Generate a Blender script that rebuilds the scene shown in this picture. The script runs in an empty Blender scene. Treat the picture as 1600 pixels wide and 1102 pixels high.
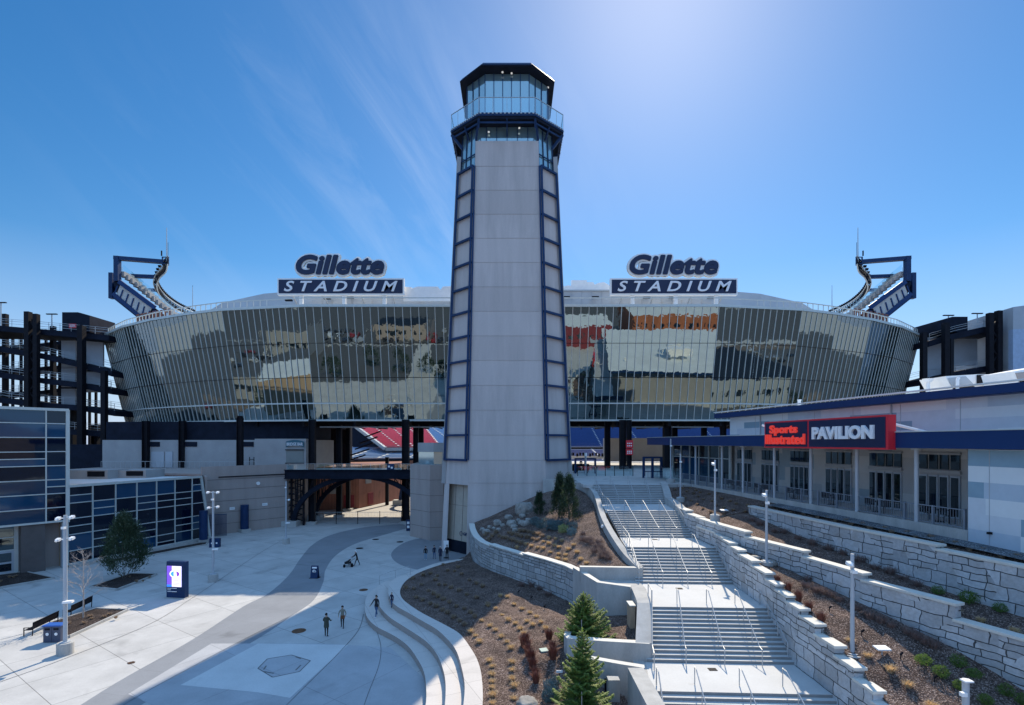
import bpy, bmesh, math, random
from mathutils import Vector, Matrix, noise as mnoise
R = math.radians
random.seed(7)
SC = bpy.context.scene
COL = SC.collection
FPX, HY, CH = 800.0, 691.0, 14.5          # focal length in photo pixels, horizon row, camera height (m)

# ---------------------------------------------------------------- camera, sky, sun
cam_d = bpy.data.cameras.new('camera'); cam = bpy.data.objects.new('camera', cam_d); COL.objects.link(cam)
cam.location = (0, 0, CH); cam.rotation_euler = (R(90), 0, 0)
cam_d.sensor_width = 36; cam_d.lens = 36*FPX/1600.0
cam_d.shift_y = (HY-551)/1600.0
cam_d.clip_start = 0.3; cam_d.clip_end = 6000
SC.camera = cam
SUN_AZ, SUN_EL = 16.5, 43.0
w = bpy.data.worlds.new('World'); SC.world = w; w.use_nodes = True
nt = w.node_tree; nt.nodes.clear()
sky = nt.nodes.new('ShaderNodeTexSky'); sky.sky_type = 'NISHITA'; sky.sun_disc = False
sky.sun_elevation = R(SUN_EL); sky.sun_rotation = R(SUN_AZ); sky.air_density = 1.0; sky.dust_density = 0.25; sky.ozone_density = 3.0
tc = nt.nodes.new('ShaderNodeTexCoord')
n1 = nt.nodes.new('ShaderNodeTexNoise'); n1.inputs['Scale'].default_value = 1.6; n1.inputs['Detail'].default_value = 9; n1.inputs['Roughness'].default_value = 0.62; n1.inputs['Distortion'].default_value = 0.5
n2 = nt.nodes.new('ShaderNodeTexNoise'); n2.inputs['Scale'].default_value = 1.7; n2.inputs['Detail'].default_value = 2
r1 = nt.nodes.new('ShaderNodeMapRange'); r1.inputs['From Min'].default_value = 0.47; r1.inputs['From Max'].default_value = 0.8
r2 = nt.nodes.new('ShaderNodeMapRange'); r2.inputs['From Min'].default_value = 0.45; r2.inputs['From Max'].default_value = 0.62
# cirrus lies in one part of the sky: round the direction (-0.28, 1, 0.45)
dp = nt.nodes.new('ShaderNodeVectorMath'); dp.operation = 'DISTANCE'; dp.inputs[1].default_value = Vector((-0.25, 0.86, 0.43)).normalized()
r3 = nt.nodes.new('ShaderNodeMapRange'); r3.inputs['From Min'].default_value = 0.5; r3.inputs['From Max'].default_value = 0.1
m1 = nt.nodes.new('ShaderNodeMath'); m1.operation = 'MULTIPLY'
m2 = nt.nodes.new('ShaderNodeMath'); m2.operation = 'MULTIPLY'
m3 = nt.nodes.new('ShaderNodeMath'); m3.operation = 'MULTIPLY'; m3.inputs[1].default_value = 0.17
mix = nt.nodes.new('ShaderNodeMixRGB'); mix.inputs[2].default_value = (9.0, 9.6, 10.4, 1)
hs = nt.nodes.new('ShaderNodeHueSaturation'); hs.inputs['Saturation'].default_value = 1.34
bg = nt.nodes.new('ShaderNodeBackground'); bg.inputs['Strength'].default_value = 0.092
wo = nt.nodes.new('ShaderNodeOutputWorld')
L = nt.links.new
va = nt.nodes.new('ShaderNodeVectorMath'); va.operation = 'DOT_PRODUCT'; va.inputs[1].default_value = (5.2, 0, 3.9); L(tc.outputs['Generated'], va.inputs[0])
vb = nt.nodes.new('ShaderNodeVectorMath'); vb.operation = 'DOT_PRODUCT'; vb.inputs[1].default_value = (.9, .3, -1.2); L(tc.outputs['Generated'], vb.inputs[0])
cx_ = nt.nodes.new('ShaderNodeCombineXYZ'); L(va.outputs['Value'], cx_.inputs[0]); L(vb.outputs['Value'], cx_.inputs[1]); L(cx_.outputs[0], n1.inputs['Vector']); L(tc.outputs['Generated'], n2.inputs['Vector'])
L(n1.outputs[0], r1.inputs['Value']); L(n2.outputs[0], r2.inputs['Value']); L(tc.outputs['Generated'], dp.inputs[0]); L(dp.outputs['Value'], r3.inputs['Value'])
L(r1.outputs[0], m1.inputs[0]); L(r2.outputs[0], m1.inputs[1]); L(m1.outputs[0], m2.inputs[0]); L(r3.outputs[0], m2.inputs[1]); L(m2.outputs[0], m3.inputs[0])
L(m3.outputs[0], mix.inputs[0]); L(sky.outputs[0], hs.inputs['Color']); 
# pale blue air low over the horizon, and a brighter blue fill added out of view, behind and overhead, to lift the shadows
sx_ = nt.nodes.new('ShaderNodeSeparateXYZ'); L(tc.outputs['Generated'], sx_.inputs[0])
rz_ = nt.nodes.new('ShaderNodeMapRange'); rz_.inputs['From Min'].default_value = 0.30; rz_.inputs['From Max'].default_value = 0.0; rz_.inputs['To Max'].default_value = 0.85; L(sx_.outputs[2], rz_.inputs['Value'])
mh = nt.nodes.new('ShaderNodeMixRGB'); mh.inputs[2].default_value = (3.8, 4.95, 7.4, 1); L(rz_.outputs[0], mh.inputs[0]); gt = nt.nodes.new('ShaderNodeMixRGB'); gt.blend_type = 'MULTIPLY'; gt.inputs[0].default_value = 1; gt.inputs[2].default_value = (1.02, 1.04, 1.02, 1); L(hs.outputs[0], gt.inputs[1]); L(gt.outputs[0], mh.inputs[1])
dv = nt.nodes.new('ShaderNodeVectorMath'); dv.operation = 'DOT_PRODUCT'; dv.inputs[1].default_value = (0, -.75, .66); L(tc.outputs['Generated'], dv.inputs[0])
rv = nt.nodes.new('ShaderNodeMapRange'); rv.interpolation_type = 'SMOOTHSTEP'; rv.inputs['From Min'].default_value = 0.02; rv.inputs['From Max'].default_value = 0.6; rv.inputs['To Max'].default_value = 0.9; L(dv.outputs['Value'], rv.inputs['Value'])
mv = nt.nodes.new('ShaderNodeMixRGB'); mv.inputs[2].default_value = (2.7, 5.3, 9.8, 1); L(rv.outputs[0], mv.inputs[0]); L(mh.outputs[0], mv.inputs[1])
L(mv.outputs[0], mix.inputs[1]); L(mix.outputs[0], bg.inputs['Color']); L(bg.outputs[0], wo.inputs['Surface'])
sd = bpy.data.lights.new('sun', 'SUN'); sun = bpy.data.objects.new('sun', sd); COL.objects.link(sun)
sd.energy = 4.2; sd.angle = R(0.53); sd.color = (1.0, 0.875, 0.69)
sdir = Vector((math.sin(R(SUN_AZ))*math.cos(R(SUN_EL)), math.cos(R(SUN_AZ))*math.cos(R(SUN_EL)), math.sin(R(SUN_EL))))
sun.rotation_euler = sdir.to_track_quat('Z', 'Y').to_euler(); sun.location = (30, 80, 120)
SC.view_settings.view_transform = 'Standard'; SC.view_settings.look = 'None'
SC.view_settings.exposure = 0.48; SC.view_settings.gamma = 1.0
SC.cycles.max_bounces = 7; SC.cycles.glossy_bounces = 4; SC.cycles.transmission_bounces = 6; SC.cycles.transparent_max_bounces = 12
SC.cycles.sample_clamp_indirect = 6.0

# ---------------------------------------------------------------- helpers
def G(px, py, z=0.0):
    Y = FPX*(CH-z)/(py-HY)
    return Vector(((px-800)/FPX*Y, Y, z))
def P(px, py, Y):
    return Vector(((px-800)/FPX*Y, Y, CH-(py-HY)/FPX*Y))
def setp(o, label=None, cat=None, group=None, kind=None):
    if label: o['label'] = label
    if cat: o['category'] = cat
    if group: o['group'] = group
    if kind: o['kind'] = kind
    return o
def thing(name, label, cat, loc=(0, 0, 0), rz=0.0, group=None):
    o = bpy.data.objects.new(name, None); COL.objects.link(o)
    o.location = loc; o.rotation_euler = (0, 0, rz); o.empty_display_size = 0.3
    return setp(o, label, cat, group)
def copy_tree(o, parent=None):
    c = o.copy(); COL.objects.link(c)
    if parent: c.parent = parent
    for ch in list(o.children): copy_tree(ch, c)
    return c
class MB:
    def __init__(s): s.v = []; s.f = []; s.m = []; s.uv = []; s.st = []
    def face(s, pts, m=0, uv=None):
        b = len(s.v); s.v += [tuple(p) for p in pts]; s.f.append(tuple(range(b, b+len(pts)))); s.m.append(m); s.uv.append(uv)
    def raw(s, vs, fs, m=0):
        b = len(s.v); s.st.append((b, len(s.f))); s.v += [tuple(p) for p in vs]
        for f in fs: s.f.append(tuple(i+b for i in f)); s.m.append(m); s.uv.append(None)
    def box(s, c, d, rz=0, m=0, tilt=None):
        x, y, z = d[0]/2, d[1]/2, d[2]/2
        vs = [Vector(p) for p in ((-x,-y,-z),(x,-y,-z),(x,y,-z),(-x,y,-z),(-x,-y,z),(x,-y,z),(x,y,z),(-x,y,z))]
        M = Matrix.Rotation(rz, 3, 'Z')
        if tilt is not None: M = M @ Matrix.Rotation(tilt, 3, 'X')
        s.raw([M @ p + Vector(c) for p in vs], [(0,3,2,1),(4,5,6,7),(0,1,5,4),(1,2,6,5),(2,3,7,6),(3,0,4,7)], m)
    def bar(s, p, q, wd, ht, m=0, up=(0, 0, 1)):
        p, q = Vector(p), Vector(q); d = (q-p).normalized(); u = Vector(up)
        if abs(d.dot(u)) > .98: u = Vector((0, 1, 0)) if abs(d.y) < .9 else Vector((1, 0, 0))
        sx = d.cross(u).normalized(); sz = sx.cross(d).normalized(); a, b = sx*wd/2, sz*ht/2
        s.raw([p-a-b, p+a-b, p+a+b, p-a+b, q-a-b, q+a-b, q+a+b, q-a+b], [(0,1,2,3),(7,6,5,4),(0,4,5,1),(1,5,6,2),(2,6,7,3),(3,7,4,0)], m)
    def prism(s, poly, z0, z1, m=0, mt=None):
        n = len(poly); a = sum(poly[i][0]*poly[(i+1) % n][1]-poly[(i+1) % n][0]*poly[i][1] for i in range(n))
        if a < 0: poly = list(reversed(poly))
        f0 = z0 if callable(z0) else (lambda x, y: z0); f1 = z1 if callable(z1) else (lambda x, y: z1)
        bt = [(p[0], p[1], f0(p[0], p[1])) for p in poly]; tp = [(p[0], p[1], f1(p[0], p[1])) for p in poly]
        s.raw(bt+tp, [tuple(reversed(range(n)))], m)
        b = len(s.v)-2*n
        s.f.append(tuple(range(b+n, b+2*n))); s.m.append(m if mt is None else mt); s.uv.append(None)
        for i in range(n):
            j = (i+1) % n
            s.f.append((b+i, b+j, b+n+j, b+n+i)); s.m.append(m); s.uv.append(None)
    def tube(s, pts, r, n=8, m=0, cap=True, r2=None):
        pts = [Vector(p) for p in pts]; k = len(pts); b = len(s.v); s.st.append((b, len(s.f))); r2 = r if r2 is None else r2
        ref = None
        for i, p in enumerate(pts):
            d = (pts[min(i+1, k-1)]-pts[max(i-1, 0)])
            d = d.normalized() if d.length > 1e-9 else Vector((0, 0, 1))
            if ref is None:
                ref = d.cross(Vector((0, 0, 1)) if abs(d.z) < .9 else Vector((1, 0, 0))).normalized()
            ref = (ref-d*ref.dot(d)).normalized(); o = d.cross(ref)
            rr = r+(r2-r)*i/max(1, k-1)
            for j in range(n):
                a = 2*math.pi*j/n; s.v.append(tuple(p+(ref*math.cos(a)+o*math.sin(a))*rr))
        for i in range(k-1):
            for j in range(n):
                s.f.append((b+i*n+j, b+i*n+(j+1) % n, b+(i+1)*n+(j+1) % n, b+(i+1)*n+j)); s.m.append(m); s.uv.append(None)
        if cap:
            s.f.append(tuple(reversed(range(b, b+n)))); s.m.append(m); s.uv.append(None)
            s.f.append(tuple(range(b+(k-1)*n, b+k*n))); s.m.append(m); s.uv.append(None)
    def wall(s, path, z0, z1, th, m=0, mt=1, side=1):
        # path: list of (x,y); z0,z1: lists; wall thickness goes to the left of travel (side=1) or right (-1); UV in metres on the outer face
        n = len(path); ps = [Vector((p[0], p[1])) for p in path]; off = []
        for i in range(n):
            d = (ps[min(i+1, n-1)]-ps[max(i-1, 0)]).normalized(); off.append(Vector((-d.y, d.x))*th*side)
        u = 0
        for i in range(n-1):
            l = (ps[i+1]-ps[i]).length
            a, b2, c, d = ps[i], ps[i+1], ps[i+1]+off[i+1], ps[i]+off[i]
            A0, B0 = (a.x, a.y, z0[i]), (b2.x, b2.y, z0[i+1]); A1, B1 = (a.x, a.y, z1[i]), (b2.x, b2.y, z1[i+1])
            C0, D0 = (c.x, c.y, z0[i+1]), (d.x, d.y, z0[i]); C1, D1 = (c.x, c.y, z1[i+1]), (d.x, d.y, z1[i])
            uvo = [(u, z0[i]), (u+l, z0[i+1]), (u+l, z1[i+1]), (u, z1[i])]
            if side == 1:
                s.face([A0, B0, B1, A1], m, uvo); s.face([C0, D0, D1, C1], m, [uvo[1], uvo[0], uvo[3], uvo[2]]); s.face([A1, B1, C1, D1], mt, uvo)
            else:
                s.face([B0, A0, A1, B1], m, [uvo[1], uvo[0], uvo[3], uvo[2]]); s.face([D0, C0, C1, D1], m, uvo); s.face([B1, A1, D1, C1], mt, uvo)
            if i == 0: s.face([D0, A0, A1, D1] if side == 1 else [A0, D0, D1, A1], m, [(0, z0[0]), (th, z0[0]), (th, z1[0]), (0, z1[0])])
            if i == n-2: s.face([B0, C0, C1, B1] if side == 1 else [C0, B0, B1, C1], m, [(0, z0[-1]), (th, z0[-1]), (th, z1[-1]), (0, z1[-1])])
            u += l
    def build_each(s, name, mats, parent=None, **kw):
        """every box, bar or tube added so far becomes a part of its own"""
        out = []; st_ = s.st+[(len(s.v), len(s.f))]
        for (v0, f0), (v1, f1) in zip(st_, st_[1:]):
            q = MB(); q.v = s.v[v0:v1]; q.f = [tuple(i-v0 for i in f) for f in s.f[f0:f1]]; q.m = s.m[f0:f1]; q.uv = [None]*len(q.f); out.append(q.build(name, mats, parent, **kw))
        return out
    def build(s, name, mats, parent=None, smooth=False, loc=None, local=False, bevel=0):
        """world coordinates by default: vertices are moved into the frame of `parent` (or of `loc` when top-level)"""
        me = bpy.data.meshes.new(name)
        o0 = Vector((0, 0, 0))
        if not local:
            if parent is not None:
                q = parent
                while q is not None: o0 = o0+q.location; q = q.parent
                if loc is not None: o0 = o0+Vector(loc)
            elif loc is not None: o0 = Vector(loc)
        vs = [(a-o0.x, b-o0.y, c-o0.z) for a, b, c in s.v]
        me.from_pydata(vs, [], s.f)
        if not isinstance(mats, (list, tuple)): mats = [mats]
        for mt in mats: me.materials.append(mt)
        me.polygons.foreach_set('material_index', [min(i, len(mats)-1) for i in s.m])
        if any(u is not None for u in s.uv):
            ul = me.uv_layers.new(name='UVMap')
            for pl, u in zip(me.polygons, s.uv):
                if u is not None:
                    for k, li in enumerate(pl.loop_indices): ul.data[li].uv = u[k]
        if smooth: me.polygons.foreach_set('use_smooth', [True]*len(me.polygons))
        me.update(); me.validate()
        o = bpy.data.objects.new(name, me); COL.objects.link(o)
        if loc is not None: o.location = loc
        if parent is not None: o.parent = parent
        if bevel:
            b = o.modifiers.new('bevel', 'BEVEL'); b.width = bevel; b.segments = 2; b.limit_method = 'ANGLE'
        return o
def catmull(pts, k=6):
    pts = [Vector(p) for p in pts]; out = []
    for i in range(len(pts)-1):
        p0, p1, p2, p3 = pts[max(i-1, 0)], pts[i], pts[i+1], pts[min(i+2, len(pts)-1)]
        for j in range(k):
            t = j/k
            out.append(0.5*((2*p1)+(p2-p0)*t+(2*p0-5*p1+4*p2-p3)*t*t+(3*p1-p0-3*p2+p3)*t**3))
    out.append(pts[-1]); return out
def resample(pts, n):
    pts = [Vector(p) for p in pts]; ls = [0]
    for a, b in zip(pts, pts[1:]): ls.append(ls[-1]+(b-a).length)
    out = []; j = 0
    for i in range(n):
        t = ls[-1]*i/(n-1)
        while j < len(ls)-2 and ls[j+1] < t: j += 1
        s_ = (t-ls[j])/max(1e-9, ls[j+1]-ls[j]); out.append(pts[j].lerp(pts[j+1], min(1, max(0, s_))))
    return out
def interp(tab, x):
    if x <= tab[0][0]: return tab[0][1]
    for (a, va), (b, vb) in zip(tab, tab[1:]):
        if x <= b: return va+(vb-va)*(x-a)/(b-a)
    return tab[-1][1]
def text_mb(mb, body, w_, h_, org, ux, nrm, depth=0.1, m=0, offset=0.0, shear=0.0, spacing=1.0, keep=False, fitbody=None):
    """text as solid letters: fitted to w_ x h_ metres, lower-left at org, reading along ux, up z, standing proud along nrm"""
    cu = bpy.data.curves.new('t', 'FONT'); cu.body = body; cu.size = 1; cu.extrude = 0.5; cu.offset = offset; cu.shear = shear; cu.space_character = spacing
    cu.resolution_u = 4
    o = bpy.data.objects.new('t', cu); COL.objects.link(o)
    bpy.context.view_layer.update()
    me = o.to_mesh(); vs = [v.co.copy() for v in me.vertices]; fs = [tuple(p.vertices) for p in me.polygons]; o.to_mesh_clear()
    bpy.data.objects.remove(o); bpy.data.curves.remove(cu)
    x0, x1 = min(v.x for v in vs), max(v.x for v in vs); y0, y1 = min(v.y for v in vs), max(v.y for v in vs)
    if keep is False: sx, sy = w_/(x1-x0), h_/(y1-y0)
    else: sx, sy = keep; 
    ux = Vector(ux).normalized(); nrm = Vector(nrm).normalized(); org = Vector(org); up = Vector((0, 0, 1))
    if keep is False: ox, oy = x0, y0
    else: ox, oy = fitbody
    out = [org+ux*((v.x-ox)*sx)+up*((v.y-oy)*sy)+nrm*((v.z+.5)*depth) for v in vs]
    mb.raw(out, fs, m)
    return (sx, sy), (ox, oy)

# ---------------------------------------------------------------- materials
def new_mat(name):
    m = bpy.data.materials.new(name); m.use_nodes = True; n = m.node_tree.nodes; n.clear()
    o = n.new('ShaderNodeOutputMaterial'); b = n.new('ShaderNodeBsdfPrincipled'); m.node_tree.links.new(b.outputs[0], o.inputs[0])
    return m, m.node_tree, b
def mat(name, col, rough=0.7, metal=0.0, var=0.12, scale=1.5, bump=0.0, bscale=20.0, spec=0.5, fine=0.0, fscale=60.0, coords='Position', stretch=None, emit=None):
    m, t, b = new_mat(name); N = t.nodes.new; K = t.links.new
    b.inputs['Roughness'].default_value = rough; b.inputs['Metallic'].default_value = metal; b.inputs['Specular IOR Level'].default_value = spec
    if coords == 'Position': g = N('ShaderNodeNewGeometry'); src = g.outputs['Position']
    else: g = N('ShaderNodeTexCoord'); src = g.outputs[coords]
    if stretch:
        mpn = N('ShaderNodeMapping'); mpn.inputs['Scale'].default_value = stretch; K(src, mpn.inputs[0]); src = mpn.outputs[0]
    n_ = N('ShaderNodeTexNoise'); n_.inputs['Scale'].default_value = scale; n_.inputs['Detail'].default_value = 6; n_.inputs['Roughness'].default_value = 0.6; K(src, n_.inputs['Vector'])
    cr = N('ShaderNodeValToRGB'); c = Vector(col)
    cr.color_ramp.elements[0].position = 0.3; cr.color_ramp.elements[1].position = 0.7
    cr.color_ramp.elements[0].color = (*(c*(1-var)), 1); cr.color_ramp.elements[1].color = (*[min(1, q) for q in c*(1+var)], 1)
    K(n_.outputs[0], cr.inputs[0]); out = cr.outputs[0]
    if fine:
        f = N('ShaderNodeTexNoise'); f.inputs['Scale'].default_value = fscale; f.inputs['Detail'].default_value = 3; K(src, f.inputs['Vector'])
        mr = N('ShaderNodeMapRange'); mr.inputs['From Min'].default_value = .3; mr.inputs['From Max'].default_value = .7; mr.inputs['To Min'].default_value = 1-fine; mr.inputs['To Max'].default_value = 1+fine; K(f.outputs[0], mr.inputs['Value'])
        vm = N('ShaderNodeVectorMath'); vm.operation = 'SCALE'; K(out, vm.inputs[0]); K(mr.outputs[0], vm.inputs['Scale']); out = vm.outputs[0]
    K(out, b.inputs['Base Color'])
    if bump:
        f2 = N('ShaderNodeTexNoise'); f2.inputs['Scale'].default_value = bscale; f2.inputs['Detail'].default_value = 5; K(src, f2.inputs['Vector'])
        bp = N('ShaderNodeBump'); bp.inputs['Strength'].default_value = 1; bp.inputs['Distance'].default_value = bump; K(f2.outputs[0], bp.inputs['Height']); K(bp.outputs[0], b.inputs['Normal'])
    if emit:
        b.inputs['Emission Color'].default_value = (*emit[0], 1); b.inputs['Emission Strength'].default_value = emit[1]
    return m
def slab_mat(name, col, rot=0.0, wx=4.0, wy=4.0, joint=0.012, jcol=0.55, var=0.1, offset=0.0, rough=0.8, uv=False, vari=0.06, stain=0.12, streak=False):
    """poured concrete or panels with thin joints; every slab a slightly different tone"""
    m, t, b = new_mat(name); N = t.nodes.new; K = t.links.new
    b.inputs['Roughness'].default_value = rough; b.inputs['Specular IOR Level'].default_value = 0.35
    if uv: g = N('ShaderNodeTexCoord'); src = g.outputs['UV']
    else: g = N('ShaderNodeNewGeometry'); src = g.outputs['Position']
    mpn = N('ShaderNodeMapping'); mpn.inputs['Rotation'].default_value = (0, 0, rot); K(src, mpn.inputs[0])
    br = N('ShaderNodeTexBrick'); br.offset = offset; br.squash = 1; br.inputs['Scale'].default_value = 1; br.inputs['Brick Width'].default_value = wx; br.inputs['Row Height'].default_value = wy
    br.inputs['Mortar Size'].default_value = joint; br.inputs['Mortar Smooth'].default_value = 0.2; br.inputs['Bias'].default_value = 0
    c = Vector(col); br.inputs['Color1'].default_value = (*(c*(1-vari)), 1); br.inputs['Color2'].default_value = (*(c*(1+vari)), 1); br.inputs['Mortar'].default_value = (*(c*jcol), 1)
    K(mpn.outputs[0], br.inputs['Vector'])
    n_ = N('ShaderNodeTexNoise'); n_.inputs['Scale'].default_value = 0.35; n_.inputs['Detail'].default_value = 8; n_.inputs['Roughness'].default_value = .65; K(src, n_.inputs['Vector'])
    if streak:
        ms = N('ShaderNodeMapping'); ms.inputs['Scale'].default_value = (2.2, 2.2, .25); K(src, ms.inputs[0]); K(ms.outputs[0], n_.inputs['Vector'])
    mr = N('ShaderNodeMapRange'); mr.inputs['From Min'].default_value = .3; mr.inputs['From Max'].default_value = .7; mr.inputs['To Min'].default_value = 1-stain; mr.inputs['To Max'].default_value = 1+stain; K(n_.outputs[0], mr.inputs['Value'])
    f = N('ShaderNodeTexNoise'); f.inputs['Scale'].default_value = 9; f.inputs['Detail'].default_value = 6; f.inputs['Roughness'].default_value = .7; K(src, f.inputs['Vector'])
    mr2 = N('ShaderNodeMapRange'); mr2.inputs['From Min'].default_value = .3; mr2.inputs['From Max'].default_value = .7; mr2.inputs['To Min'].default_value = 1-var*.7; mr2.inputs['To Max'].default_value = 1+var*.5; K(f.outputs[0], mr2.inputs['Value'])
    mm = N('ShaderNodeMath'); mm.operation = 'MULTIPLY'; K(mr.outputs[0], mm.inputs[0]); K(mr2.outputs[0], mm.inputs[1])
    if not streak and not uv:
        sp_ = N('ShaderNodeTexNoise'); sp_.inputs['Scale'].default_value = .22; sp_.inputs['Detail'].default_value = 5; sp_.inputs['Distortion'].default_value = 1.2; K(src, sp_.inputs['Vector'])
        ms_ = N('ShaderNodeMapRange'); ms_.inputs['From Min'].default_value = .60; ms_.inputs['From Max'].default_value = .74; ms_.inputs['To Min'].default_value = 1; ms_.inputs['To Max'].default_value = .74; K(sp_.outputs[0], ms_.inputs['Value'])
        m4_ = N('ShaderNodeMath'); m4_.operation = 'MULTIPLY'; K(mm.outputs[0], m4_.inputs[0]); K(ms_.outputs[0], m4_.inputs[1]); mm = m4_
    vm = N('ShaderNodeVectorMath'); vm.operation = 'SCALE'; K(br.outputs['Color'], vm.inputs[0]); K(mm.outputs[0], vm.inputs['Scale']); K(vm.outputs[0], b.inputs['Base Color'])
    bp = N('ShaderNodeBump'); bp.inputs['Distance'].default_value = .01; bp.inputs['Strength'].default_value = .5; bp.invert = True; K(br.outputs['Fac'], bp.inputs['Height']); K(bp.outputs[0], b.inputs['Normal'])
    return m
def stone_mat(name, col, sx=0.9, sy=0.28, warp=0.10, joint=0.02):
    """ledgestone blocks of uneven length with dark joints, read from the wall's UV in metres"""
    m, t, b = new_mat(name); N = t.nodes.new; K = t.links.new
    b.inputs['Roughness'].default_value = .85; b.inputs['Specular IOR Level'].default_value = .3
    g = N('ShaderNodeTexCoord'); nz = N('ShaderNodeTexNoise'); nz.inputs['Scale'].default_value = 1.1; nz.inputs['Detail'].default_value = 2; K(g.outputs['UV'], nz.inputs['Vector'])
    sb = N('ShaderNodeVectorMath'); sb.operation = 'SUBTRACT'; sb.inputs[1].default_value = (.5, .5, .5); K(nz.outputs['Color'], sb.inputs[0])
    sc = N('ShaderNodeVectorMath'); sc.operation = 'MULTIPLY'; sc.inputs[1].default_value = (warp*4, warp*2.2, 0); K(sb.outputs[0], sc.inputs[0])
    ad = N('ShaderNodeVectorMath'); ad.operation = 'ADD'; K(g.outputs['UV'], ad.inputs[0]); K(sc.outputs[0], ad.inputs[1])
    def brick(wd, hg, off, fr, sq):
        br = N('ShaderNodeTexBrick'); br.offset = off; br.offset_frequency = fr; br.squash = sq; br.squash_frequency = 2
        br.inputs['Scale'].default_value = 1; br.inputs['Brick Width'].default_value = wd; br.inputs['Row Height'].default_value = hg; br.inputs['Mortar Size'].default_value = joint; br.inputs['Mortar Smooth'].default_value = .35
        c = Vector(col); br.inputs['Color1'].default_value = (*(c*.72), 1); br.inputs['Color2'].default_value = (*(c*1.14), 1); br.inputs['Mortar'].default_value = (*(c*.16), 1)
        K(ad.outputs[0], br.inputs['Vector']); return br
    b1 = brick(sx, sy, .37, 2, .72); b2 = brick(sx*1.35, sy*2, .61, 3, .6)
    vo = N('ShaderNodeTexNoise'); vo.inputs['Scale'].default_value = .55; vo.inputs['Detail'].default_value = 0; K(g.outputs['UV'], vo.inputs['Vector'])
    sw = N('ShaderNodeMapRange'); sw.inputs['From Min'].default_value = .495; sw.inputs['From Max'].default_value = .505; K(vo.outputs[0], sw.inputs['Value'])
    mx = N('ShaderNodeMixRGB'); K(sw.outputs[0], mx.inputs[0]); K(b1.outputs['Color'], mx.inputs[1]); K(b2.outputs['Color'], mx.inputs[2])
    mf = N('ShaderNodeMixRGB'); K(sw.outputs[0], mf.inputs[0]); K(b1.outputs['Fac'], mf.inputs[1]); K(b2.outputs['Fac'], mf.inputs[2])
    n2 = N('ShaderNodeTexNoise'); n2.inputs['Scale'].default_value = 5; n2.inputs['Detail'].default_value = 8; n2.inputs['Roughness'].default_value = .7; K(g.outputs['UV'], n2.inputs['Vector'])
    mr = N('ShaderNodeMapRange'); mr.inputs['From Min'].default_value = .25; mr.inputs['From Max'].default_value = .75; mr.inputs['To Min'].default_value = .78; mr.inputs['To Max'].default_value = 1.2; K(n2.outputs[0], mr.inputs['Value'])
    vm = N('ShaderNodeVectorMath'); vm.operation = 'SCALE'; K(mx.outputs[0], vm.inputs[0]); K(mr.outputs[0], vm.inputs['Scale']); K(vm.outputs[0], b.inputs['Base Color'])
    n3 = N('ShaderNodeTexNoise'); n3.inputs['Scale'].default_value = 1.3; n3.inputs['Detail'].default_value = 4; K(g.outputs['UV'], n3.inputs['Vector'])
    w3 = N('ShaderNodeMapRange'); w3.inputs['From Min'].default_value = .5; w3.inputs['From Max'].default_value = .72; w3.inputs['To Max'].default_value = .5; K(n3.outputs[0], w3.inputs['Value'])
    wm = N('ShaderNodeMixRGB'); wm.blend_type = 'MULTIPLY'; wm.inputs[2].default_value = (.82, .70, .58, 1); K(w3.outputs[0], wm.inputs[0]); K(vm.outputs[0], wm.inputs[1]); K(wm.outputs[0], b.inputs['Base Color'])
    s2 = N('ShaderNodeMath'); s2.operation = 'MULTIPLY_ADD'; s2.inputs[1].default_value = -1.4; K(mf.outputs[0], s2.inputs[0]); K(n2.outputs[0], s2.inputs[2])
    bp = N('ShaderNodeBump'); bp.inputs['Distance'].default_value = .05; bp.inputs['Strength'].default_value = .9; K(s2.outputs[0], bp.inputs['Height']); K(bp.outputs[0], b.inputs['Normal'])
    return m
def glass_mat(name, col, rough=.02, wave=0.0, wscale=.7, refl=0.5):
    """opaque reflective building glass: dark body under a mirror coat, gently wavy"""
    m, t, b = new_mat(name); N = t.nodes.new; K = t.links.new; t.nodes.remove(b)
    out = [n for n in t.nodes if n.type == 'OUTPUT_MATERIAL'][0]
    d = N('ShaderNodeBsdfPrincipled'); d.inputs['Base Color'].default_value = (*col, 1); d.inputs['Roughness'].default_value = rough; d.inputs['Specular IOR Level'].default_value = .2
    g = N('ShaderNodeBsdfGlossy'); g.inputs['Roughness'].default_value = rough; g.inputs['Color'].default_value = (.72, .88, .88, 1)
    mx = N('ShaderNodeMixShader'); mx.inputs[0].default_value = refl; K(d.outputs[0], mx.inputs[1]); K(g.outputs[0], mx.inputs[2]); K(mx.outputs[0], out.inputs[0])
    if wave:
        p = N('ShaderNodeNewGeometry'); n_ = N('ShaderNodeTexNoise'); n_.inputs['Scale'].default_value = wscale; n_.inputs['Detail'].default_value = 2; K(p.outputs['Position'], n_.inputs['Vector'])
        bp = N('ShaderNodeBump'); bp.inputs['Distance'].default_value = wave; bp.inputs['Strength'].default_value = 1; K(n_.outputs[0], bp.inputs['Height']); K(bp.outputs[0], g.inputs['Normal']); K(bp.outputs[0], d.inputs['Normal'])
    return m
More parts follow.
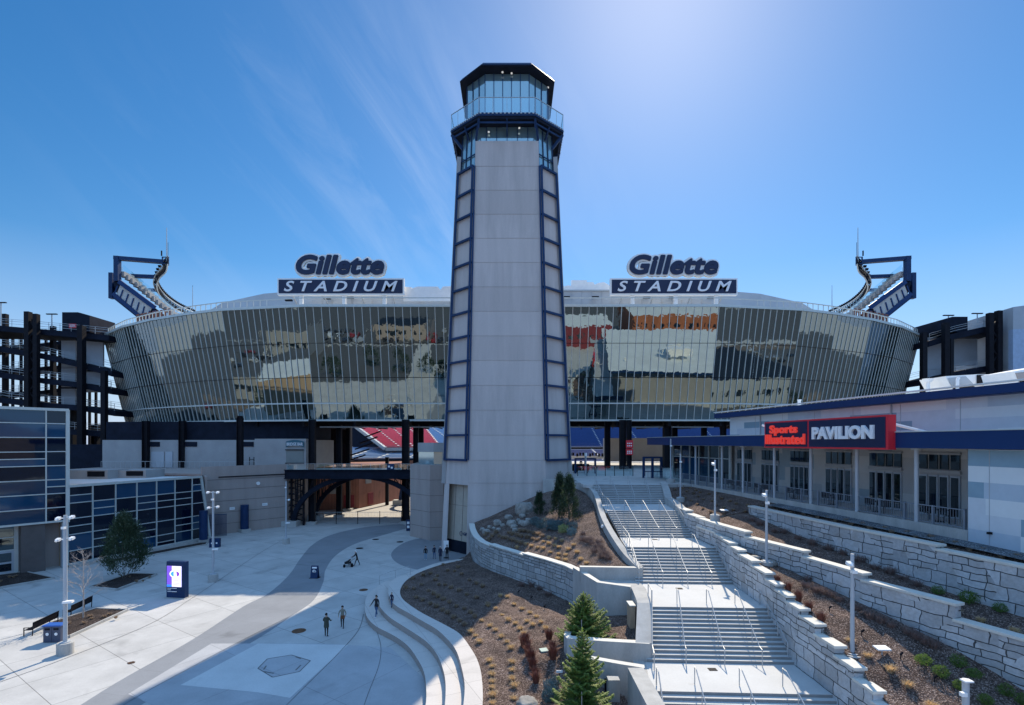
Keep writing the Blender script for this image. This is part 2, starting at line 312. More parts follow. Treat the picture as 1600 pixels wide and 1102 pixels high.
def clear_glass(name, tint=(.7, .85, .88), alpha=.25):
    m, t, b = new_mat(name); N = t.nodes.new; K = t.links.new; t.nodes.remove(b)
    out = [n for n in t.nodes if n.type == 'OUTPUT_MATERIAL'][0]
    tr = N('ShaderNodeBsdfTransparent'); tr.inputs[0].default_value = (*tint, 1); g = N('ShaderNodeBsdfGlossy'); g.inputs['Roughness'].default_value = .03; g.inputs[0].default_value = (.9, .95, 1, 1)
    mx = N('ShaderNodeMixShader'); mx.inputs[0].default_value = alpha; K(tr.outputs[0], mx.inputs[1]); K(g.outputs[0], mx.inputs[2]); K(mx.outputs[0], out.inputs[0])
    return m
def mulch_mat(name, col, chip=(.34, .27, .22)):
    m, t, b = new_mat(name); N = t.nodes.new; K = t.links.new; b.inputs['Roughness'].default_value = .95; b.inputs['Specular IOR Level'].default_value = .15
    g = N('ShaderNodeNewGeometry'); v = N('ShaderNodeTexVoronoi'); v.inputs['Scale'].default_value = 21; K(g.outputs['Position'], v.inputs['Vector'])
    v.inputs['Randomness'].default_value = 1
    n_ = N('ShaderNodeTexNoise'); n_.inputs['Scale'].default_value = .8; n_.inputs['Detail'].default_value = 7; K(g.outputs['Position'], n_.inputs['Vector'])
    cr = N('ShaderNodeValToRGB'); c = Vector(col); e = cr.color_ramp.elements; e[0].position = .15; e[0].color = (*(c*.45), 1); e[1].position = .95; e[1].color = (*chip, 1); x = e.new(.6); x.color = (*c, 1)
    K(v.outputs['Color'], cr.inputs[0])
    mr = N('ShaderNodeMapRange'); mr.inputs['From Min'].default_value = .3; mr.inputs['From Max'].default_value = .7; mr.inputs['To Min'].default_value = .7; mr.inputs['To Max'].default_value = 1.3; K(n_.outputs[0], mr.inputs['Value'])
    vm = N('ShaderNodeVectorMath'); vm.operation = 'SCALE'; K(cr.outputs[0], vm.inputs[0]); K(mr.outputs[0], vm.inputs['Scale']); K(vm.outputs[0], b.inputs['Base Color'])
    bp = N('ShaderNodeBump'); bp.inputs['Distance'].default_value = .035; K(v.outputs['Distance'], bp.inputs['Height']); K(bp.outputs[0], b.inputs['Normal'])
    return m
M = {}
M['plaza'] = slab_mat('plaza_concrete', (.47, .46, .44), rot=R(34), wx=4.6, wy=4.6, joint=.022, jcol=.42, vari=.045, stain=.14)
M['plaza_light'] = slab_mat('plaza_panel_light', (.57, .57, .555), rot=R(34), wx=12, wy=12, joint=.02, jcol=.7, vari=.02, stain=.08)
M['plaza_dark'] = slab_mat('plaza_band_dark', (.235, .245, .26), rot=R(12), wx=3, wy=3, joint=.012, jcol=.8, vari=.03, stain=.1)
M['plaza_mid'] = slab_mat('plaza_panel_mid', (.40, .405, .415), rot=R(34), wx=6.1, wy=6.1, joint=.02, jcol=.65, vari=.03, stain=.13)
M['joint'] = mat('joint_dark', (.16, .16, .16), .9)
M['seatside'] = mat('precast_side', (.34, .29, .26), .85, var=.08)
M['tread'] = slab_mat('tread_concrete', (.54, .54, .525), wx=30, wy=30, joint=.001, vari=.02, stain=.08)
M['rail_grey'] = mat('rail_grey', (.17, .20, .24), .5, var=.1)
M['riser'] = mat('riser_shaded', (.26, .26, .255), .85, var=.1, scale=2)  # riser faces: their shade is put into a darker concrete colour
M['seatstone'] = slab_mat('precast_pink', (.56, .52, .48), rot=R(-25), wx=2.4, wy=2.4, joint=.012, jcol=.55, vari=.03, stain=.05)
M['concrete'] = mat('concrete_wall', (.40, .395, .375), .85, var=.16, scale=.9, bump=.006, fine=.08, fscale=18, stretch=(1.4, 1.4, .35))
M['coping'] = mat('coping_stone', (.62, .60, .54), .8, var=.07, scale=2.5, bump=.004, fine=.06, fscale=25)
M['stone'] = stone_mat('ledgestone', (.40, .41, .41), 1.0, .26, .07, .022)
M['stone_big'] = stone_mat('wallstone_big', (.50, .51, .52), 1.15, .34, .12, .026)
M['mulch'] = mulch_mat('mulch_brown', (.125, .085, .070), (.37, .285, .245))
M['mulch_dark'] = mulch_mat('mulch_dark', (.05, .038, .034), (.13, .1, .09))
M['gravel'] = mulch_mat('gravel_blue', (.16, .18, .2), (.35, .38, .4))
M['tower'] = slab_mat('tower_precast', (.50, .445, .42), wx=60, wy=60, joint=.001, var=.10, vari=.02, stain=.15, streak=True)
M['tan'] = slab_mat('block_tan', (.38, .32, .29), wx=60, wy=60, joint=.001, var=.12, vari=.02, stain=.1, streak=True)
M['greyblock'] = mat('block_grey', (.35, .345, .34), .85, var=.08, scale=.5, fine=.05, fscale=10)
M['groove'] = mat('panel_groove', (.12, .105, .1), .9)
M['navy'] = mat('navy_steel', (.009, .032, .095), .5, var=.2, scale=1.2, spec=.25)
M['navy2'] = mat('navy_fascia', (.004, .030, .115), .5, spec=.3, var=.06, scale=.8)
M['steel'] = mat('dark_steel', (.010, .010, .014), .7, spec=.15, var=.3, scale=1.5)
M['soffit'] = mat('dark_soffit', (.010, .014, .026), .8, spec=.15, var=.3, scale=.8)
M['white'] = mat('white_paint', (.84, .84, .83), .5, var=.05)
M['roofwhite'] = mat('roof_membrane', (.68, .70, .69), .8, var=.09, scale=.25, fine=.04, fscale=3)
M['galv'] = mat('galvanized', (.42, .44, .45), .45, metal=.35, var=.12, scale=4)
M['alu'] = mat('aluminium_mullion', (.52, .55, .52), .4, metal=.1, var=.05)
M['panelgrey'] = mat('grey_metal_panel', (.40, .43, .46), .6, var=.08, scale=.4)
M['glass'] = glass_mat('mirror_glass', (.008, .015, .016), .01, wave=.005, wscale=.8, refl=.28)
M['glass_dk'] = glass_mat('dark_glass', (.006, .012, .02), .03, refl=.12)
M['glass_navy'] = glass_mat('navy_glass', (.002, .006, .02), .03, wave=.002, refl=.035)
M['glass_teal'] = glass_mat('teal_glass', (.003, .045, .11), .05, wave=.002, refl=.06)
M['glass_teal2'] = glass_mat('teal_dark_glass', (.003, .025, .065), .05, wave=.002, refl=.06)
M['glass_top'] = glass_mat('lantern_glass', (.17, .27, .31), .05, refl=.42)
M['railglass'] = clear_glass('clear_rail_glass', (.72, .9, .93), .22)
M['red'] = mat('red_paint', (.62, .02, .035), .5, var=.04)
M['redsign'] = mat('red_letters', (.85, .06, .04), .5, var=.02, emit=((.9, .06, .04), .25))
M['whitesign'] = mat('white_letters', (.78, .78, .80), .5, var=.02)
M['signnavy'] = mat('sign_navy', (.003, .010, .050), .5, var=.05)
M['brick'] = slab_mat('red_brick', (.30, .13, .09), wx=.6, wy=.25, joint=.02, jcol=.7, vari=.1)
M['trunk'] = mat('bark', (.14, .11, .09), .9, var=.3, scale=6)
M['twig'] = mat('pale_twig', (.42, .36, .32), .8, var=.2, scale=8)
M['spruce'] = mat('spruce_needles', (.15, .23, .055), .65, var=.45, scale=3.5)
M['cedar'] = mat('cedar_leaves', (.030, .058, .028), .7, var=.4, scale=3)
M['dkconifer'] = mat('dark_conifer', (.022, .045, .02), .7, var=.4, scale=3)
M['shrub'] = mat('shrub_green', (.10, .17, .035), .7, var=.4, scale=5)
M['blueshrub'] = mat('blue_spruce', (.09, .15, .16), .7, var=.35, scale=6)
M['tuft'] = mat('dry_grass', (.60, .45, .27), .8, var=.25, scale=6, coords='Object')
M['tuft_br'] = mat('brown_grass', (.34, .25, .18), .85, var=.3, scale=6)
M['redshrub'] = mat('red_stems', (.17, .055, .035), .85, var=.35, scale=6)
M['drytwig'] = mat('dry_twigs', (.20, .13, .11), .9, var=.3, scale=6)
M['boulder'] = mat('boulder', (.27, .255, .23), .9, var=.35, scale=2.2, bump=.05, bscale=5)
def leafy(m, tint, k=.4):
    t = m.node_tree; b = [n for n in t.nodes if n.type == 'BSDF_PRINCIPLED'][0]; o = [n for n in t.nodes if n.type == 'OUTPUT_MATERIAL'][0]
    tr = t.nodes.new('ShaderNodeBsdfTranslucent'); tr.inputs[0].default_value = (*tint, 1); mx = t.nodes.new('ShaderNodeMixShader'); mx.inputs[0].default_value = k
    t.links.new(b.outputs[0], mx.inputs[1]); t.links.new(tr.outputs[0], mx.inputs[2]); t.links.new(mx.outputs[0], o.inputs[0])
for k_, tn in (('spruce', (.26, .36, .06)), ('tuft', (.8, .55, .25)), ('tuft_br', (.4, .28, .18)), ('shrub', (.18, .30, .05)), ('cedar', (.06, .10, .04))): leafy(M[k_], tn)
M['asphalt'] = mat('asphalt', (.075, .075, .078), .9, var=.15, scale=.3, fine=.1, fscale=8)
M['rust'] = slab_mat('rust_cladding', (.42, .14, .06), wx=3, wy=.9, joint=.02, jcol=.7, vari=.12)
M['darkred'] = mat('dark_red_wall', (.22, .03, .04), .8, var=.15)
M['wood_tan'] = mat('tan_wall', (.50, .36, .24), .8, var=.08, scale=.3)
M['brown_hill'] = mat('bare_wood', (.16, .12, .09), .95, var=.3, scale=.1, fine=.3, fscale=1)
M['blueseat'] = mat('blue_seats', (.02, .07, .22), .5, var=.1)
M['lightseat'] = mat('pale_blue_seats', (.3, .42, .58), .5, var=.1)
M['redseat'] = mat('red_seats', (.85, .19, .22), .5, var=.08)
M['conc_lt'] = mat('pale_concrete', (.52, .51, .48), .85, var=.08, scale=.4)  # pale concrete, its own even tone
# ================================================================ GROUND
mb = MB(); mb.face([(-900, -500, 0), (900, -500, 0), (900, 900, 0), (-900, 900, 0)])
setp(mb.build('plaza', M['plaza'], loc=(0, 0, 0)), 'pale grey concrete plaza floor', kind='structure')
def gsheet(name, pxs, m, z, label, smooth=0):
    pts = [G(x, y) for x, y in pxs]
    if smooth: pts = catmull(pts+[pts[0]], smooth)[:-1]
    mb = MB(); mb.face([(p.x, p.y, z) for p in pts]); me = mb.build(name, m, loc=(0, 0, 0))
    bm = bmesh.new(); bm.from_mesh(me.data); bmesh.ops.triangulate(bm, faces=bm.faces[:]); bmesh.ops.recalc_face_normals(bm, faces=bm.faces[:])
    for f in bm.faces:
        if f.normal.z < 0: f.normal_flip()
    bm.to_mesh(me.data); bm.free(); return setp(me, label, kind='structure')
# the darker curving walk from the archway to the lower left
Lf = catmull([G(*q) for q in ((628, 819), (570, 824), (520, 835), (490, 850), (470, 872), (452, 898), (420, 927), (380, 948), (300, 1000), (180, 1068), (60, 1145))], 6)
Rf = catmull([G(*q) for q in ((642, 824), (600, 836), (555, 850), (525, 868), (509, 890), (505, 910), (490, 938), (455, 963), (400, 1000), (285, 1065), (180, 1125))], 6)
mb = MB()
for i in range(len(Lf)-1): mb.face([(Lf[i].x, Lf[i].y, .004), (Rf[i].x, Rf[i].y, .004), (Rf[i+1].x, Rf[i+1].y, .004), (Lf[i+1].x, Lf[i+1].y, .004)])
setp(mb.build('path', M['plaza_dark'], loc=(0, 0, 0)), 'darker curving band of paving across the plaza', kind='structure')
gsheet('paving_circle', ((735, 842), (690, 838), (640, 845), (613, 862), (618, 878), (650, 890), (700, 892), (760, 880)), M['plaza_dark'], .004, 'round darker paving at the foot of the tower', 6)
gsheet('paving_panel', ((330, 1006), (505, 1006), (610, 1012), (662, 1060), (672, 1130), (300, 1130), (200, 1085)), M['plaza_mid'], .012, 'bluish grey paving panel beside the curved steps')
gsheet('paving_panel', ((403, 1006), (544, 1008), (453, 1091), (400, 1082), (282, 1071)), M['plaza_light'], .016, 'lighter paving panel round the hexagon inlay')
hexp = ((403, 1045), (418, 1030), (455, 1024), (485, 1033), (468, 1050), (426, 1059))
gsheet('paving_inlay', hexp, M['plaza_mid'], .020, 'hexagon inlay in the plaza paving')
mb = MB(); hp = [G(*q) for q in hexp]
for a, b in zip(hp, hp[1:]+hp[:1]):
    mb.bar((a.x, a.y, .024), (b.x, b.y, .024), .07, .004)
for a, b in (((412, 1047), (416, 1041)), ((470, 1030), (462, 1027)), ((428, 1053), (412, 1050)), ((470, 1040), (462, 1048))):
    a, b = G(*a), G(*b); mb.bar((a.x, a.y, .028), (b.x, b.y, .028), .1, .004)
setp(mb.build('paving_joint', M['joint'], loc=(0, 0, 0)), 'dark joint lines round the hexagon inlay', kind='structure')
def joint(pxs, wd=.05, z=.0195):
    pts = catmull([G(*q) for q in pxs], 6); mb = MB()
    for a, b in zip(pts, pts[1:]):
        d = (b-a).normalized(); n = Vector((-d.y, d.x, 0))*wd/2
        mb.face([(a-n).to_tuple()[:2]+(z,), (b-n).to_tuple()[:2]+(z,), (b+n).to_tuple()[:2]+(z,), (a+n).to_tuple()[:2]+(z,)])
    return setp(mb.build('paving_joint', M['joint'], loc=(0, 0, 0)), 'long curved dark joint in the plaza paving', kind='structure')
joint(((0, 1066), (100, 1030), (235, 975), (300, 935), (360, 895), (410, 862), (445, 842)))
joint(((568, 960), (560, 985), (530, 1020), (480, 1070), (440, 1110)))
joint(((588, 985), (595, 1010), (592, 1040), (575, 1085), (560, 1130)), .04, .0235)
joint(((0, 1000), (60, 985), (140, 965)), .04)
joint(((450, 965), (380, 1000), (240, 1075), (180, 1110)), .04, .0235)
# covers and grates
def flat_disc(name, px, py, r, m, label, cat, n=24, grp=None):
    p = G(px, py); mb = MB(); mb.prism([(p.x+r*math.cos(6.2832*i/n), p.y+r*math.sin(6.2832*i/n)) for i in range(n)], .002, .02)
    mb2 = MB()
    for k in range(-3, 4): mb2.box((p.x, p.y+k*r*.25, .022), (2*math.sqrt(max(.01, r*r*.8-(k*r*.25)**2)), .02, .006))
    o = mb.build(name, m, loc=tuple(p)); setp(o, label, cat, grp); mb2.build('rib', M['steel'], o); return o
rustm = mat('rusty_iron', (.16, .075, .035), .8, var=.3)
flat_disc('manhole_cover', 467, 986, .52, rustm, 'rusty round manhole cover in front of the lone walker', 'manhole cover')
flat_disc('manhole_cover', 568, 922, .42, rustm, 'reddish manhole cover near the top of the curved steps', 'manhole cover')
flat_disc('manhole_cover', 562, 857, .5, M['steel'], 'dark manhole cover behind the person with the stroller', 'manhole cover')
flat_disc('manhole_cover', 587, 843, .5, M['steel'], 'dark manhole cover between the archway and the dark paving circle', 'manhole cover')
flat_disc('manhole_cover', 625, 847, .5, M['steel'], 'dark manhole cover at the edge of the round dark paving', 'manhole cover')
flat_disc('drain_grate', 205, 1036, .25, rustm, 'small brown drain grate in the sunlit paving', 'drain grate', 4)

# ================================================================ CURVED SEAT STEPS
s1 = [(640, 902), (606, 907), (588, 918), (574, 930), (570, 949), (574, 965), (588, 979), (615, 993), (637, 1009), (653, 1031), (663, 1052), (666, 1078), (665, 1102), (655, 1150), (630, 1210)]
s2 = [(655, 897), (628, 901), (610, 909), (593, 919), (589, 933), (592, 946), (607, 963), (631, 979), (653, 993), (670, 1006), (683, 1023), (691, 1042), (696, 1065), (695, 1102), (686, 1150), (665, 1210)]
s3 = [(724, 873), (686, 879), (656, 889), (631, 898), (614, 906), (607, 917), (608, 933), (618, 946), (637, 957), (661, 971), (683, 984), (701, 1001), (713, 1017), (721, 1042), (726, 1069), (724, 1102), (716, 1150), (698, 1215)]
s4 = [(730, 874), (694, 881), (661, 892), (640, 903), (629, 914), (625, 926), (631, 938), (653, 954), (675, 966), (700, 979), (719, 991), (735, 1012), (747, 1034), (753, 1061), (754, 1102), (745, 1150), (728, 1215)]
t = thing('curved_steps', 'three pale curved precast seating steps curling round the mulch bed', 'steps', (-6, 38, 0))
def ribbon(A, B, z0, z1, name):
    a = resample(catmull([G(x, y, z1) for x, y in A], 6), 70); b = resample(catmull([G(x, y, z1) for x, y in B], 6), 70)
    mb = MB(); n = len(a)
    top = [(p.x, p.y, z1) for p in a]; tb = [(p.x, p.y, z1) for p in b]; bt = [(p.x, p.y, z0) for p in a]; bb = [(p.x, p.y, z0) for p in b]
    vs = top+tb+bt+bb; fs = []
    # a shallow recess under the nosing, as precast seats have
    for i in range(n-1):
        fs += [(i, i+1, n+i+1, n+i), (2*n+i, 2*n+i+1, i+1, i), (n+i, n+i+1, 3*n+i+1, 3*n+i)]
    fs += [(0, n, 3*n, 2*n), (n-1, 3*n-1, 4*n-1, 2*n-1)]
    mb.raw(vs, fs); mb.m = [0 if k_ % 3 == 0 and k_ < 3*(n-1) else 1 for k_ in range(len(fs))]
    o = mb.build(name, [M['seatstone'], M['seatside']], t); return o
# inner edges reach under the next step
s1i = [(x+45, y-4) if x < 660 else (x+45, y) for x, y in s2[1:]]
ribbon(s1, [(664, 897), (640, 903), (622, 912), (607, 922), (604, 936), (607, 950), (622, 968), (646, 985), (668, 999), (685, 1012), (698, 1030), (706, 1048), (711, 1070), (710, 1108), (701, 1158), (680, 1220)], .004, .45, 'step')
ribbon(s2, [(690, 884), (660, 893), (640, 903), (625, 912), (620, 922), (621, 938), (632, 952), (652, 966), (676, 980), (698, 994), (716, 1010), (728, 1027), (736, 1052), (741, 1080), (739, 1112), (731, 1160), (713, 1225)], .451, .9, 'step')
ribbon(s3, s4, .6, 1.35, 'step')
# small handrail at the upper end of the curved steps
def rail(name, label, pts, cat='handrail', h=.95, r=.024, post_every=1.6, m='galv', group=None, loc=None, lower=False, panel=None):
    """posts and a tube following pts (ground points)"""
    pts = [Vector(p) for p in pts]; o0 = pts[0]
    root = thing(name, label, cat, tuple(o0), 0, group)
    top = [p+Vector((0, 0, h)) for p in pts]
    mb = MB(); mb.tube([pts[0]+Vector((0, 0, .02))]+top+[pts[-1]+Vector((0, 0, .02))], r, 8)
    if lower: mb.tube([p+Vector((0, 0, h*.55)) for p in pts], r*.6, 6)
    mb.build('rail', M[m], root)
    L_ = sum((b-a).length for a, b in zip(pts, pts[1:])); n = max(2, int(L_/post_every)+1); ps = resample(pts, n)
    for p in ps[1:-1]:
        q = MB(); q.tube([p+Vector((0, 0, .01)), p+Vector((0, 0, h))], r*.85, 6); q.build('post', M[m], root)
    return root
rail('handrail', 'thin handrail at the upper end of the curved steps', [G(593, 914, .02), G(610, 908, .45), G(624, 904, .9), G(641, 899, 1.36)])

# ================================================================ STADIUM
st = thing('stadium', 'large stadium with an outward leaning mirrored glass front', 'stadium', (0, 100, 0))
ZB, ZT = 18.45, 38.2
half = [(0, 89), (36, 89), (52.0, 91.7), (60.5, 94.9), (69.8, 99.2), (79.9, 105.2), (91.0, 114.0)]
top = [Vector((-x, y)) for x, y in reversed(half[1:])]+[Vector((x, y)) for x, y in half[1:]]
def inward(poly, dist):
    out = []
    for i, p in enumerate(poly):
        d = (poly[min(i+1, len(poly)-1)]-poly[max(i-1, 0)]).normalized(); out.append(p+Vector((-d.y, d.x))*dist)
    return out
bot = inward(top, 4.3)
# glass facets
gi = 0
seg = []
for i in range(len(top)-1):
    a, b, c, d = top[i], top[i+1], bot[i+1], bot[i]
    mb = MB(); nx_ = max(1, round((b-a).length/1.4)); zr = [ZB, ZB+3.05, ZB+7.6, ZB+13.5, ZT]; nrm_ = Vector(((b-a).y, -(b-a).x)).normalized()
    # real panes sit a few millimetres out of true, which is what breaks up the reflections
    for k in range(nx_):
        for z0_, z1_ in zip(zr, zr[1:]):
            q4 = []
            for fx, z_ in ((k/nx_, z0_), ((k+1)/nx_, z0_), ((k+1)/nx_, z1_), (k/nx_, z1_)):
                g_ = (z_-ZB)/(ZT-ZB); p_ = d.lerp(c, fx).lerp(a.lerp(b, fx), g_)-nrm_*(.012+random.uniform(-.006, .006)); q4.append((p_.x, p_.y, z_))
            mb.face(q4)
    mb.build('glass_panel', M['glass'], st)
    seg.append(((d, c), (a, b), (b-a).length))
# mullions: ~1.4 m apart, a fin each
cnt = 0; mull = []
for (d, c), (a, b), l in seg:
    n = max(1, round(l/1.4)) if l > 20 else max(1, round(l/1.22))
    for k in range(n): mull.append((d.lerp(c, k/n), a.lerp(b, k/n), (b-a).normalized()))
rest = MB(); own = []
for q in mull:
    xm = q[1].x/q[1].y*800+800; hidden = 722 < xm < 868
    (own.append(q) if (not hidden and len(own) < 100) else None) or None
    if hidden or q not in own: rest.bar((q[0].x, q[0].y-.05, ZB-.1), (q[1].x, q[1].y-.05, ZT+.1), .10, .12, up=(0, -1, 0))
for q in own:
    nn = Vector((q[2].y, -q[2].x))*.1
    m_ = MB(); nn = nn*.5; m_.bar((q[0].x+nn.x, q[0].y+nn.y, ZB-.1), (q[1].x+nn.x, q[1].y+nn.y, ZT+.1), .10, .12, up=(nn.x, nn.y, 0)); m_.build('mullion', M['alu'], st)
setp(rest.build('mullion_row', M['alu'], st), kind='stuff')
for z, hh, pr in ((ZB+.02, .3, .14), (ZB+3.05, .22, .07), (ZB+7.6, .07, .05), (ZB+13.5, .06, .05), (ZT, .45, .16)):
    mb = MB(); f = (z-ZB)/(ZT-ZB)
    ln = [d_.lerp(t_, f) for d_, t_ in zip(bot, top)]; ln = inward(ln, -pr)
    for a, b in zip(ln, ln[1:]): mb.bar((a.x, a.y, z), (b.x, b.y, z), .16, hh)
    mb.build('transom', M['alu'] if hh > .1 else M['steel'], st)
# parapet railing on the curved parts and grey roof wall behind
par = inward(top, .6); mb = MB()
ptsr = resample([Vector((p.x, p.y, 0)) for p in par], 150)
for a, b in zip(ptsr, ptsr[1:]): mb.bar((a.x, a.y, ZT+1.55), (b.x, b.y, ZT+1.55), .14, .16)
for p in ptsr:
    if abs(p.x) > 43 or abs(p.x) < 8: mb.bar((p.x, p.y, ZT+.1), (p.x, p.y, ZT+1.5), .1, .1)
mb.build('roof_rail', M['alu'], st)
# roof slab behind the glass top, soffit below, back walls
fl_t = [(p.x, p.y) for p in inward(top, .35)]; back = [(88, 128), (-88, 128)]
mb = MB(); mb.prism(fl_t+back, ZT-.7, ZT-.2); mb.build('roof_slab', M['roofwhite'], st)
mb = MB(); mb.prism([(p.x, p.y) for p in inward(bot, .3)]+[(86, 118), (-86, 118)], ZB+.05, ZB+.5); mb.build('soffit', M['soffit'], st)
mb = MB()
for k in range(-8, 9):
    x = k*9.6; y0 = interp([(0, 93.6), (36, 93.6), (52, 97), (70, 104), (84, 112)], abs(x)); mb.box((x, (y0+118)/2, ZB-.55), (.4, 118-y0, .9))
for y in (98, 106, 114): mb.box((0, y, ZB-.35), (150 if y > 105 else 100, .35, .6))
for k in range(-22, 23):
    mb.bar((k*3.2, 98, ZB-.6), (k*3.2+1.6, 106, ZB-1.2), .15, .15)
mb.build('soffit_beam', M['steel'], st)
mb = MB()
for x in (-28, -14, 10, 30): mb.tube([(x-8, 96, ZB-1.1), (x+8, 96.5, ZB-1.1)], .14, 8)
mb.build('soffit_pipe', M['galv'], st)
# curved grey upper wall with white cut-out boards seen between and beside the signs
wl = [(-66, 108), (-58, 102.5), (-48, 99), (-38, 97.4), (38, 97.4), (48, 99), (58, 102.5), (66, 108)]
zt = [41.0, 42.4, 43.2, 43.5, 43.5, 43.2, 42.4, 41.0]
mb = MB(); mb.wall(wl, [ZT-.2]*8, zt, 1.0, 0, 1); mb.build('upper_wall', [M['panelgrey'], M['roofwhite']], st)
mb = MB()
for i in range(-30, 31): mb.box((i*1.9, 97.37-.02 if abs(i*1.9) < 38 else 97.3, 40.9), (.06, .06, 5.0) if abs(i*1.9) < 38 else (.01, .01, .01))
mb.box((0, 97.3, 43.3), (76, .2, .2)); mb.build('wall_seam', M['galv'], st)
def board(pts, y, name='roof_board'):
    mb = MB(); pp = [P(px, py, y) for px, py in pts]; n = len(pp)
    vs = [(p.x, y, p.z) for p in pp]+[(p.x, y+.5, p.z) for p in pp]
    mb.raw(vs, [tuple(range(n)), tuple(reversed(range(n, 2*n)))]+[(i, i+n, (i+1) % n+n, (i+1) % n) for i in range(n)]); return mb.build(name, M['white'], st)
board(((630, 470), (630, 448), (643, 449), (643, 451), (652, 448), (684, 448), (688, 453), (692, 448), (712, 447), (716, 470)), 91.9)
board(((864, 470), (864, 440), (878, 441), (880, 448), (888, 446), (893, 447), (893, 438), (917, 438), (917, 441), (927, 441), (929, 445), (936, 442), (944, 441), (951, 445), (954, 450), (956, 470)), 99.2)
mb = MB()
for px, py in ((655, 466), (700, 466), (548, 466), (512, 467), (885, 465), (930, 465), (1010, 466), (1050, 466), (1110, 466), (452, 470)):
    p = P(px, py, 96.6); mb.box((p.x, 96.4, p.z), (1.3, .5, .28)); mb.tube([(p.x, 96.6, p.z), (p.x, 97.3, p.z+.25)], .06, 6)
mb.build('wall_floodlight', M['steel'], st)
# columns under the glass front
def hcol(x, y, z0, z1, w=.75, parent=st, name='column', m='steel', flange=True):
    mb = MB(); mb.box((x, y, (z0+z1)/2), (w, .12, z1-z0) if flange else (w, w, z1-z0))
    if flange: mb.box((x-w/2, y, (z0+z1)/2), (.1, w, z1-z0)); mb.box((x+w/2, y, (z0+z1)/2), (.1, w, z1-z0))
    return mb.build(name, M[m], parent)
for px, Y, z0, w_ in ((375, 84.9, .0, .75), (228, 96.5, 9.7, .9), (285, 96.5, 9.7, .9), (488, 90.5, 0, .95), (530, 99, 0, .85), (544, 108, 0, .7), (512, 112, 0, .6), (634, 91, 0, 1.1), (650, 100, 0, .9), (658, 108, 9.7, .9), (949, 96, 9.7, .9), (973, 92, 9.7, 1.0), (983, 92.4, 9.7, .7), (1042, 96, 9.7, 1.2), (1054, 104, 9.7, .9), (1100, 100, 9.7, .8), (1130, 97, 9.7, .8), (172, 112, 0, 1.2), (150, 116, 0, 1.2)):
    hcol((px-800)/800*Y, Y, z0, ZB+.05, w_)
hcol((375-800)/800*84.9+.0, 84.9, ZB-.0, ZB+.4, .6)
mb = MB()
for px, Y in ((375, 84.9), (488, 90.5), (530, 99), (634, 91), (512, 112), (544, 108)):
    mb.box(((px-800)/800*Y, Y, .25), (1.7, 1.5, .5))
mb.build_each('column_footing', M['concrete'], st)

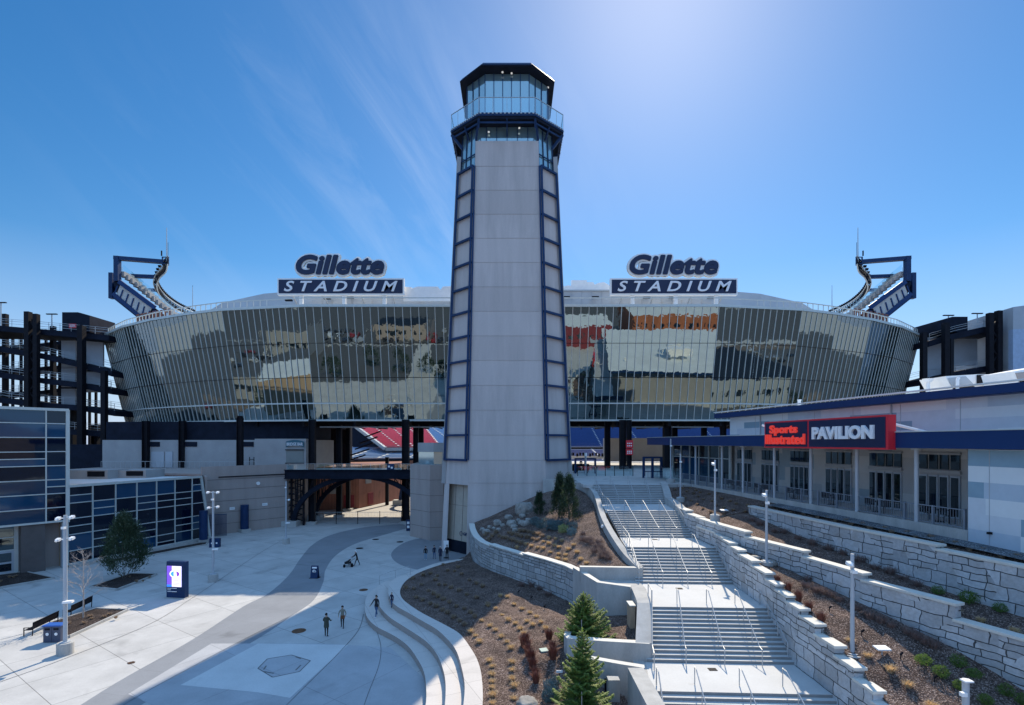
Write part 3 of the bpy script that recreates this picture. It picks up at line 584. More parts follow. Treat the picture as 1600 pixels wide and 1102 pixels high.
# ---- corner seating decks (mirrored) with roof frames, seen end-on above the glass front
def corner(sx, nm):
    def Q(px, py, Y): p = P(px, py, Y); return Vector((p.x*sx*-1 if sx > 0 else p.x, p.y, p.z)) if False else Vector(((p.x) if sx < 0 else -p.x+((1601-1600)/800*Y), p.y, p.z))
    t = thing('upper_deck', f'upper seating deck with navy end frame rising above the {nm} corner of the glass front', 'seating deck', tuple(Q(240, 480, 130)))
    # underside slab: from the low inner end up to the high outer end
    def slab(pts0, Y0, pts1, Y1, name, m):
        a = [Q(x, y, Y0) for x, y in pts0]; b = [Q(x, y, Y1) for x, y in pts1]; n = len(a); mb = MB()
        fs = [tuple(range(n)), tuple(reversed(range(n, 2*n)))]+[(i, i+n, (i+1) % n+n, (i+1) % n) for i in range(n)]
        mb.raw(a+b, fs); return mb.build(name, m, t)
    slab(((177, 442), (184, 437), (256, 492), (262, 508), (216, 497), (186, 470)), 128, ((178, 444), (186, 439), (258, 493), (263, 509), (218, 498), (188, 472)), 134, 'deck', M['soffit'])
    slab(((182, 461), (188, 445), (238, 480), (233, 490), (217, 491)), 127.5, ((182, 462), (188, 446), (238, 481), (233, 491), (217, 492)), 127.9, 'light_panel', M['conc_lt'])
    mb = MB()
    for k in range(7):
        f = k/6; x = 184+f*50; y = 446.5+f*39; a, b = Q(x, y, 127.4), Q(x-5+f*2, y+13, 127.4); mb.bar(a, b, .22, .25)
    mb.bar(Q(186, 440, 127.2), Q(242, 481, 127.2), .5, 1.05); mb.bar(Q(242, 486, 127.2), Q(243, 497, 127.2), .7, .7); mb.bar(Q(177, 459, 127.2), Q(219, 495, 127.2), .5, .8)
    mb.build_each('raker_beam', M['navy2'], t)
    # seating steps on the top face
    mb = MB(); mg = MB()
    for k in range(13):
        f = k/12; x = 191+f*80; y = 428+f*66; Yk = 129+f*10
        a = Q(x, y, Yk); mb.bar(a, a+Vector((0, 3.5, 0)), .95, 1.2)
        if k % 2 == 0: mg.bar(a+Vector((0, 0, .3)), a+Vector((0, 0, 1.6)), .05, .05)
    mb.build('seating_row', M['greyblock'], t)
    a, b = Q(192, 421, 128.6), Q(272, 487, 138.5); mg2 = MB(); mg2.face([a, b, b+Vector((0, 0, 1.3)), a+Vector((0, 0, 1.3))]); mg2.build('glass_guard', M['railglass'], t)
    mg.build('guard_post', M['galv'], t)
    mb = MB()
    mb.bar(Q(183.5, 440, 128), Q(183.5, 401, 128), 1.1, 1.2); mb.bar(Q(179, 403.5, 128), Q(262, 410, 130), 1.2, .9); mb.bar(Q(175, 467, 133), Q(175, 427, 133), 1.0, 1.2)
    mb.bar(Q(190, 431, 136), Q(246, 433, 140), 1.0, .9); mb.bar(Q(228, 453, 150), Q(250, 454, 152), .9, .8); mb.bar(Q(175, 461, 133), Q(219, 496, 133), .9, .8)
    mb.build_each('frame_beam', M['navy'], t)
    # light truss curving away
    tr = thing('light_truss', f'curved lighting truss with floodlights above the {nm} corner of the stadium', 'light truss', tuple(Q(250, 430, 130)))
    c1 = catmull([Q(262, 400, 128), Q(259, 413, 130), Q(249, 424, 134), Q(245, 438, 140), Q(251, 453, 150), Q(264, 467, 163), Q(282, 479, 180), Q(305, 489, 200)], 7)
    c2 = [p+Vector((0, 0, -2.0)) for p in c1]; c3 = [p+Vector((1.6*(1 if sx < 0 else -1)*-1, 1.0, -.6)) for p in c1]
    mb = MB(); mb.tube(c1, .16, 6); mb.tube(c2, .16, 6); mb.tube(c3, .14, 6); mb.build('chord', M['alu'], tr)
    mb = MB()
    for i in range(0, len(c1)-1): mb.bar(c1[i], c2[i+1], .12, .12); mb.bar(c3[i], c1[i+1], .1, .1); mb.bar(c1[i], c2[i], .12, .12); mb.bar(c2[i], c3[i], .1, .1)
    mb.build('lacing', M['steel'], tr)
    for i, p in enumerate(resample(c1, 34)):
        if i < 3: continue
        s_ = MB(); s_.box(tuple(p+Vector((0, -.3, .75))), (.62, .5, .62), tilt=.4); s_.bar(p, p+Vector((0, -.1, .6)), .08, .08); s_.build('floodlight', M['steel'], tr)
        if i % 2 == 0: s_ = MB(); s_.box(tuple(p+Vector((0, -.5, -1.2))), (.7, .4, .6)); s_.build('floodlight', M['steel'], tr)
    mb = MB(); 
    for x_ in (254, 263): mb.bar(Q(x_, 402, 129), Q(x_, 415, 129), .25, .25)
    for y_ in (402, 407, 412): mb.bar(Q(253, y_, 129), Q(264, y_, 129), .2, .2)
    mb.build('maintenance_cage', M['navy'], tr)
    an = thing('antenna_mast', f'tall thin mast on top of the {nm} light truss', 'mast', tuple(Q(260.5, 400, 129)))
    mb = MB(); mb.tube([Q(260.5, 402, 129), Q(260.5, 356, 129)], .13, 6, r2=.07); mb.build('pole', M['galv'], an)
    mb = MB(); mb.tube([Q(262.5, 402, 129), Q(262.5, 379, 129)], .05, 5); mb.tube([Q(252.5, 400, 129), Q(252.5, 392, 129)], .16, 6); mb.build('whip', M['steel'], an)
    an = thing('antenna_mast', f'short thin mast behind the {nm} part of the roof rail', 'mast', tuple(Q(301, 480, 185)))
    mb = MB(); mb.tube([Q(301, 484, 185), Q(301, 449, 185)], .14, 6, r2=.08); mb.build('pole', M['galv'], an)
    mb = MB(); mb.tube([Q(301, 449, 185), Q(301, 446, 185)], .05, 6); mb.build('tip', M['steel'], an)
    # brown deck end behind rail
    mb = MB(); a, b = Q(213, 508, 125), Q(268, 498, 125)
    for i in range(9):
        q0 = a.lerp(b, i/9); q1 = a.lerp(b, (i+.75)/9); mb.face([q0, q1, q1+Vector((0, 0, 2.6)), q0+Vector((0, 0, 2.6))])
    mb.build('brick_end', M['brick'], t)
corner(-1, 'left'); corner(1, 'right')

# ---- roof signs
def roof_sign(x0px, x1px, gx0, gx1, side):
    Y = 90.6
    A = P(x0px, 462, Y); B = P(x1px, 436, Y)
    t = thing('stadium_sign', f'navy and white stadium name sign on the roof, {side} of the tower', 'sign', (A.x, Y, 38.5))
    mb = MB(); mb.box(((A.x+B.x)/2, Y, (A.z+B.z)/2), (B.x-A.x, .8, B.z-A.z)); mb.build('board', M['white'], t)
    mb = MB(); mb.box(((A.x+B.x)/2, Y-.43, (A.z+B.z)/2), (B.x-A.x-.5, .1, B.z-A.z-.55)); mb.build('panel', M['signnavy'], t)
    W_ = B.x-A.x; mb = MB()
    text_mb(mb, 'STADIUM', W_*.895, 1.85, (A.x+W_*.055, Y-.48, A.z+.58), (1, 0, 0), (0, -1, 0), .12, offset=.018, shear=.28, spacing=1.62); mb.build('lettering', M['whitesign'], t)
    a = P(gx0, 433.5, Y); b = P(gx1, 398, Y); w2, h2 = b.x-a.x, b.z-a.z
    # lettering: navy letters over fatter grey and white outlines
    for rad, yy, mm, nm, n_ in ((.15, Y-.45, 'signnavy', 'lettering', 7), (.46, Y-.2, 'white', 'outline', 14), (.54, Y+.05, 'alu', 'outline', 14)):
        mb = MB(); k = None
        for i in range(n_+1):
            an = 6.2832*i/n_; rr = rad if i < n_ else 0; org = (a.x+w2*.045+rr*math.cos(an), yy-.003*i, a.z+h2*.11+rr*math.sin(an))
            text_mb(mb, 'Gillette', w2*.91, h2*.80, org, (1, 0, 0), (0, -1, 0), .2, offset=.012, shear=.22, spacing=1.02)
        mb.build(nm, M[mm], t)
    mb = MB()
    for f in (.18, .52, .84): mb.box((A.x+W_*f, Y+.15, (38+A.z)/2+.1), (.62, .5, A.z-38.0+.2))
    mb.build_each('post', M['white'], t)
    mb = MB()
    for f in (.1, .35, .65, .9): mb.bar((A.x+W_*f, Y+.4, A.z+.4), (A.x+W_*f, 95.5, ZT-.1), .18, .18)
    mb.build_each('brace', M['galv'], t)
roof_sign(435, 632, 459, 607, 'left'); roof_sign(953, 1151, 977, 1126, 'right')

# ================================================================ BRIDGE AND ARCH (left of the tower)
br = thing('footbridge', 'dark steel footbridge on a round arch left of the tower', 'bridge', (-26.5, 89, 0))
mb = MB(); mb.prism([(-39, 88.6), (-17.4, 88.6), (-17.4, 97), (-39, 97)], 9.25, 9.62); mb.build('deck', M['conc_lt'], br)
mb = MB(); mb.box((-28.2, 88.3, 8.95), (21.8, .5, 1.45)); mb.box((-28.2, 88.0, 9.7), (21.8, .5, .12)); mb.box((-28.2, 88.0, 8.25), (21.8, .5, .12)); mb.box((-28.2, 97, 8.95), (21.8, .4, 1.3)); mb.build('girder', M['soffit'], br)
def arch(cx, Y, a, h, zf, wd, ht, n=28, f0=0.0, f1=1.0):
    pts = [Vector((cx-a*math.cos(math.pi*(f0+(f1-f0)*i/n)), Y, zf+h*math.sin(math.pi*(f0+(f1-f0)*i/n)))) for i in range(n+1)]
    mb = MB()
    for p, q in zip(pts, pts[1:]): mb.bar(p, q+(q-p)*.03, wd, ht, up=(0, 1, 0))
    return mb, pts
for Y, dx in ((88.8, 0), (95.5, 1.2)):
    mb, pts = arch(-26.4+dx, Y, 11.4, 8.0, .5, .75, .7); mb.build('arch', M['soffit'], br)
    for half_ in (-1, 1):
      mb = MB()
      for i in range(2, 27):
        p = pts[i]
        if (p.x+26.4-dx)*half_ < 0: continue
        if abs(p.x+26.4-dx) > 4 and p.z < 7.9: mb.bar(p, (p.x, p.y, 8.3), .14, .14)
        if i % 2 == 0 and abs(p.x+26.4-dx) > 4 and p.z < 7.5: mb.bar(p, (pts[i+(1 if p.x < -26 else -1)].x, p.y, 8.3), .12, .12)
      mb.build('lattice', M['steel'], br)
mb = MB(); mb.box((-38.2, 88.5, .45), (2.6, 2.0, .9)); mb.box((-15.2, 88.5, .45), (2, 2, .9)); mb.box((-36.6, 95.5, .45), (2.4, 2, .9)); mb.build_each('abutment', M['concrete'], br)
mb = MB()
for i in range(14): mb.bar((-38.8+i*1.6, 88.35, 9.62), (-38.8+i*1.6, 88.35, 10.75), .05, .05)
mb.bar((-38.8, 88.35, 10.75), (-17.6, 88.35, 10.75), .07, .06); mb.build('guard_rail', M['galv'], br)
mb = MB(); mb.face([(-38.8, 88.37, 9.7), (-17.6, 88.37, 9.7), (-17.6, 88.37, 10.65), (-38.8, 88.37, 10.65)]); mb.build('glass_guard', M['railglass'], br)
mb = MB()
for i in range(8):
    z0 = i*1.02+.9; mb.bar((-40.4, 88.9, z0), (-36.4, 89.6, z0+1.0), .13, .13); mb.bar((-36.4, 88.9, z0), (-40.4, 89.6, z0+1.0), .13, .13)
for x in (-40.5, -38.4, -36.3): mb.bar((x, 89.2, 0), (x, 89.2, 8.6), .3, .3)
mb.build('braced_tower', M['steel'], br)
t = thing('small_screen', 'small dark sign box on the footbridge railing', 'sign', (-21, 88.1, 10.1)); mb = MB(); mb.box((-20.9, 88.1, 10.2), (1.2, .2, 1.1)); mb.build('box', M['navy'], t)
mb = MB(); mb.box((-21.15, 87.98, 10.3), (.3, .05, .3)); mb.box((-20.65, 87.98, 10.1), (.35, .05, .3)); mb.build('panel', M['white'], t)
# fence across the archway
t = thing('mesh_fence', 'low dark mesh fence across the archway', 'fence', (-28, 90.6, 0)); mb = MB()
for i in range(60): mb.bar((-35+i*.26, 90.6, .05), (-35+i*.26, 90.6, 2.1), .02, .02)
mb.bar((-35, 90.6, 2.1), (-19.6, 90.6, 2.1), .05, .05); mb.bar((-35, 90.6, .15), (-19.6, 90.6, .15), .05, .05); mb.build('mesh', M['galv'], t)
mb = MB()
for x in (-35, -31.1, -27.3, -23.4, -19.6): mb.bar((x, 90.6, 0), (x, 90.6, 2.3), .09, .09)
mb.build('post', M['steel'], t)
# what lies behind the arch: brick building, sunlit ground, concourse
t = thing('brick_building', 'red brick building seen through the archway', 'building', (-40, 118, 0))
mb = MB(); mb.prism([(-52, 104), (-33.5, 112), (-28.5, 130), (-29, 150), (-60, 150)], 0, 9.2); mb.build('wall', M['brick'], t)
for p, rz in (((-35.4, 111.15, 1.7), R(23.4)), ((-32.2, 116.5, 1.7), R(74.5)), ((-38.0, 110.0, 4.2), R(23.4)), ((-32.4, 115.5, 6.0), R(74.5))):
    mb = MB(); mb.box(p, (2.2, .25, 2.6 if p[2] < 3 else 1.6), rz); mb.build('window', M['greyblock'] if p[2] > 3 else M['darkred'], t)
for x0, Y0, x1, Y1, lab in ((-26.5, 112, -17, 130, 'tall steel leg and arch of the second bridge behind the archway'),):
    t = thing('rear_arch', lab, 'arch', (-20, 118, 0)); mb, _ = arch(-17.5, 118, 8.2, 10.5, .4, .8, .7); mb.build('arch', M['navy'], t); mb = MB(); mb.box((-25.7, 118, .6), (3.2, 2, 1.2)); mb.build('abutment', M['conc_lt'], t)
    mb = MB(); mb.bar((-28.8, 118, 0), (-28.8, 118, 11), .7, .7); mb.build('leg', M['steel'], t)
mb = MB(); mb.prism([(-24, 150), (30, 150), (30, 151), (-24, 151)], 0, 7.0); o = mb.build('concourse_wall', M['greyblock'], loc=(0, 150, 0)); setp(o, 'pale wall far behind the archway', 'wall')
t = thing('far_railing', 'grey railing along the far ground behind the archway', 'railing', (-10, 128, 0)); mb = MB(); mb.bar((-27, 140, 2.2), (0, 122, 2.2), .1, .1)
for i in range(60): mb.bar((-27+i*.46, 140-i*.305, 0), (-27+i*.46, 140-i*.305, 2.2), .05, .05)
mb.build('bars', M['galv'], t)

# ---- block beside the tower
t = thing('stair_block', 'tan precast block with chamfered corner left of the tower', 'building', (-14, 78, 0))
poly = [(-15.7, 78.9), (-12.1, 75.4), (-10.2, 76.0), (-9.0, 84), (-15.7, 90)]
mb = MB(); mb.prism(poly, 0, 11.1); mb.build('wall', M['tan'], t)
mb = MB()
for z in (1.9, 4.2, 6.6, 8.9):
    q = [Vector(p) for p in poly]
    for a, b in ((q[0], q[1]), (q[1], q[2])): mb.bar((a.x, a.y-.012, z), (b.x, b.y-.012, z), .03, .04)
mb.build('groove', M['groove'], t)
mb = MB(); mb.prism([(-14.5, 79.5), (-11.8, 77.2), (-9.6, 77.5), (-9.2, 84), (-14.5, 88)], 11.1, 14.0); mb.build('upper_glass', M['glass_top'], t)
mb = MB(); mb.prism([(-14.6, 79.4), (-11.8, 77.0), (-9.5, 77.3), (-9.2, 84), (-14.6, 88)], 13.0, 14.4); mb.build('upper_band', M['greyblock'], t)
for px, py, lab, H_ in ((638, 830, 'navy poster stand at the corner of the tan block', 1.3),):
    p = G(px, py); t = thing('poster_stand', lab, 'sign stand', tuple(p)); mb = MB(); mb.box((p.x, p.y, .95), (.65, .12, 1.8)); mb.build('board', M['navy'], t)
    mb = MB(); mb.box((p.x, p.y-.07, 1.35), (.4, .02, .4)); mb.box((p.x, p.y-.07, .7), (.4, .02, .4)); mb.build('panel', M['white'], t)

# ---- concourse blocks on the left
t = thing('concourse_block', 'tan concrete block wall below the glass front, left of the archway', 'building', (-44, 86, 0))
A, B = Vector((-47.6, 78.6)), Vector((-38.9, 88.3))
mb = MB(); mb.prism([(A.x, A.y), (B.x, B.y), (B.x, 99), (-80, 99), (-80, 84), (-52, 80)], 0, 9.6); mb.build('wall', M['tan'], t)
mb = MB(); dn = (B-A).normalized(); nn = Vector((dn.y, -dn.x))
for z in (1.6, 3.4, 5.2, 7.0, 8.6): mb.bar((A.x+nn.x*.01, A.y+nn.y*.01, z), (B.x+nn.x*.01, B.y+nn.y*.01, z), .03, .05)
mb.build('groove', M['groove'], t)
mb = MB(); mb.bar((A.x+1.5+nn.x*.2, A.y+1.7+nn.y*.2, 9.0), (B.x+nn.x*.2, B.y+nn.y*.2, 9.0), .12, .16); mb.bar((A.x+nn.x*.2, A.y+nn.y*.2, .5), (A.x+nn.x*.2, A.y+nn.y*.2, 9.4), .12, .12); mb.build('conduit', M['steel'], t)
mb = MB(); mb.wall([(A.x+.0, A.y), (B.x, B.y)], [9.6, 9.6], [10.7, 10.7], .5, 0, 0); mb.build('parapet', M['tan'], t)
mb = MB(); mb.prism([(-55, 77.5), (-47.7, 77.9), (-47.8, 80), (-55, 81)], 0, 9.3); mb.build('brick_strip', M['brick'], t)
up = lambda px, z0, z1, Y=95.0, dy=0: None
t = thing('upper_concourse', 'light grey upper concourse wall with dark openings under the glass front', 'building', (-55, 95, 9.6))
mb = MB(); mb.prism([(-78, 97.5), (-38.2, 95), (-37.6, 95.4), (-37.6, 108), (-78, 108)], 9.61, 14.9); mb.build('wall', M['greyblock'], t)
mb = MB(); mb.prism([(-78, 98.4), (-38.2, 96), (-38.2, 108), (-78, 108)], 14.9, 18.4); mb.build('dark_band', M['soffit'], t)
mb = MB()
for px, w_, z, h_ in ((239, 2.4, 14.1, .9), (298, 2.4, 14.1, .9), (388, 2.2, 14.1, .9)):
    Y = 95.2-(px-500)*.0012*10*.45; x = (px-800)/800*Y; mb.box((x, 94.95+(-38.2-x)*.0628, z), (w_, .12, h_), R(-3.6))
mb.build_each('louvre', M['soffit'], t)
mb = MB()
for px, w_ in ((243, 2.6), (262, 1.4)): x = (px-800)/800*96.2; mb.box((x, 94.93+(-38.2-x)*.0628, 11.2), (w_, .12, 3.0), R(-3.6))
mb.build_each('door', M['panelgrey'], t)
mb = MB(); x = (393-800)/800*95.5; mb.box((x, 94.8, 11), (.1, .1, 1.5)); mb.box((x+.8, 94.8, 11), (.1, .1, 1.5)); mb.box((x+.4, 94.8, 11.3), (.8, .1, .1)); mb.build('ladder', M['steel'], t)
mb = MB()
for i in range(40): mb.bar((-77+i*.96, 93.6+(-38-(-77+i*.96))*.06, 9.6), (-77+i*.96, 93.6+(-38-(-77+i*.96))*.06, 10.9), .05, .05)
mb.bar((-77, 95.9, 10.9), (-39, 93.65, 10.9), .07, .07); mb.build('guard_rail', M['galv'], t)
bb = thing('bar_kiosk', 'grey block kiosk with closed shutter under the BRIDGE BAR sign', 'kiosk', (-38.5, 92, 9.6))
K0 = Vector(((398-800)/800*92, 92)); K1 = Vector(((478-800)/800*92, 92))
mb = MB(); mb.prism([(K0.x, 92), (K1.x, 92), (K1.x, 95), (K0.x, 95)], 9.61, 15.1); mb.build('wall', M['greyblock'], bb)
a, b = P(447, 724, 91.9), P(474, 703, 91.9); mb = MB(); mb.box(((a.x+b.x)/2, 91.95, (a.z+b.z)/2), (b.x-a.x, .12, b.z-a.z)); mb.build('shutter', mat('shutter_grey', (.22, .235, .22), .6, var=.05), bb)
mb = MB(); mb.box(((a.x+b.x)/2, 91.85, a.z), (b.x-a.x+.2, .3, .15)); mb.box(((a.x+b.x)/2, 91.85, b.z), (b.x-a.x+.2, .3, .15)); mb.build('shutter_box', M['steel'], bb)
t = thing('bar_sign', 'small arched teal sign reading BRIDGE BAR over the shutter', 'sign', (-38.7, 91.7, 14)); a, b = P(447, 698, 91.8), P(475, 688, 91.8)
mb = MB(); n = 10; pl = [(a.x+(b.x-a.x)*i/n, 91.7, b.z-.25+.3*math.sin(math.pi*i/n)) for i in range(n+1)]; pb = [(p[0], 91.7, p[2]-1.0) for p in pl]
for i in range(n): mb.raw([pb[i], pb[i+1], pl[i+1], pl[i]]+[(q[0], 91.85, q[2]) for q in (pb[i], pb[i+1], pl[i+1], pl[i])], [(0, 1, 2, 3), (7, 6, 5, 4), (3, 2, 6, 7), (0, 4, 5, 1), (0, 3, 7, 4), (1, 5, 6, 2)])
mb.build('board', mat('sign_teal', (.03, .12, .16), .5), t)
mb = MB(); text_mb(mb, 'BRIDGE BAR', (b.x-a.x)*.9, .55, (a.x+(b.x-a.x)*.05, 91.69, b.z-.98), (1, 0, 0), (0, -1, 0), .05, offset=.015); mb.build('lettering', M['whitesign'], t)
# small things on the tan wall
def on_wall(f, z, off=.06): p = A.lerp(B, f)+nn*off; return (p.x, p.y, z)
wrz = math.atan2(dn.y, dn.x)
for f, z, w_, h_, lab in ((.33, 3.9, .75, .4, 'small white notice on the tan wall beside the steel column'), (.72, 4.1, .85, .42, 'small white notice on the tan wall right of the dark banner')):
    t = thing('notice', lab, 'notice', on_wall(f, z)); mb = MB(); mb.box(on_wall(f, z), (w_, .06, h_), wrz); mb.build('plate', M['white'], t); mb = MB(); mb.box(on_wall(f, z, .1), (w_*.8, .02, .06), wrz); mb.build('text_line', M['panelgrey'], t)
p = on_wall(.63, 7.7, .25); t = thing('wall_lamp', 'round white lamp high on the tan wall', 'lamp', p); mb = MB(); mb.tube([on_wall(.63, 7.7, 0), on_wall(.63, 7.7, .35)], .22, 12, r2=.3); mb.build('head', M['white'], t)
p = on_wall(.45, 0, .9); t = thing('banner_pillar', 'dark ribbed cylinder banner standing against the tan wall', 'pillar', p)
mb = MB(); mb.tube([(p[0], p[1], .55), (p[0], p[1], 4.4)], .62, 20); mb.build('drum', M['navy'], t); mb = MB(); mb.box((p[0], p[1], .28), (1.4, 1.4, .55), wrz); mb.build('plinth', M['concrete'], t)

# stands seen through the gap under the glass front
def stand(name, label, a, b, c, d, rows, m, aisles=0):
    """tiered seating from front edge a-b to rear edge d-c"""
    a, b, c, d = map(Vector, (a, b, c, d)); t = thing(name, label, 'seating stand', tuple(a)); mb = MB()
    for i in range(rows):
        f, g_ = i/rows, (i+1)/rows
        p, q = a.lerp(d, f), b.lerp(c, f); p2, q2 = a.lerp(d, g_), b.lerp(c, g_)
        r1_, r2_ = Vector((p.x, p.y, p2.z)), Vector((q.x, q.y, q2.z))
        mb.face([p, q, r2_, r1_], 0); mb.face([r1_, r2_, q2, p2], 0)
    mb.build('seating_rows', M[m], t)
    if aisles:
        mb = MB()
        for k in range(aisles+1):
            f = k/aisles; p, q = a.lerp(b, f), d.lerp(c, f); mb.bar(p+Vector((0, 0, .1)), q+Vector((0, 0, .1)), .6, .25)
        mb.build('aisle', M['conc_lt'], t)
    return t
stand('seating_stand', 'dark blue upper stand across the field, right of the tower', (20, 205, 12.6), (100, 205, 12.6), (100, 232, 24), (18, 232, 24), 18, 'blueseat', 5)
stand('seating_stand', 'dark blue lower stand across the field, right of the tower', (20, 185, 7.6), (100, 185, 7.6), (100, 204, 11.6), (18, 204, 11.6), 12, 'blueseat', 6)
stand('seating_stand', 'red upper stand seen left of the tower through the gap', (-37, 150, 12.9), (-22, 158, 12.9), (-34, 192, 21.5), (-56, 175, 21.5), 16, 'redseat', 4)
stand('seating_stand', 'pale blue upper stand seen between the red stand and the tower', (-24, 170, 13.2), (-8, 185, 13.2), (-14, 220, 22.5), (-46, 200, 22.5), 18, 'lightseat', 3)
stand('seating_stand', 'dark blue far stand seen just left of the tower', (-16, 200, 12.8), (18, 206, 12.8), (20, 235, 24), (-30, 228, 24), 18, 'blueseat', 4)
stand('seating_stand', 'pale blue lower stand seen above the footbridge', (-52, 132, 9.9), (-14, 150, 9.9), (-10, 178, 12.9), (-50, 160, 12.9), 9, 'lightseat', 5)
mb = MB()
for x, y, z, w_ in ((40, 204.3, 12.1, 70), (-5, 199.5, 12.3, 36)): mb.box((x, y, z), (w_, .6, .9))
o = mb.build('stand_fascia', M['steel'], loc=(20, 204, 12)); setp(o, 'dark fascia band between the two far stands', 'fascia')
mb = MB(); mb.bar((-37, 149.5, 12.6), (-55, 174, 21.2), .8, 1.0); mb.bar((-37, 149.5, 12.4), (-22, 157.5, 12.4), .6, .9); o = mb.build('raker_girder', M['galv'], loc=(-40, 150, 12)); setp(o, 'pale sloping girder under the red stand', 'girder')
mb = MB(); mb.prism([(24, 128), (52, 128), (52, 135), (24, 135)], 9.62, 15.5); o = mb.build('service_block', M['greyblock'], loc=(35, 130, 9.6)); setp(o, 'plain grey service block beneath the right stands', 'building')
mb = MB(); mb.prism([(-58, 128), (-41.5, 128), (-41.5, 133), (-58, 133)], 9.62, 18.4)
for k in range(5): mb.bar((-41.5+k*1.2, 127.5, 9.7+k*1.5), (-36.5+k*1.0, 127.5, 9.7+k*1.5+1.6), .5, .3)
o = mb.build('stair_core', M['steel'], loc=(-50, 128, 9.6)); setp(o, 'dark stair core behind the columns left of the red seats', 'building')
mb = MB(); mb.prism([(-170, 240), (-42, 240), (-42, 244), (-170, 244)], 0, 27); o = mb.build('far_wall', M['soffit'], loc=(-100, 240, 0)); setp(o, 'dark wall far behind the red seats', 'wall')
# press of small things on the sunlit concourse far behind the gates
t = thing('field_fence', 'white and dark field-side fence far behind the gates', 'fence', (25, 128, 9.6)); mb = MB(); mb.box((28, 130, 10.6), (60, .2, .7)); mb.build('board', M['white'], t)
mb = MB()
for i in range(70): mb.box((0+i*.82+random.uniform(-.2, .2), 129.6, 11.3+random.uniform(-.1, .15)), (.45, .3, .8))
mb.build('slat', M['steel'], t)
# ================================================================ TOWER
TW = thing('lighthouse_tower', 'tall tapering precast observation tower with navy ladder frames and a glass lantern', 'tower', (-.65, 73.5, 0))
TX, TY = -.65, 73.5
def octp(a, w_, d, e, z, cx=TX): return [Vector((cx-a, TY-d, z)), Vector((cx+a, TY-d, z)), Vector((cx+w_, TY-e, z)), Vector((cx+w_, TY+e, z)), Vector((cx+a, TY+d, z)), Vector((cx-a, TY+d, z)), Vector((cx-w_, TY+e, z)), Vector((cx-w_, TY-e, z))]
def ringz(z):
    f = z/50.6; a = 5.12-.93*f; w_ = 8.8-2.3*f; return octp(a, w_, w_, a, z)
def loft(rings, m=0, cap=True):
    mb = MB(); n = len(rings[0]); vs = [p for r in rings for p in r]; fs = []
    for k in range(len(rings)-1):
        for i in range(n): fs.append((k*n+i, k*n+(i+1) % n, (k+1)*n+(i+1) % n, (k+1)*n+i))
    if cap: fs += [tuple(reversed(range(n))), tuple(range((len(rings)-1)*n, len(rings)*n))]
    mb.raw(vs, fs, m); return mb
# shaft: full octagon above 9 m; below, the left front diagonal is recessed
TT = [M['tower'], slab_mat('tower_precast_dark', (.474, .42, .395), wx=60, wy=60, joint=.001, var=.08, vari=.02, stain=.10, streak=True), slab_mat('tower_precast_light', (.515, .46, .435), wx=60, wy=60, joint=.001, var=.08, vari=.02, stain=.08, streak=True)]
zs_ = [9.0]+[12.2+3.2*k for k in range(13)]; zs_[-1] = 50.6; sh_ = MB()
for k, tn in zip(range(13), (0, 2, 0, 0, 2, 1, 2, 1, 0, 2, 0, 1, 0)):
    ra, rb = ringz(zs_[k]), ringz(zs_[k+1]) if k < 12 else ringz(50.6)
    for i in range(8): sh_.face([ra[i], ra[(i+1) % 8], rb[(i+1) % 8], rb[i]], tn)
sh_.face(ringz(50.6)); sh_.build('shaft', TT, TW)
b0, b9 = ringz(0), ringz(8.995)
lo = [b0, b9]; mb = MB()
order = [(0, 1), (1, 2), (2, 3), (3, 4), (4, 5), (5, 6), (6, 7)]
for i, j in order: mb.face([b0[i], b0[j], b9[j], b9[i]])
rec = lambda p, k: Vector((p.x+k*.62, p.y+k*.55, p.z))
mb.face([b0[0], rec(b0[0], 1), rec(b9[0], 1), b9[0]]); mb.face([rec(b0[7], 1), b0[7], b9[7], rec(b9[7], 1)])
d7 = b0[7].lerp(b0[0], .22); d7t = b9[7].lerp(b9[0], .22); mb.face([b0[7], d7, d7t, b9[7]])
mb.build('base', M['tower'], TW)
mb = MB(); q0, q1, q2, q3 = rec(b0[7], 1), rec(b0[0], 1), rec(b9[0], 1), rec(b9[7], 1)
mb.face([q0+Vector((0, 0, 1.6)), q1+Vector((0, 0, 1.6)), q2, q3]); mb.face([q0, q1, q1+Vector((0, 0, 1.6)), q0+Vector((0, 0, 1.6))], 1)
mb.build('recess_wall', [mat('recess_panel', (.42, .36, .29), .7, var=.06), M['soffit']], TW)
mb = MB()
for f in (.3, .62, .86): mb.bar(q0.lerp(q1, f)+Vector((-.02, -.03, 1.6)), q3.lerp(q2, f)+Vector((-.02, -.03, 0)), .03, .03)
for z in (3.2, 6.2): mb.bar(q0.lerp(q3, z/9)+Vector((-.02, -.03, 0)), q1.lerp(q2, z/9)+Vector((-.02, -.03, 0)), .03, .03)
mb.build('recess_groove', M['groove'], TW)
dd = (q1-q0).normalized(); nd = Vector((dd.y, -dd.x, 0)); pl = q0.lerp(q1, .55)+Vector((0, 0, 2.3))+nd*.03
mb = MB(); text_mb(mb, 'O', .55, .6, pl, dd, nd, .03, offset=-.01); text_mb(mb, 'GIV', .95, .4, pl+dd*.75+Vector((0, 0, .12)), dd, nd, .03, offset=.02); mb.build('lettering', M['navy'], TW)
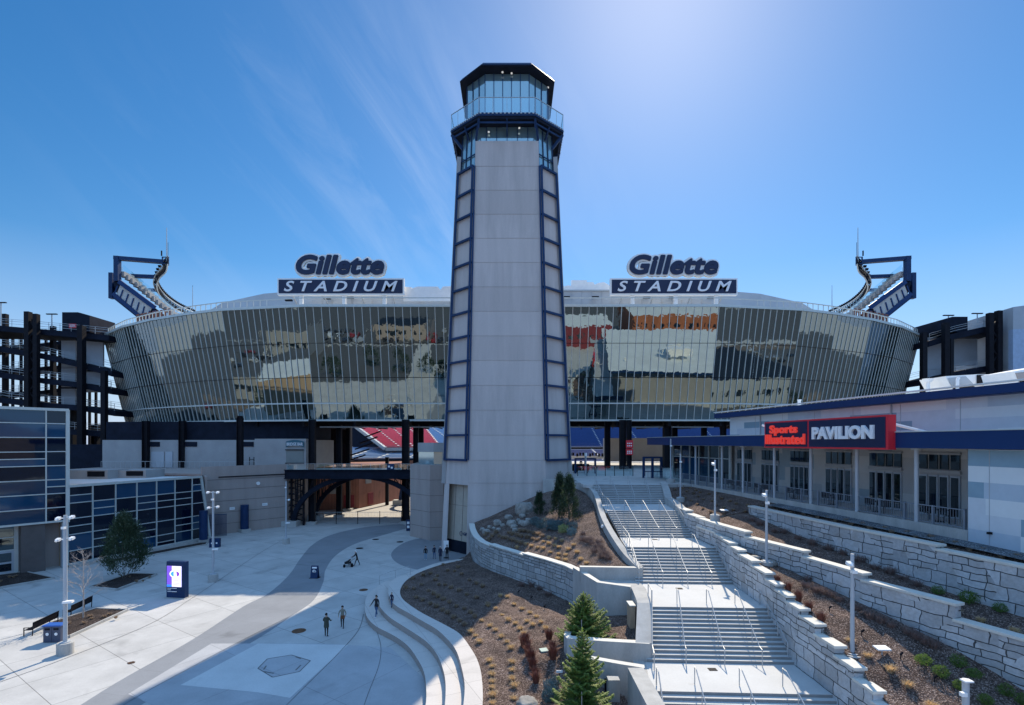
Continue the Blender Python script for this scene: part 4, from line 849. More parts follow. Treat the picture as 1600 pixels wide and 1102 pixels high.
# front wall rises a little higher than the diagonals
r1_, r2_ = ringz(50.6), ringz(54.0)
mb = MB(); a, b, c, d = r1_[0], r1_[1], r2_[1], r2_[0]
th = Vector((0, .5, 0)); mb.raw([a, b, c, d, a+th, b+th, c+th, d+th], [(0, 1, 2, 3), (7, 6, 5, 4), (3, 2, 6, 7), (0, 3, 7, 4), (1, 5, 6, 2)]); mb.build('front_wall_top', M['tower'], TW)
mb = MB()
for z in [12.2+3.2*k for k in range(13)]+[6.5, 9.3]:
    if z > 53.5: continue
    r = ringz(z); mb.bar(r[0]+Vector((.02, -.012, 0)), r[1]+Vector((-.02, -.012, 0)), .03, .028)
mb.build('panel_joint', mat('joint_soft', (.36, .32, .30), .9), TW)
# side fins
for sgn, i in ((-1, 7), (1, 2)):
    p0, p1 = ringz(9)[i], ringz(53)[i]; mb = MB(); mb.bar(p0+Vector((sgn*.1, 0, 0)), p1+Vector((sgn*.1, 0, 0)), .55, .5); mb.build('side_fin', M['greyblock'], TW)
# ladder frames on the two front diagonals
for s_, (i, j) in ((-1, (0, 7)), (1, (1, 2))):
    def fp(f, z, out=.28):
        r = ringz(z); p = r[i].lerp(r[j], f); d = (r[j]-r[i]).normalized(); n = Vector((d.y, -d.x, 0)) if s_ > 0 else Vector((-d.y, d.x, 0)); return p+n*out*(1 if s_ > 0 else 1)
    fr = MB()
    for f, wd in ((.06, .26), (.97, .30)): fr.bar(fp(f, 12.2), fp(f, 50.6), wd, .34, up=(0, -1, 0))
    fr.bar(fp(.0, 12.2, .05), fp(.0, 50.6, .05), .2, .3, up=(0, -1, 0))
    o = fr.build('ladder_frame', M['navy'], TW)
    for k in range(13):
        z = 12.2+3.2*k; g_ = MB(); g_.bar(fp(.02, z), fp(1.0, z), .27, .27); g_.build('rung', M['navy'], o)
# lantern neck glass: between shaft top and deck
neck = loft([octp(4.15, 6.25, 6.25, 4.15, 50.5), octp(4.0, 5.95, 6.0, 4.0, 56.2)]); neck.build('neck_glass', M['glass_top'], TW)
def mullions(ra, rb, per, name, wd=.09):
    mb = MB()
    for i in range(8):
        j = (i+1) % 8
        for k in range(per[i]):
            f = k/per[i]; mb.bar(ra[i].lerp(ra[j], f), rb[i].lerp(rb[j], f), wd, wd+.06)
    return mb.build(name, M['navy'], TW)
mullions(octp(4.2, 6.3, 6.3, 4.2, 50.5), octp(4.05, 6.0, 6.05, 4.05, 56.2), [6, 3, 4, 3, 6, 3, 4, 3], 'neck_mullion')
mb = MB(); r = octp(4.2, 6.3, 6.3, 4.2, 52.3)
for i in (1, 2, 6, 7): mb.bar(r[i], r[(i+1) % 8], .12, .12)
mb.build('neck_transom', M['navy'], TW)
# balcony deck
D1 = octp(3.6, 7.5, 7.8, 4.3, 56.0); D2 = octp(3.6, 7.5, 7.8, 4.3, 56.5)
loft([D1, D2]).build('deck', M['soffit'], TW)
loft([octp(3.65, 7.6, 7.9, 4.36, 56.35), octp(3.65, 7.6, 7.9, 4.36, 56.75)]).build('deck_edge', M['navy'], TW)
mb = MB(); inn = octp(4.1, 6.05, 6.1, 4.1, 54.2)
lowr = octp(3.5, 7.25, 7.5, 4.2, 55.7)
for i in range(8):
    mb.bar(inn[i], D1[i], .22, .35); mb.bar(D1[i].lerp(D1[(i+1) % 8], .5), inn[i].lerp(inn[(i+1) % 8], .5)+Vector((0, 0, .6)), .16, .3); mb.bar(lowr[i], lowr[(i+1) % 8], .14, .2)
    mb.bar(D1[i]+Vector((0, 0, -.1)), octp(3.6, 7.3, 7.6, 4.3, 54.9)[i], .12, .12)
mb.build('deck_bracket', M['navy'], TW)
mb = MB(); skirt0, skirt1 = octp(3.55, 7.35, 7.7, 4.2, 55.2), octp(3.6, 7.5, 7.8, 4.3, 56.0)
for i in range(8):
    j = (i+1) % 8; 
    for k in range(14):
        f = (k+.5)/14; p = D2[i].lerp(D2[j], f); c = Vector((TX, TY, p.z)); q = p+(p-c).normalized()*.1; mb.box((q.x, q.y, 56.62), (.22, .22, .14))
mb.build('deck_studs', M['galv'], TW)
G1 = octp(3.62, 7.55, 7.85, 4.33, 56.75); G2 = octp(3.62, 7.55, 7.85, 4.33, 58.7)
for i in range(8):
    j = (i+1) % 8; mb = MB(); mb.face([G1[i], G1[j], G2[j], G2[i]]); mb.build('glass_guard', M['railglass'], TW)
mb = MB()
for i in range(8):
    j = (i+1) % 8; mb.bar(G2[i], G2[j], .09, .07)
    for k in range(4): mb.bar(G1[i].lerp(G1[j], k/4), G2[i].lerp(G2[j], k/4), .05, .05)
mb.build('guard_post', M['galv'], TW)
# lantern room
loft([octp(2.9, 5.5, 5.6, 3.2, 56.5), octp(2.9, 5.5, 5.6, 3.2, 63.3)]).build('lantern_glass', M['glass_top'], TW)
mullions(octp(2.92, 5.54, 5.64, 3.22, 56.5), octp(2.92, 5.54, 5.64, 3.22, 63.3), [5, 3, 4, 3, 5, 3, 4, 3], 'lantern_mullion', .1)
loft([octp(3.28, 6.38, 7.0, 3.9, 63.35), octp(3.28, 6.38, 7.0, 3.9, 63.62)]).build('roof', M['soffit'], TW)
loft([octp(3.32, 6.45, 7.07, 3.95, 63.5), octp(3.1, 6.1, 6.7, 3.8, 64.0)]).build('roof_edge', M['navy'], TW)
for dx, dy, z in ((-.6, -6.1, 63.25), (.6, -5.9, 63.25), (5.6, -3.2, 63.25), (1.6, -6.6, 55.6), (-2.4, -6.4, 55.2)):
    mb = MB(); mb.tube([(TX+dx, TY+dy, z), (TX+dx, TY+dy, z-.12)], .13, 10); mb.build('downlight', mat('lamp_lit', (.9, .9, .85), .5, emit=((1, .95, .85), .25)) if 'lamp_lit' not in bpy.data.materials else bpy.data.materials['lamp_lit'], TW)

# ================================================================ LEFT GLASS BUILDING
gb = thing('glass_building', 'dark blue glass building with white mullions on the left of the plaza', 'building', (-52, 59, 0))
A, B, C = Vector((-62.5, 44.8)), Vector((-51.4, 59.2)), Vector((-45.8, 75.3))
def grid_wall(p, q, z0, z1, cols, rowsf, mats, parent, off=0, inset=None, slant=0.0, seed=1, panes=True):
    """curtain wall: every column has its own rows; returns glass + mullion meshes"""
    rnd = random.Random(seed); d = (q-p); l = d.length; u = d.normalized(); n = Vector((u.y, -u.x)); gl = MB(); fr = MB()
    def pt(s, z, o=0): return (p.x+u.x*s+n.x*o, p.y+u.y*s+n.y*o, z)
    xs = [0]; 
    for c in cols: xs.append(xs[-1]+c)
    k = l/xs[-1]; xs = [x*k for x in xs]; N_ = len(xs)-1
    for i in range(N_):
        rows = rowsf(i, rnd); prev = z0
        for zz in rows+[z1]:
            sl = lambda z: slant*(z1-z)/(z1-z0) if i == N_-1 else 0
            gl.face([pt(xs[i], prev), pt(xs[i+1]+sl(prev), prev), pt(xs[i+1]+sl(zz), zz), pt(xs[i], zz)], rnd.choice([0, 0, 1, 1, 2, 3]) if panes else 0)
            if zz < z1: fr.bar(pt(xs[i], zz, .05), pt(xs[i+1]+sl(zz), zz, .05), .1, .1)
            prev = zz
    for x in xs[:-1]: fr.bar(pt(x, z0, .06), pt(x, z1, .06), .12, .14, up=(n.x, n.y, 0))
    fr.bar(pt(xs[-1]+slant, z0-.2, .08), pt(xs[-1], z1, .08), .35, .2, up=(n.x, n.y, 0))
    fr.bar(pt(0, z0, .08), pt(xs[-1]+slant, z0, .08), .16, .2); fr.bar(pt(-.1, z1, .08), pt(xs[-1]+.1, z1, .08), .3, .3)
    gl.build('glass_wall', mats, parent); fr.build('mullion_grid', M['alu'], parent)
gm = [M['glass_navy'], M['glass_teal'], M['glass_teal2'], M['glass_navy']]
def rows_t(i, r):
    base = [5.45+12.75*k/8 for k in range(1, 8)]; out = []
    for z in base:
        out.append(z)
        if r.random() < .35: out.append(z+.8)
    return out
grid_wall(A, B, 5.45, 18.2, [3.2, 3.0, 3.1, 2.9, 1.4], rows_t, gm, gb, seed=3)
def rows_w(i, r):
    base = [1.85, 3.75, 5.6, 7.4]; out = []
    for z in base:
        out.append(z)
    out.append(r.choice([.9, 2.8, 4.7])); out.append(r.choice([6.5, 8.3, 4.6])); return sorted(set(out))
grid_wall(B, C, .35, 9.4, [2.4]*6+[1.3], rows_w, gm, gb, slant=1.5, seed=5)
u = (B-A).normalized(); n = Vector((u.y, -u.x))
mb = MB(); mb.prism([(A.x, A.y), (B.x, B.y), (B.x-14, B.y+11), (A.x-14, A.y+11)], 5.42, lambda x, y: 18.15); 
mb = MB(); q = lambda p, k: (p.x-n.x*k, p.y-n.y*k)
mb.prism([q(A, .3), q(B, .3), q(B, 22), q(A, 22)], 5.3, 18.1, 0, 1); mb.build('upper_block', [M['wood_tan'], M['roofwhite']], gb)
mb = MB(); mb.prism([q(A, 1.8), q(B, 1.8), q(B, 22), q(A, 22)], 0, 5.3); mb.build('ground_floor', M['tan'], gb)
mb = MB(); a2 = B-u*2.9-n*.9; mb.box((a2.x, a2.y, 2.7), (2.0, 1.6, 5.35), math.atan2(u.y, u.x)); mb.build('pier', mat('brown_panel', (.10, .085, .08), .7), gb)
a2 = B-u*.2-n*.5; mb = MB(); mb.box((a2.x, a2.y, 2.7), (.5, .8, 5.35), math.atan2(u.y, u.x)); mb.build('corner_post', M['panelgrey'], gb)
pA, pB = A-n*1.5, B-u*4.1-n*1.5
grid_wall(Vector((pA.x, pA.y)), Vector((pB.x, pB.y)), .15, 5.3, [2.2, 2.2, 2.2, 2.2, 2.2, 1.6], lambda i, r: [2.6, 4.0], [M['glass_dk'], M['glass_teal2'], M['glass_dk'], M['glass_dk']], gb, seed=9)
dp = pB-u*.9+n*.12; mb = MB(); mb.box((dp.x, dp.y, 1.3), (1.5, .1, 2.5), math.atan2(u.y, u.x)); o = mb.build('door', M['panelgrey'], gb)
for z, h_ in ((.75, .8), (1.85, .95)): mb = MB(); mb.box((dp.x+n.x*.06, dp.y+n.y*.06, z), (1.0, .04, h_), math.atan2(u.y, u.x)); mb.build('pane', M['glass_dk'], o)
u2 = (C-B).normalized(); n2 = Vector((u2.y, -u2.x)); mb = MB()
mb.prism([(B.x-n2.x*.3, B.y-n2.y*.3), (C.x-n2.x*.3, C.y-n2.y*.3), (C.x-n2.x*1.5-1, C.y+3), (-78, 84), (-78, 60), (B.x-12, B.y+6)], 0, 9.3, 0, 1); mb.build('wing', [M['wood_tan'], M['roofwhite']], gb)
mb = MB(); c_ = C+u2*.7; mb.wall([(C.x+.4, C.y+1.0), (C.x-3.0, C.y+6)], [0, 0], [9.35, 9.35], .3); mb.build('end_wall', M['tan'], gb)
for px0, px1, py0, py1, Y, lab in ((105, 168, 735, 758, 72, 'long low grey plant screen on the wing roof'), (168, 228, 735, 752, 74, 'grey louvred roof unit near the middle of the wing roof')):
    a, b = P(px0, py1, Y), P(px1, py0, Y); t = thing('roof_unit', lab, 'roof unit', (a.x, Y, 9.3)); mb = MB(); mb.box(((a.x+b.x)/2, Y+2, (9.3+b.z)/2), (b.x-a.x, 4, b.z-9.3)); mb.build('casing', M['greyblock'], t)
    mb = MB(); mb.box((b.x-1.6, Y-.03, (9.3+b.z)/2+.1), (2.4, .1, (b.z-9.3)*.6)); mb.build('louvre', M['steel'], t)
mb = MB(); mb.prism([(p.x, p.y) for p in (B+n2*.2, C+n2*.2+u2*1.2, C+n2*1.0+u2*1.2, B+n2*1.0)], 0, .33); mb.build('plinth', M['concrete'], gb)
# planting strip in front of the wing
mb = MB(); 
o = None
def bedsheet(name, poly, z, m, label, curb=.12):
    mb = MB(); mb.prism([(p[0], p[1]) for p in poly], .001, z); o = mb.build(name, m, loc=(poly[0][0], poly[0][1], 0)); setp(o, label, 'planting bed')
    mb = MB(); n = len(poly)
    for i in range(n):
        a, b = Vector(poly[i][:2]), Vector(poly[(i+1) % n][:2]); mb.bar((a.x, a.y, (z+.05)/2), (b.x, b.y, (z+.05)/2), .14, z+.05)
    mb.build('kerb', M['concrete'], o); return o
bedsheet('planting_bed', [G(170, 882), G(300, 856), G(322, 852), G(325, 847), G(163, 878)], .12, M['mulch_dark'], 'narrow dark planting strip along the foot of the glass wing')
bedA = bedsheet('planting_bed', [G(-60, 933), G(0, 920), G(84, 905), G(40, 895), G(0, 900), G(-60, 910)], .14, M['mulch_dark'], 'dark planting bed in front of the glass building entrance')
bedB = bedsheet('planting_bed', [G(140, 919), G(183, 923), G(245, 899), G(205, 898)], .14, M['mulch_dark'], 'diamond shaped planting bed under the dark evergreen')
bedC = bedsheet('planting_bed', [G(92, 996), G(108, 997), G(199, 955), G(150, 953), G(80, 975)], .14, M['mulch_dark'], 'planting bed behind the two benches')

# ================================================================ RAMP STRUCTURES (left and right of the stadium)
def ramp(side):
    s_ = 1 if side == 'left' else -1
    def Q(px, py, Y): p = P(px if s_ > 0 else 1601-px, py, Y); return p
    t = thing('ramp_structure', f'open steel ramp structure beside the {side} end of the stadium', 'ramp structure', tuple(Q(60, 691, 115)-Vector((0, 0, 14.5))))
    def col_(px, pyt, Y, w_, z0=0.0):
        p = Q(px, pyt, Y); mb = MB(); w_ *= .85; mb.box((p.x, Y, (p.z+z0)/2), (w_, w_, p.z-z0)); mb.build('column', M['steel'], t)
    def rampdeck(pts, Y0, Y1, hgt=2.0):
        mb = MB(); A_ = [Q(x, y, Y0) for x, y in pts]
        for a, b in zip(A_, A_[1:]):
            vs = [a, b, b-Vector((0, 0, hgt)), a-Vector((0, 0, hgt))]; vs2 = [v+Vector((0, Y1-Y0, 0)) for v in vs]
            mb.raw(vs+vs2, [(0, 3, 2, 1), (4, 5, 6, 7), (0, 1, 5, 4), (2, 3, 7, 6), (1, 2, 6, 5), (0, 4, 7, 3)])
        mb.build('ramp_deck', M['soffit'], t)
        mb = MB()
        for yy in (Y0-.2, Y1+.2):
            mb = MB()
            for a, b in zip(A_, A_[1:]):
                a, b = a.copy(), b.copy(); a.y = b.y = yy
                for h_ in (.55, 1.1, 1.5): mb.bar(a+Vector((0, 0, h_)), b+Vector((0, 0, h_)), .06, .06)
                n_ = max(1, int((b-a).length/2.2))
                for k in range(n_+1): p = a.lerp(b, k/n_); mb.bar(p, p+Vector((0, 0, 1.5)), .06, .06)
            mb.build('guard_rail', M['galv'], t)
    if s_ > 0:
        decks = [((-70, 508), (0, 509), (60, 514), (130, 520), (170, 524)), ((-70, 530), (0, 541), (60, 551), (120, 565), (175, 580)), ((-70, 572), (0, 582), (60, 590), (120, 597), (175, 608)), ((-70, 616), (0, 621), (60, 629), (120, 633), (180, 642)), ((100, 670), (190, 676))]
        Y0 = 108
        for d in decks: rampdeck(d, Y0, Y0+9, 1.15)
        for d in (((-70, 548), (0, 541), (60, 537), (104, 532)), ((-70, 585), (0, 577), (60, 574), (104, 570)), ((-70, 622), (0, 613), (60, 611), (104, 606))): rampdeck(d, Y0+13, Y0+18, .8)
        for px, py, w_ in ((20, 515, .5), (33, 515, .5), (72, 515, .5), (96, 520, .5), (140, 525, .5), (150, 530, .5)): col_(px, py, Y0+13, w_)
        for px, py, w_ in ((8.5, 491, 1.0), (44, 487.5, 1.15), (57, 491, 1.0), (83, 510, 1.0), (127.5, 509, 1.3), (163, 580, 1.1), (-30, 492, 1.1)): col_(px, py, Y0-1.2 if px not in (8.5, 83) else Y0+9.5, w_)
        col_(112, 540, Y0+6, 3.8)
    else:
        decks = [((-30, 506), (20, 510), (65, 511), (110, 521), (150, 533)), ((-30, 560), (20, 566), (60, 572), (110, 582), (150, 592)), ((60, 612), (150, 622))]
        Y0 = 108
        for d in decks: rampdeck(d, Y0, Y0+9, 1.25)
        for d in (((-30, 535), (20, 537), (60, 541), (75, 544)), ((-30, 590), (20, 594), (75, 600))): rampdeck(d, Y0+13, Y0+18, .8)
        for px, py, w_ in ((22, 512, .5), (36, 512, .5), (60, 512, .6), (72, 515, .5)): col_(px, py, Y0+13, w_)
        for px, py, w_ in ((54.5, 489.5, 1.1), (41, 486, 1.15), (123.5, 505, 1.2), (30, 510, 1.0), (158, 520, 1.1), (64, 530, .8), (115, 530, .8)): col_(px, py, Y0-1.2 if px not in (30, 64) else Y0+9.5, w_)
    # zig-zag lacing between the paired columns
    mb = MB(); x0, x1 = (46, 56) if s_ > 0 else (43, 53)
    for k in range(9):
        y_ = 500+k*14; mb.bar(Q(x0, y_, Y0-1.2), Q(x1, y_+14, Y0-1.2), .28, .28) if k % 2 == 0 else mb.bar(Q(x1, y_, Y0-1.2), Q(x0, y_+14, Y0-1.2), .28, .28)
    mb.build('lacing', M['steel'], t)
    # pale infill walls
    for (xa, xb, ya, yb) in (((135, 162, 536, 576), (135, 165, 584, 608), (97, 119, 538, 570), (97, 119, 580, 600), (97, 119, 613, 633)) if s_ > 0 else ((119, 155, 533, 572), (75, 113, 535, 566), (119, 158, 583, 608))):
        a, b = Q(xa, yb, Y0+4.5), Q(xb, ya, Y0+4.5); mb = MB(); mb.box(((a.x+b.x)/2, Y0+4.5, (a.z+b.z)/2), (abs(b.x-a.x), .4, abs(b.z-a.z)+1.5)); mb.build('infill_wall', M['panelgrey'], t)
    # roof hut
    if s_ > 0: hx = ((97, 519), (97, 488), (122, 488), (140, 493), (140, 519)); 
    else: hx = ((89, 519), (89, 495), (113, 495), (134, 501), (134, 519))
    pp = [Q(x, y, Y0+1) for x, y in hx]; n_ = len(pp); mb = MB(); mb.raw(pp+[p+Vector((0, 7, 0)) for p in pp], [tuple(range(n_)), tuple(reversed(range(n_, 2*n_)))]+[(i, i+n_, (i+1) % n_+n_, (i+1) % n_) for i in range(n_)]); mb.build('roof_hut', M['soffit'], t)
    for px in ((1.5, 81) if s_ > 0 else (74, 119)):
        a = Q(px, 512 if s_ > 0 else 505, Y0+5); b_ = Q(px, 473 if px < 5 else (491 if s_ > 0 else (490 if px < 80 else 493)), Y0+5)
        l = thing('roof_light', f'T-shaped light pole on the {side} ramp structure, {"outer" if (px < 80 and px != 81) else "inner"} one', 'light pole', tuple(a)); mb = MB(); mb.tube([a, b_], .11, 8); mb.build('pole', M['galv'], l); mb = MB(); mb.box(tuple(b_), (2.3, .4, .2)); mb.build('lamp_head', M['steel'], l)
    return t
RL = ramp('left'); RR = ramp('right')
a = P(113.5, 509.5, 108.6); t = thing('red_notice', 'red and white notice on the dark hut of the left ramp', 'notice', tuple(a)); mb = MB(); mb.box(tuple(a), (1.5, .12, .9)); mb.build('board', M['red'], t); mb = MB(); mb.box((a.x, a.y-.08, a.z+.15), (1.1, .02, .12)); mb.box((a.x, a.y-.08, a.z-.15), (1.1, .02, .12)); mb.build('text_line', M['white'], t)
mb = MB(); a = P(110, 690, 104); mb.box((-78, 108, 7), (30, 12, 14)); o = mb.build('service_wing', M['soffit'], loc=(-78, 108, 0)); setp(o, 'dark service building low between the glass building and the stadium', 'building')
mb = MB(); mb.box((-70, 125, 7), (60, .5, 14)); mb.box((120, 128, 9), (90, 2, 18)); o = mb.build('back_wall', M['soffit'], loc=(0, 126, 0)); setp(o, 'dark back wall low behind the ramp structures', 'wall')
# building at the far right edge
t = thing('corner_building', 'grey and pale blue panelled building cut by the right edge', 'building', (112, 110, 0))
a = P(1583, 482, 105); mb = MB(); mb.prism([(a.x, 105), (a.x+30, 100), (a.x+30, 125), (a.x+4, 125)], 0, lambda x, y: 42.2+(x-a.x)*.12); mb.build('wall', M['panelgrey'], t)
mb = MB(); b_ = P(1583, 515, 105); mb.prism([(a.x-.1, 104.9), (a.x+30, 99.9), (a.x+30, 101), (a.x, 106)], 12, b_.z); mb.build('lower_cladding', mat('pale_blue_panel', (.36, .45, .58), .6), t)

# ================================================================ PAVILION (right)
pv = thing('pavilion', 'long single storey pavilion with pale blue panels and a navy canopy', 'building', (30, 45, 9.6))
PZ = 9.6
UD = Vector((-.14, 1)).normalized(); ND = Vector((-UD.y, UD.x))      # ND points to the stairs side
def PL(Y, off=0.0):  # railing line
    return Vector((25.2-.14*(Y-28.5)+off, Y))
def PWl(Y, off=0.0): return Vector((28.8-.14*(Y-28.8)+off, Y))
prz = math.atan2(UD.y, UD.x)
pcol = [mat('panel_a', (.54, .60, .65), .5, var=.05), mat('panel_b', (.42, .51, .59), .5, var=.05), mat('panel_c', (.22, .34, .42), .5, var=.05), mat('panel_d', (.64, .69, .71), .6, var=.03)]
def panel_wall(fn, Y0, Y1, z0, z1, seed, name, rows=.62, ln=4.2, toward=-1):
    """wall of long staggered metal panels in four tones, butted"""
    r = random.Random(seed); mb = MB(); z = z0
    while z < z1-.01:
        zz = min(z1, z+rows); y = Y0-r.uniform(0, ln)
        while y < Y1:
            ye = y+r.choice([.6, 1, 1, 1.4])*ln; a, b = fn(max(y, Y0)), fn(min(ye, Y1))
            if b.y > a.y+.01: mb.face([(b.x, b.y, z), (a.x, a.y, z), (a.x, a.y, zz), (b.x, b.y, zz)], r.choices([0, 1, 2, 3], [4, 3, 3, 4])[0])
            y = ye
        z = zz
    return mb.build(name, pcol, pv)
panel_wall(lambda Y: PWl(Y, -.02), 16, 58.0, 14.7, 17.25, 4, 'panel_wall', .64)
panel_wall(lambda Y: PL(Y, -.12), 14, 28.2, 8.9, 14.1, 8, 'panel_wall', .86)
mb = MB(); a, b = PL(28.25), PWl(28.25); mb.face([(b.x, b.y, 9.3), (a.x-.1, a.y, 9.0), (a.x-.1, a.y, 14.1), (b.x, b.y, 14.1)]); mb.build('return_wall', M['panelgrey'], pv)
# core and roof
cr = [(PWl(14).x, 14), (PWl(58).x, 58), (PWl(58).x+28, 61), (PWl(14).x+34, 14)]
mb = MB(); mb.prism([(p[0]+.05, p[1]) for p in cr], 9.3, 17.2); mb.build('core', M['greyblock'], pv)
rf = [(PWl(13).x-.9, 13), (PWl(59.5).x-.9, 59.5), (PWl(59).x+29, 62), (PWl(13).x+35, 13)]
mb = MB(); mb.prism(rf, 17.25, 17.75, 0, 1); mb.build('roof', [M['navy2'], M['roofwhite']], pv)
mb = MB()
a, b = PWl(13, -.92), PWl(59.5, -.92); mb.bar((a.x, a.y, 17.55), (b.x, b.y, 17.52), .18, .5); mb.build('roof_trim', M['navy2'], pv)
mb = MB(); mb.bar((a.x-.02, a.y, 17.92), (b.x-.02, b.y, 17.92), .3, .09); mb.build('roof_cap', M['roofwhite'], pv)
# door wall (under the canopy): pale grey with panel patches
panel_wall(lambda Y: PWl(Y, -.04), 28.3, 57, PZ+.01, 14.68, 21, 'door_wall', 1.27, 2.6)
for o in pv.children:
    if o.name.startswith('door_wall'):
        for i, c in enumerate(((.44, .42, .39), (.37, .36, .35), (.26, .31, .33), (.46, .45, .43))):
            o.data.materials[i] = mat('door_wall_%s' % 'abcd'[i], c, .7, var=.04)
# canopy: soffit slab and fascia
mb = MB(); cp = [PL(14, -.5), PL(70, -.5), PWl(70, 0), PWl(14, 0)]; mb.prism([(p.x, p.y) for p in cp], 14.2, 14.55); mb.build('canopy', mat('canopy_soffit', (.42, .42, .42), .7), pv)
mb = MB(); a, b = PL(13, -.6), PL(70.5, -.6); mb.bar((a.x, a.y, 14.62), (b.x, b.y, 14.62), .24, .98)
c = PWl(70.5, 0); mb.bar((b.x, b.y, 14.62), (c.x+2, c.y, 14.62), .2, .98); mb.build('canopy_fascia', M['navy2'], pv)
mb = MB(); mb.bar((a.x-.02, a.y, 15.13), (b.x-.02, b.y, 15.13), .3, .05); mb.build('fascia_cap', M['alu'], pv)
for px in (1161, 1210, 1267, 1339, 1432, 1128, 1087):
    k = (px-800)/800; Y = (25.2+.14*28.5+.1)/(k+.14); p = PL(Y, .1); mb = MB(); mb.tube([(p.x, p.y, PZ), (p.x, p.y, 14.2)], .12, 12); mb.tube([(p.x, p.y, 14.02), (p.x, p.y, 14.18)], .3, 12); mb.build('canopy_column', M['panelgrey'], pv)
for px in (1330, 1480, 1250): 
    k = (px-800)/800; Y = (28.8+.14*28.8-1.5)/(k+.14); p = PWl(Y, -1.5); mb = MB(); mb.tube([(p.x, p.y, 14.19), (p.x, p.y, 14.08)], .16, 10); mb.build('downlight', M['white'], pv)
# doors and transom windows
def ypx(px, base=28.8, off=-.1): k = (px-800)/800; return (base+.14*base+off)/(k+.14)
for (x0, x1) in ((1435, 1502), (1358, 1410), (1290, 1331), (1235, 1265), (1190, 1217), (1152, 1175)):
    Ya, Yb = ypx(x1), ypx(x0); Ya = max(Ya, 28.5); n_ = 4
    for k in range(n_):
        f0, f1 = k/n_+.02, (k+1)/n_-.02; y0, y1 = Ya+(Yb-Ya)*f0, Ya+(Yb-Ya)*f1; a, b = PWl(y0, -.1), PWl(y1, -.1); m_ = (a+b)/2
        mb = MB(); mb.box((m_.x, m_.y, PZ+1.38), ((b-a).length, .1, 2.7), prz); d = mb.build('door', M['panelgrey'], pv)
        mb = MB(); mb.box((m_.x-.07, m_.y-.01, PZ+1.4), ((b-a).length*.74, .06, 2.45), prz); mb.build('pane', M['glass_dk'], d)
        mb = MB(); mb.box((m_.x, m_.y, PZ+3.6), ((b-a).length*.94, .1, .95), prz); w_ = mb.build('window', M['glass_dk'], pv)
    a, b = PWl(Ya, -.13), PWl(Yb, -.13); mb = MB()
    mb.bar((a.x, a.y, PZ+2.95), (b.x, b.y, PZ+2.95), .12, .22); mb.bar((a.x, a.y, PZ+4.15), (b.x, b.y, PZ+4.15), .12, .14); mb.build('door_frame', M['greyblock'], pv)
# bluish glazed end near the stairs
grid_wall(PWl(69.5, -1.2), PWl(57.3, -.3), PZ, 14.2, [1.6]*6, lambda i, r: [12.6], [M['glass_teal2'], M['glass_dk'], M['glass_teal2'], M['glass_teal']], pv, seed=12)
# seams, downpipes and small wall vents on the clad walls
mb = MB(); Y_ = 15.5
while Y_ < 57.5: p = PWl(Y_, -.03); mb.bar((p.x, p.y, 14.75), (p.x, p.y, 17.2), .02, .03); Y_ += 4.2
Y_ = 15.5
while Y_ < 28: p = PL(Y_, -.13); mb.bar((p.x, p.y, 8.95), (p.x, p.y, 14.08), .02, .03); Y_ += 2.9
mb.build('panel_seam', M['panelgrey'], pv)
for Y_ in (21.5, 37.2, 52.4): p = PWl(Y_, -.1); mb = MB(); mb.tube([(p.x, p.y, 15.15), (p.x, p.y, 17.25)], .06, 8); mb.build('downpipe', M['panelgrey'], pv)
p = PL(27.0, -.2); mb = MB(); mb.box((p.x, p.y, 9.7), (.12, .3, .12), prz); mb.build('wall_vent', M['steel'], pv)
# terrace slab + retaining edge
TZ = 9.6
# sign
sg = thing('pavilion_sign', 'red framed navy sign reading Sports Illustrated PAVILION on the canopy', 'sign', tuple(PL(40, -.7))+(15,))
Ya, Yb = 32.0, 44.2; a, b = PL(Ya, -.95), PL(Yb, -.95); ux = (a-b).normalized(); nrm = Vector((-1, -.14)).normalized(); nrm3 = (nrm.x, nrm.y, 0); Ls = (a-b).length; srz = math.atan2(ux.y, ux.x)
Z0, Z1 = 14.02, 16.22; m_ = (a+b)/2
mb = MB(); mb.box((m_.x, m_.y, (Z0+Z1)/2), (Ls, .55, Z1-Z0), srz); mb.build('frame', M['red'], sg)
fsplit = .43
def spanbox(f0, f1, m, name):
    p = b.lerp(a, (f0+f1)/2)+nrm*.27; mb = MB(); mb.box((p.x, p.y, (Z0+Z1)/2), (Ls*(f1-f0), .06, Z1-Z0-.24), srz); mb.build(name, m, sg)
spanbox(.012, fsplit-.007, M['signnavy'], 'panel'); spanbox(fsplit+.007, .985, M['signnavy'], 'panel')
def sp(f, z): p = b.lerp(a, f)+nrm*.3; return (p.x, p.y, z)
mb = MB(); text_mb(mb, 'Sports', Ls*.27, .88, sp(.07, Z0+1.0), ux.to_3d(), nrm3, .14, offset=.03, spacing=1.02); text_mb(mb, 'Illustrated', Ls*.385, .82, sp(.024, Z0+.3), ux.to_3d(), nrm3, .14, offset=.022, spacing=1.05); mb.build('lettering', M['redsign'], sg)
mb = MB(); text_mb(mb, 'PAVILION', Ls*.445, .92, sp(.475, Z0+.68), ux.to_3d(), nrm3, .14, offset=.05, spacing=1.0); mb.build('lettering', M['whitesign'], sg)
mb = MB(); p = PL(33.8, -.6); q_ = PWl(32.4, -1.5); mb.tube([(p.x, p.y, 16.0), (q_.x, q_.y, 15.0)], .09, 8); p = PL(45.5, -.6); q_ = PWl(45, -1.5); mb.tube([(p.x, p.y, 16.0), (q_.x, q_.y, 15.0)], .09, 8); mb.build('brace', M['white'], sg)
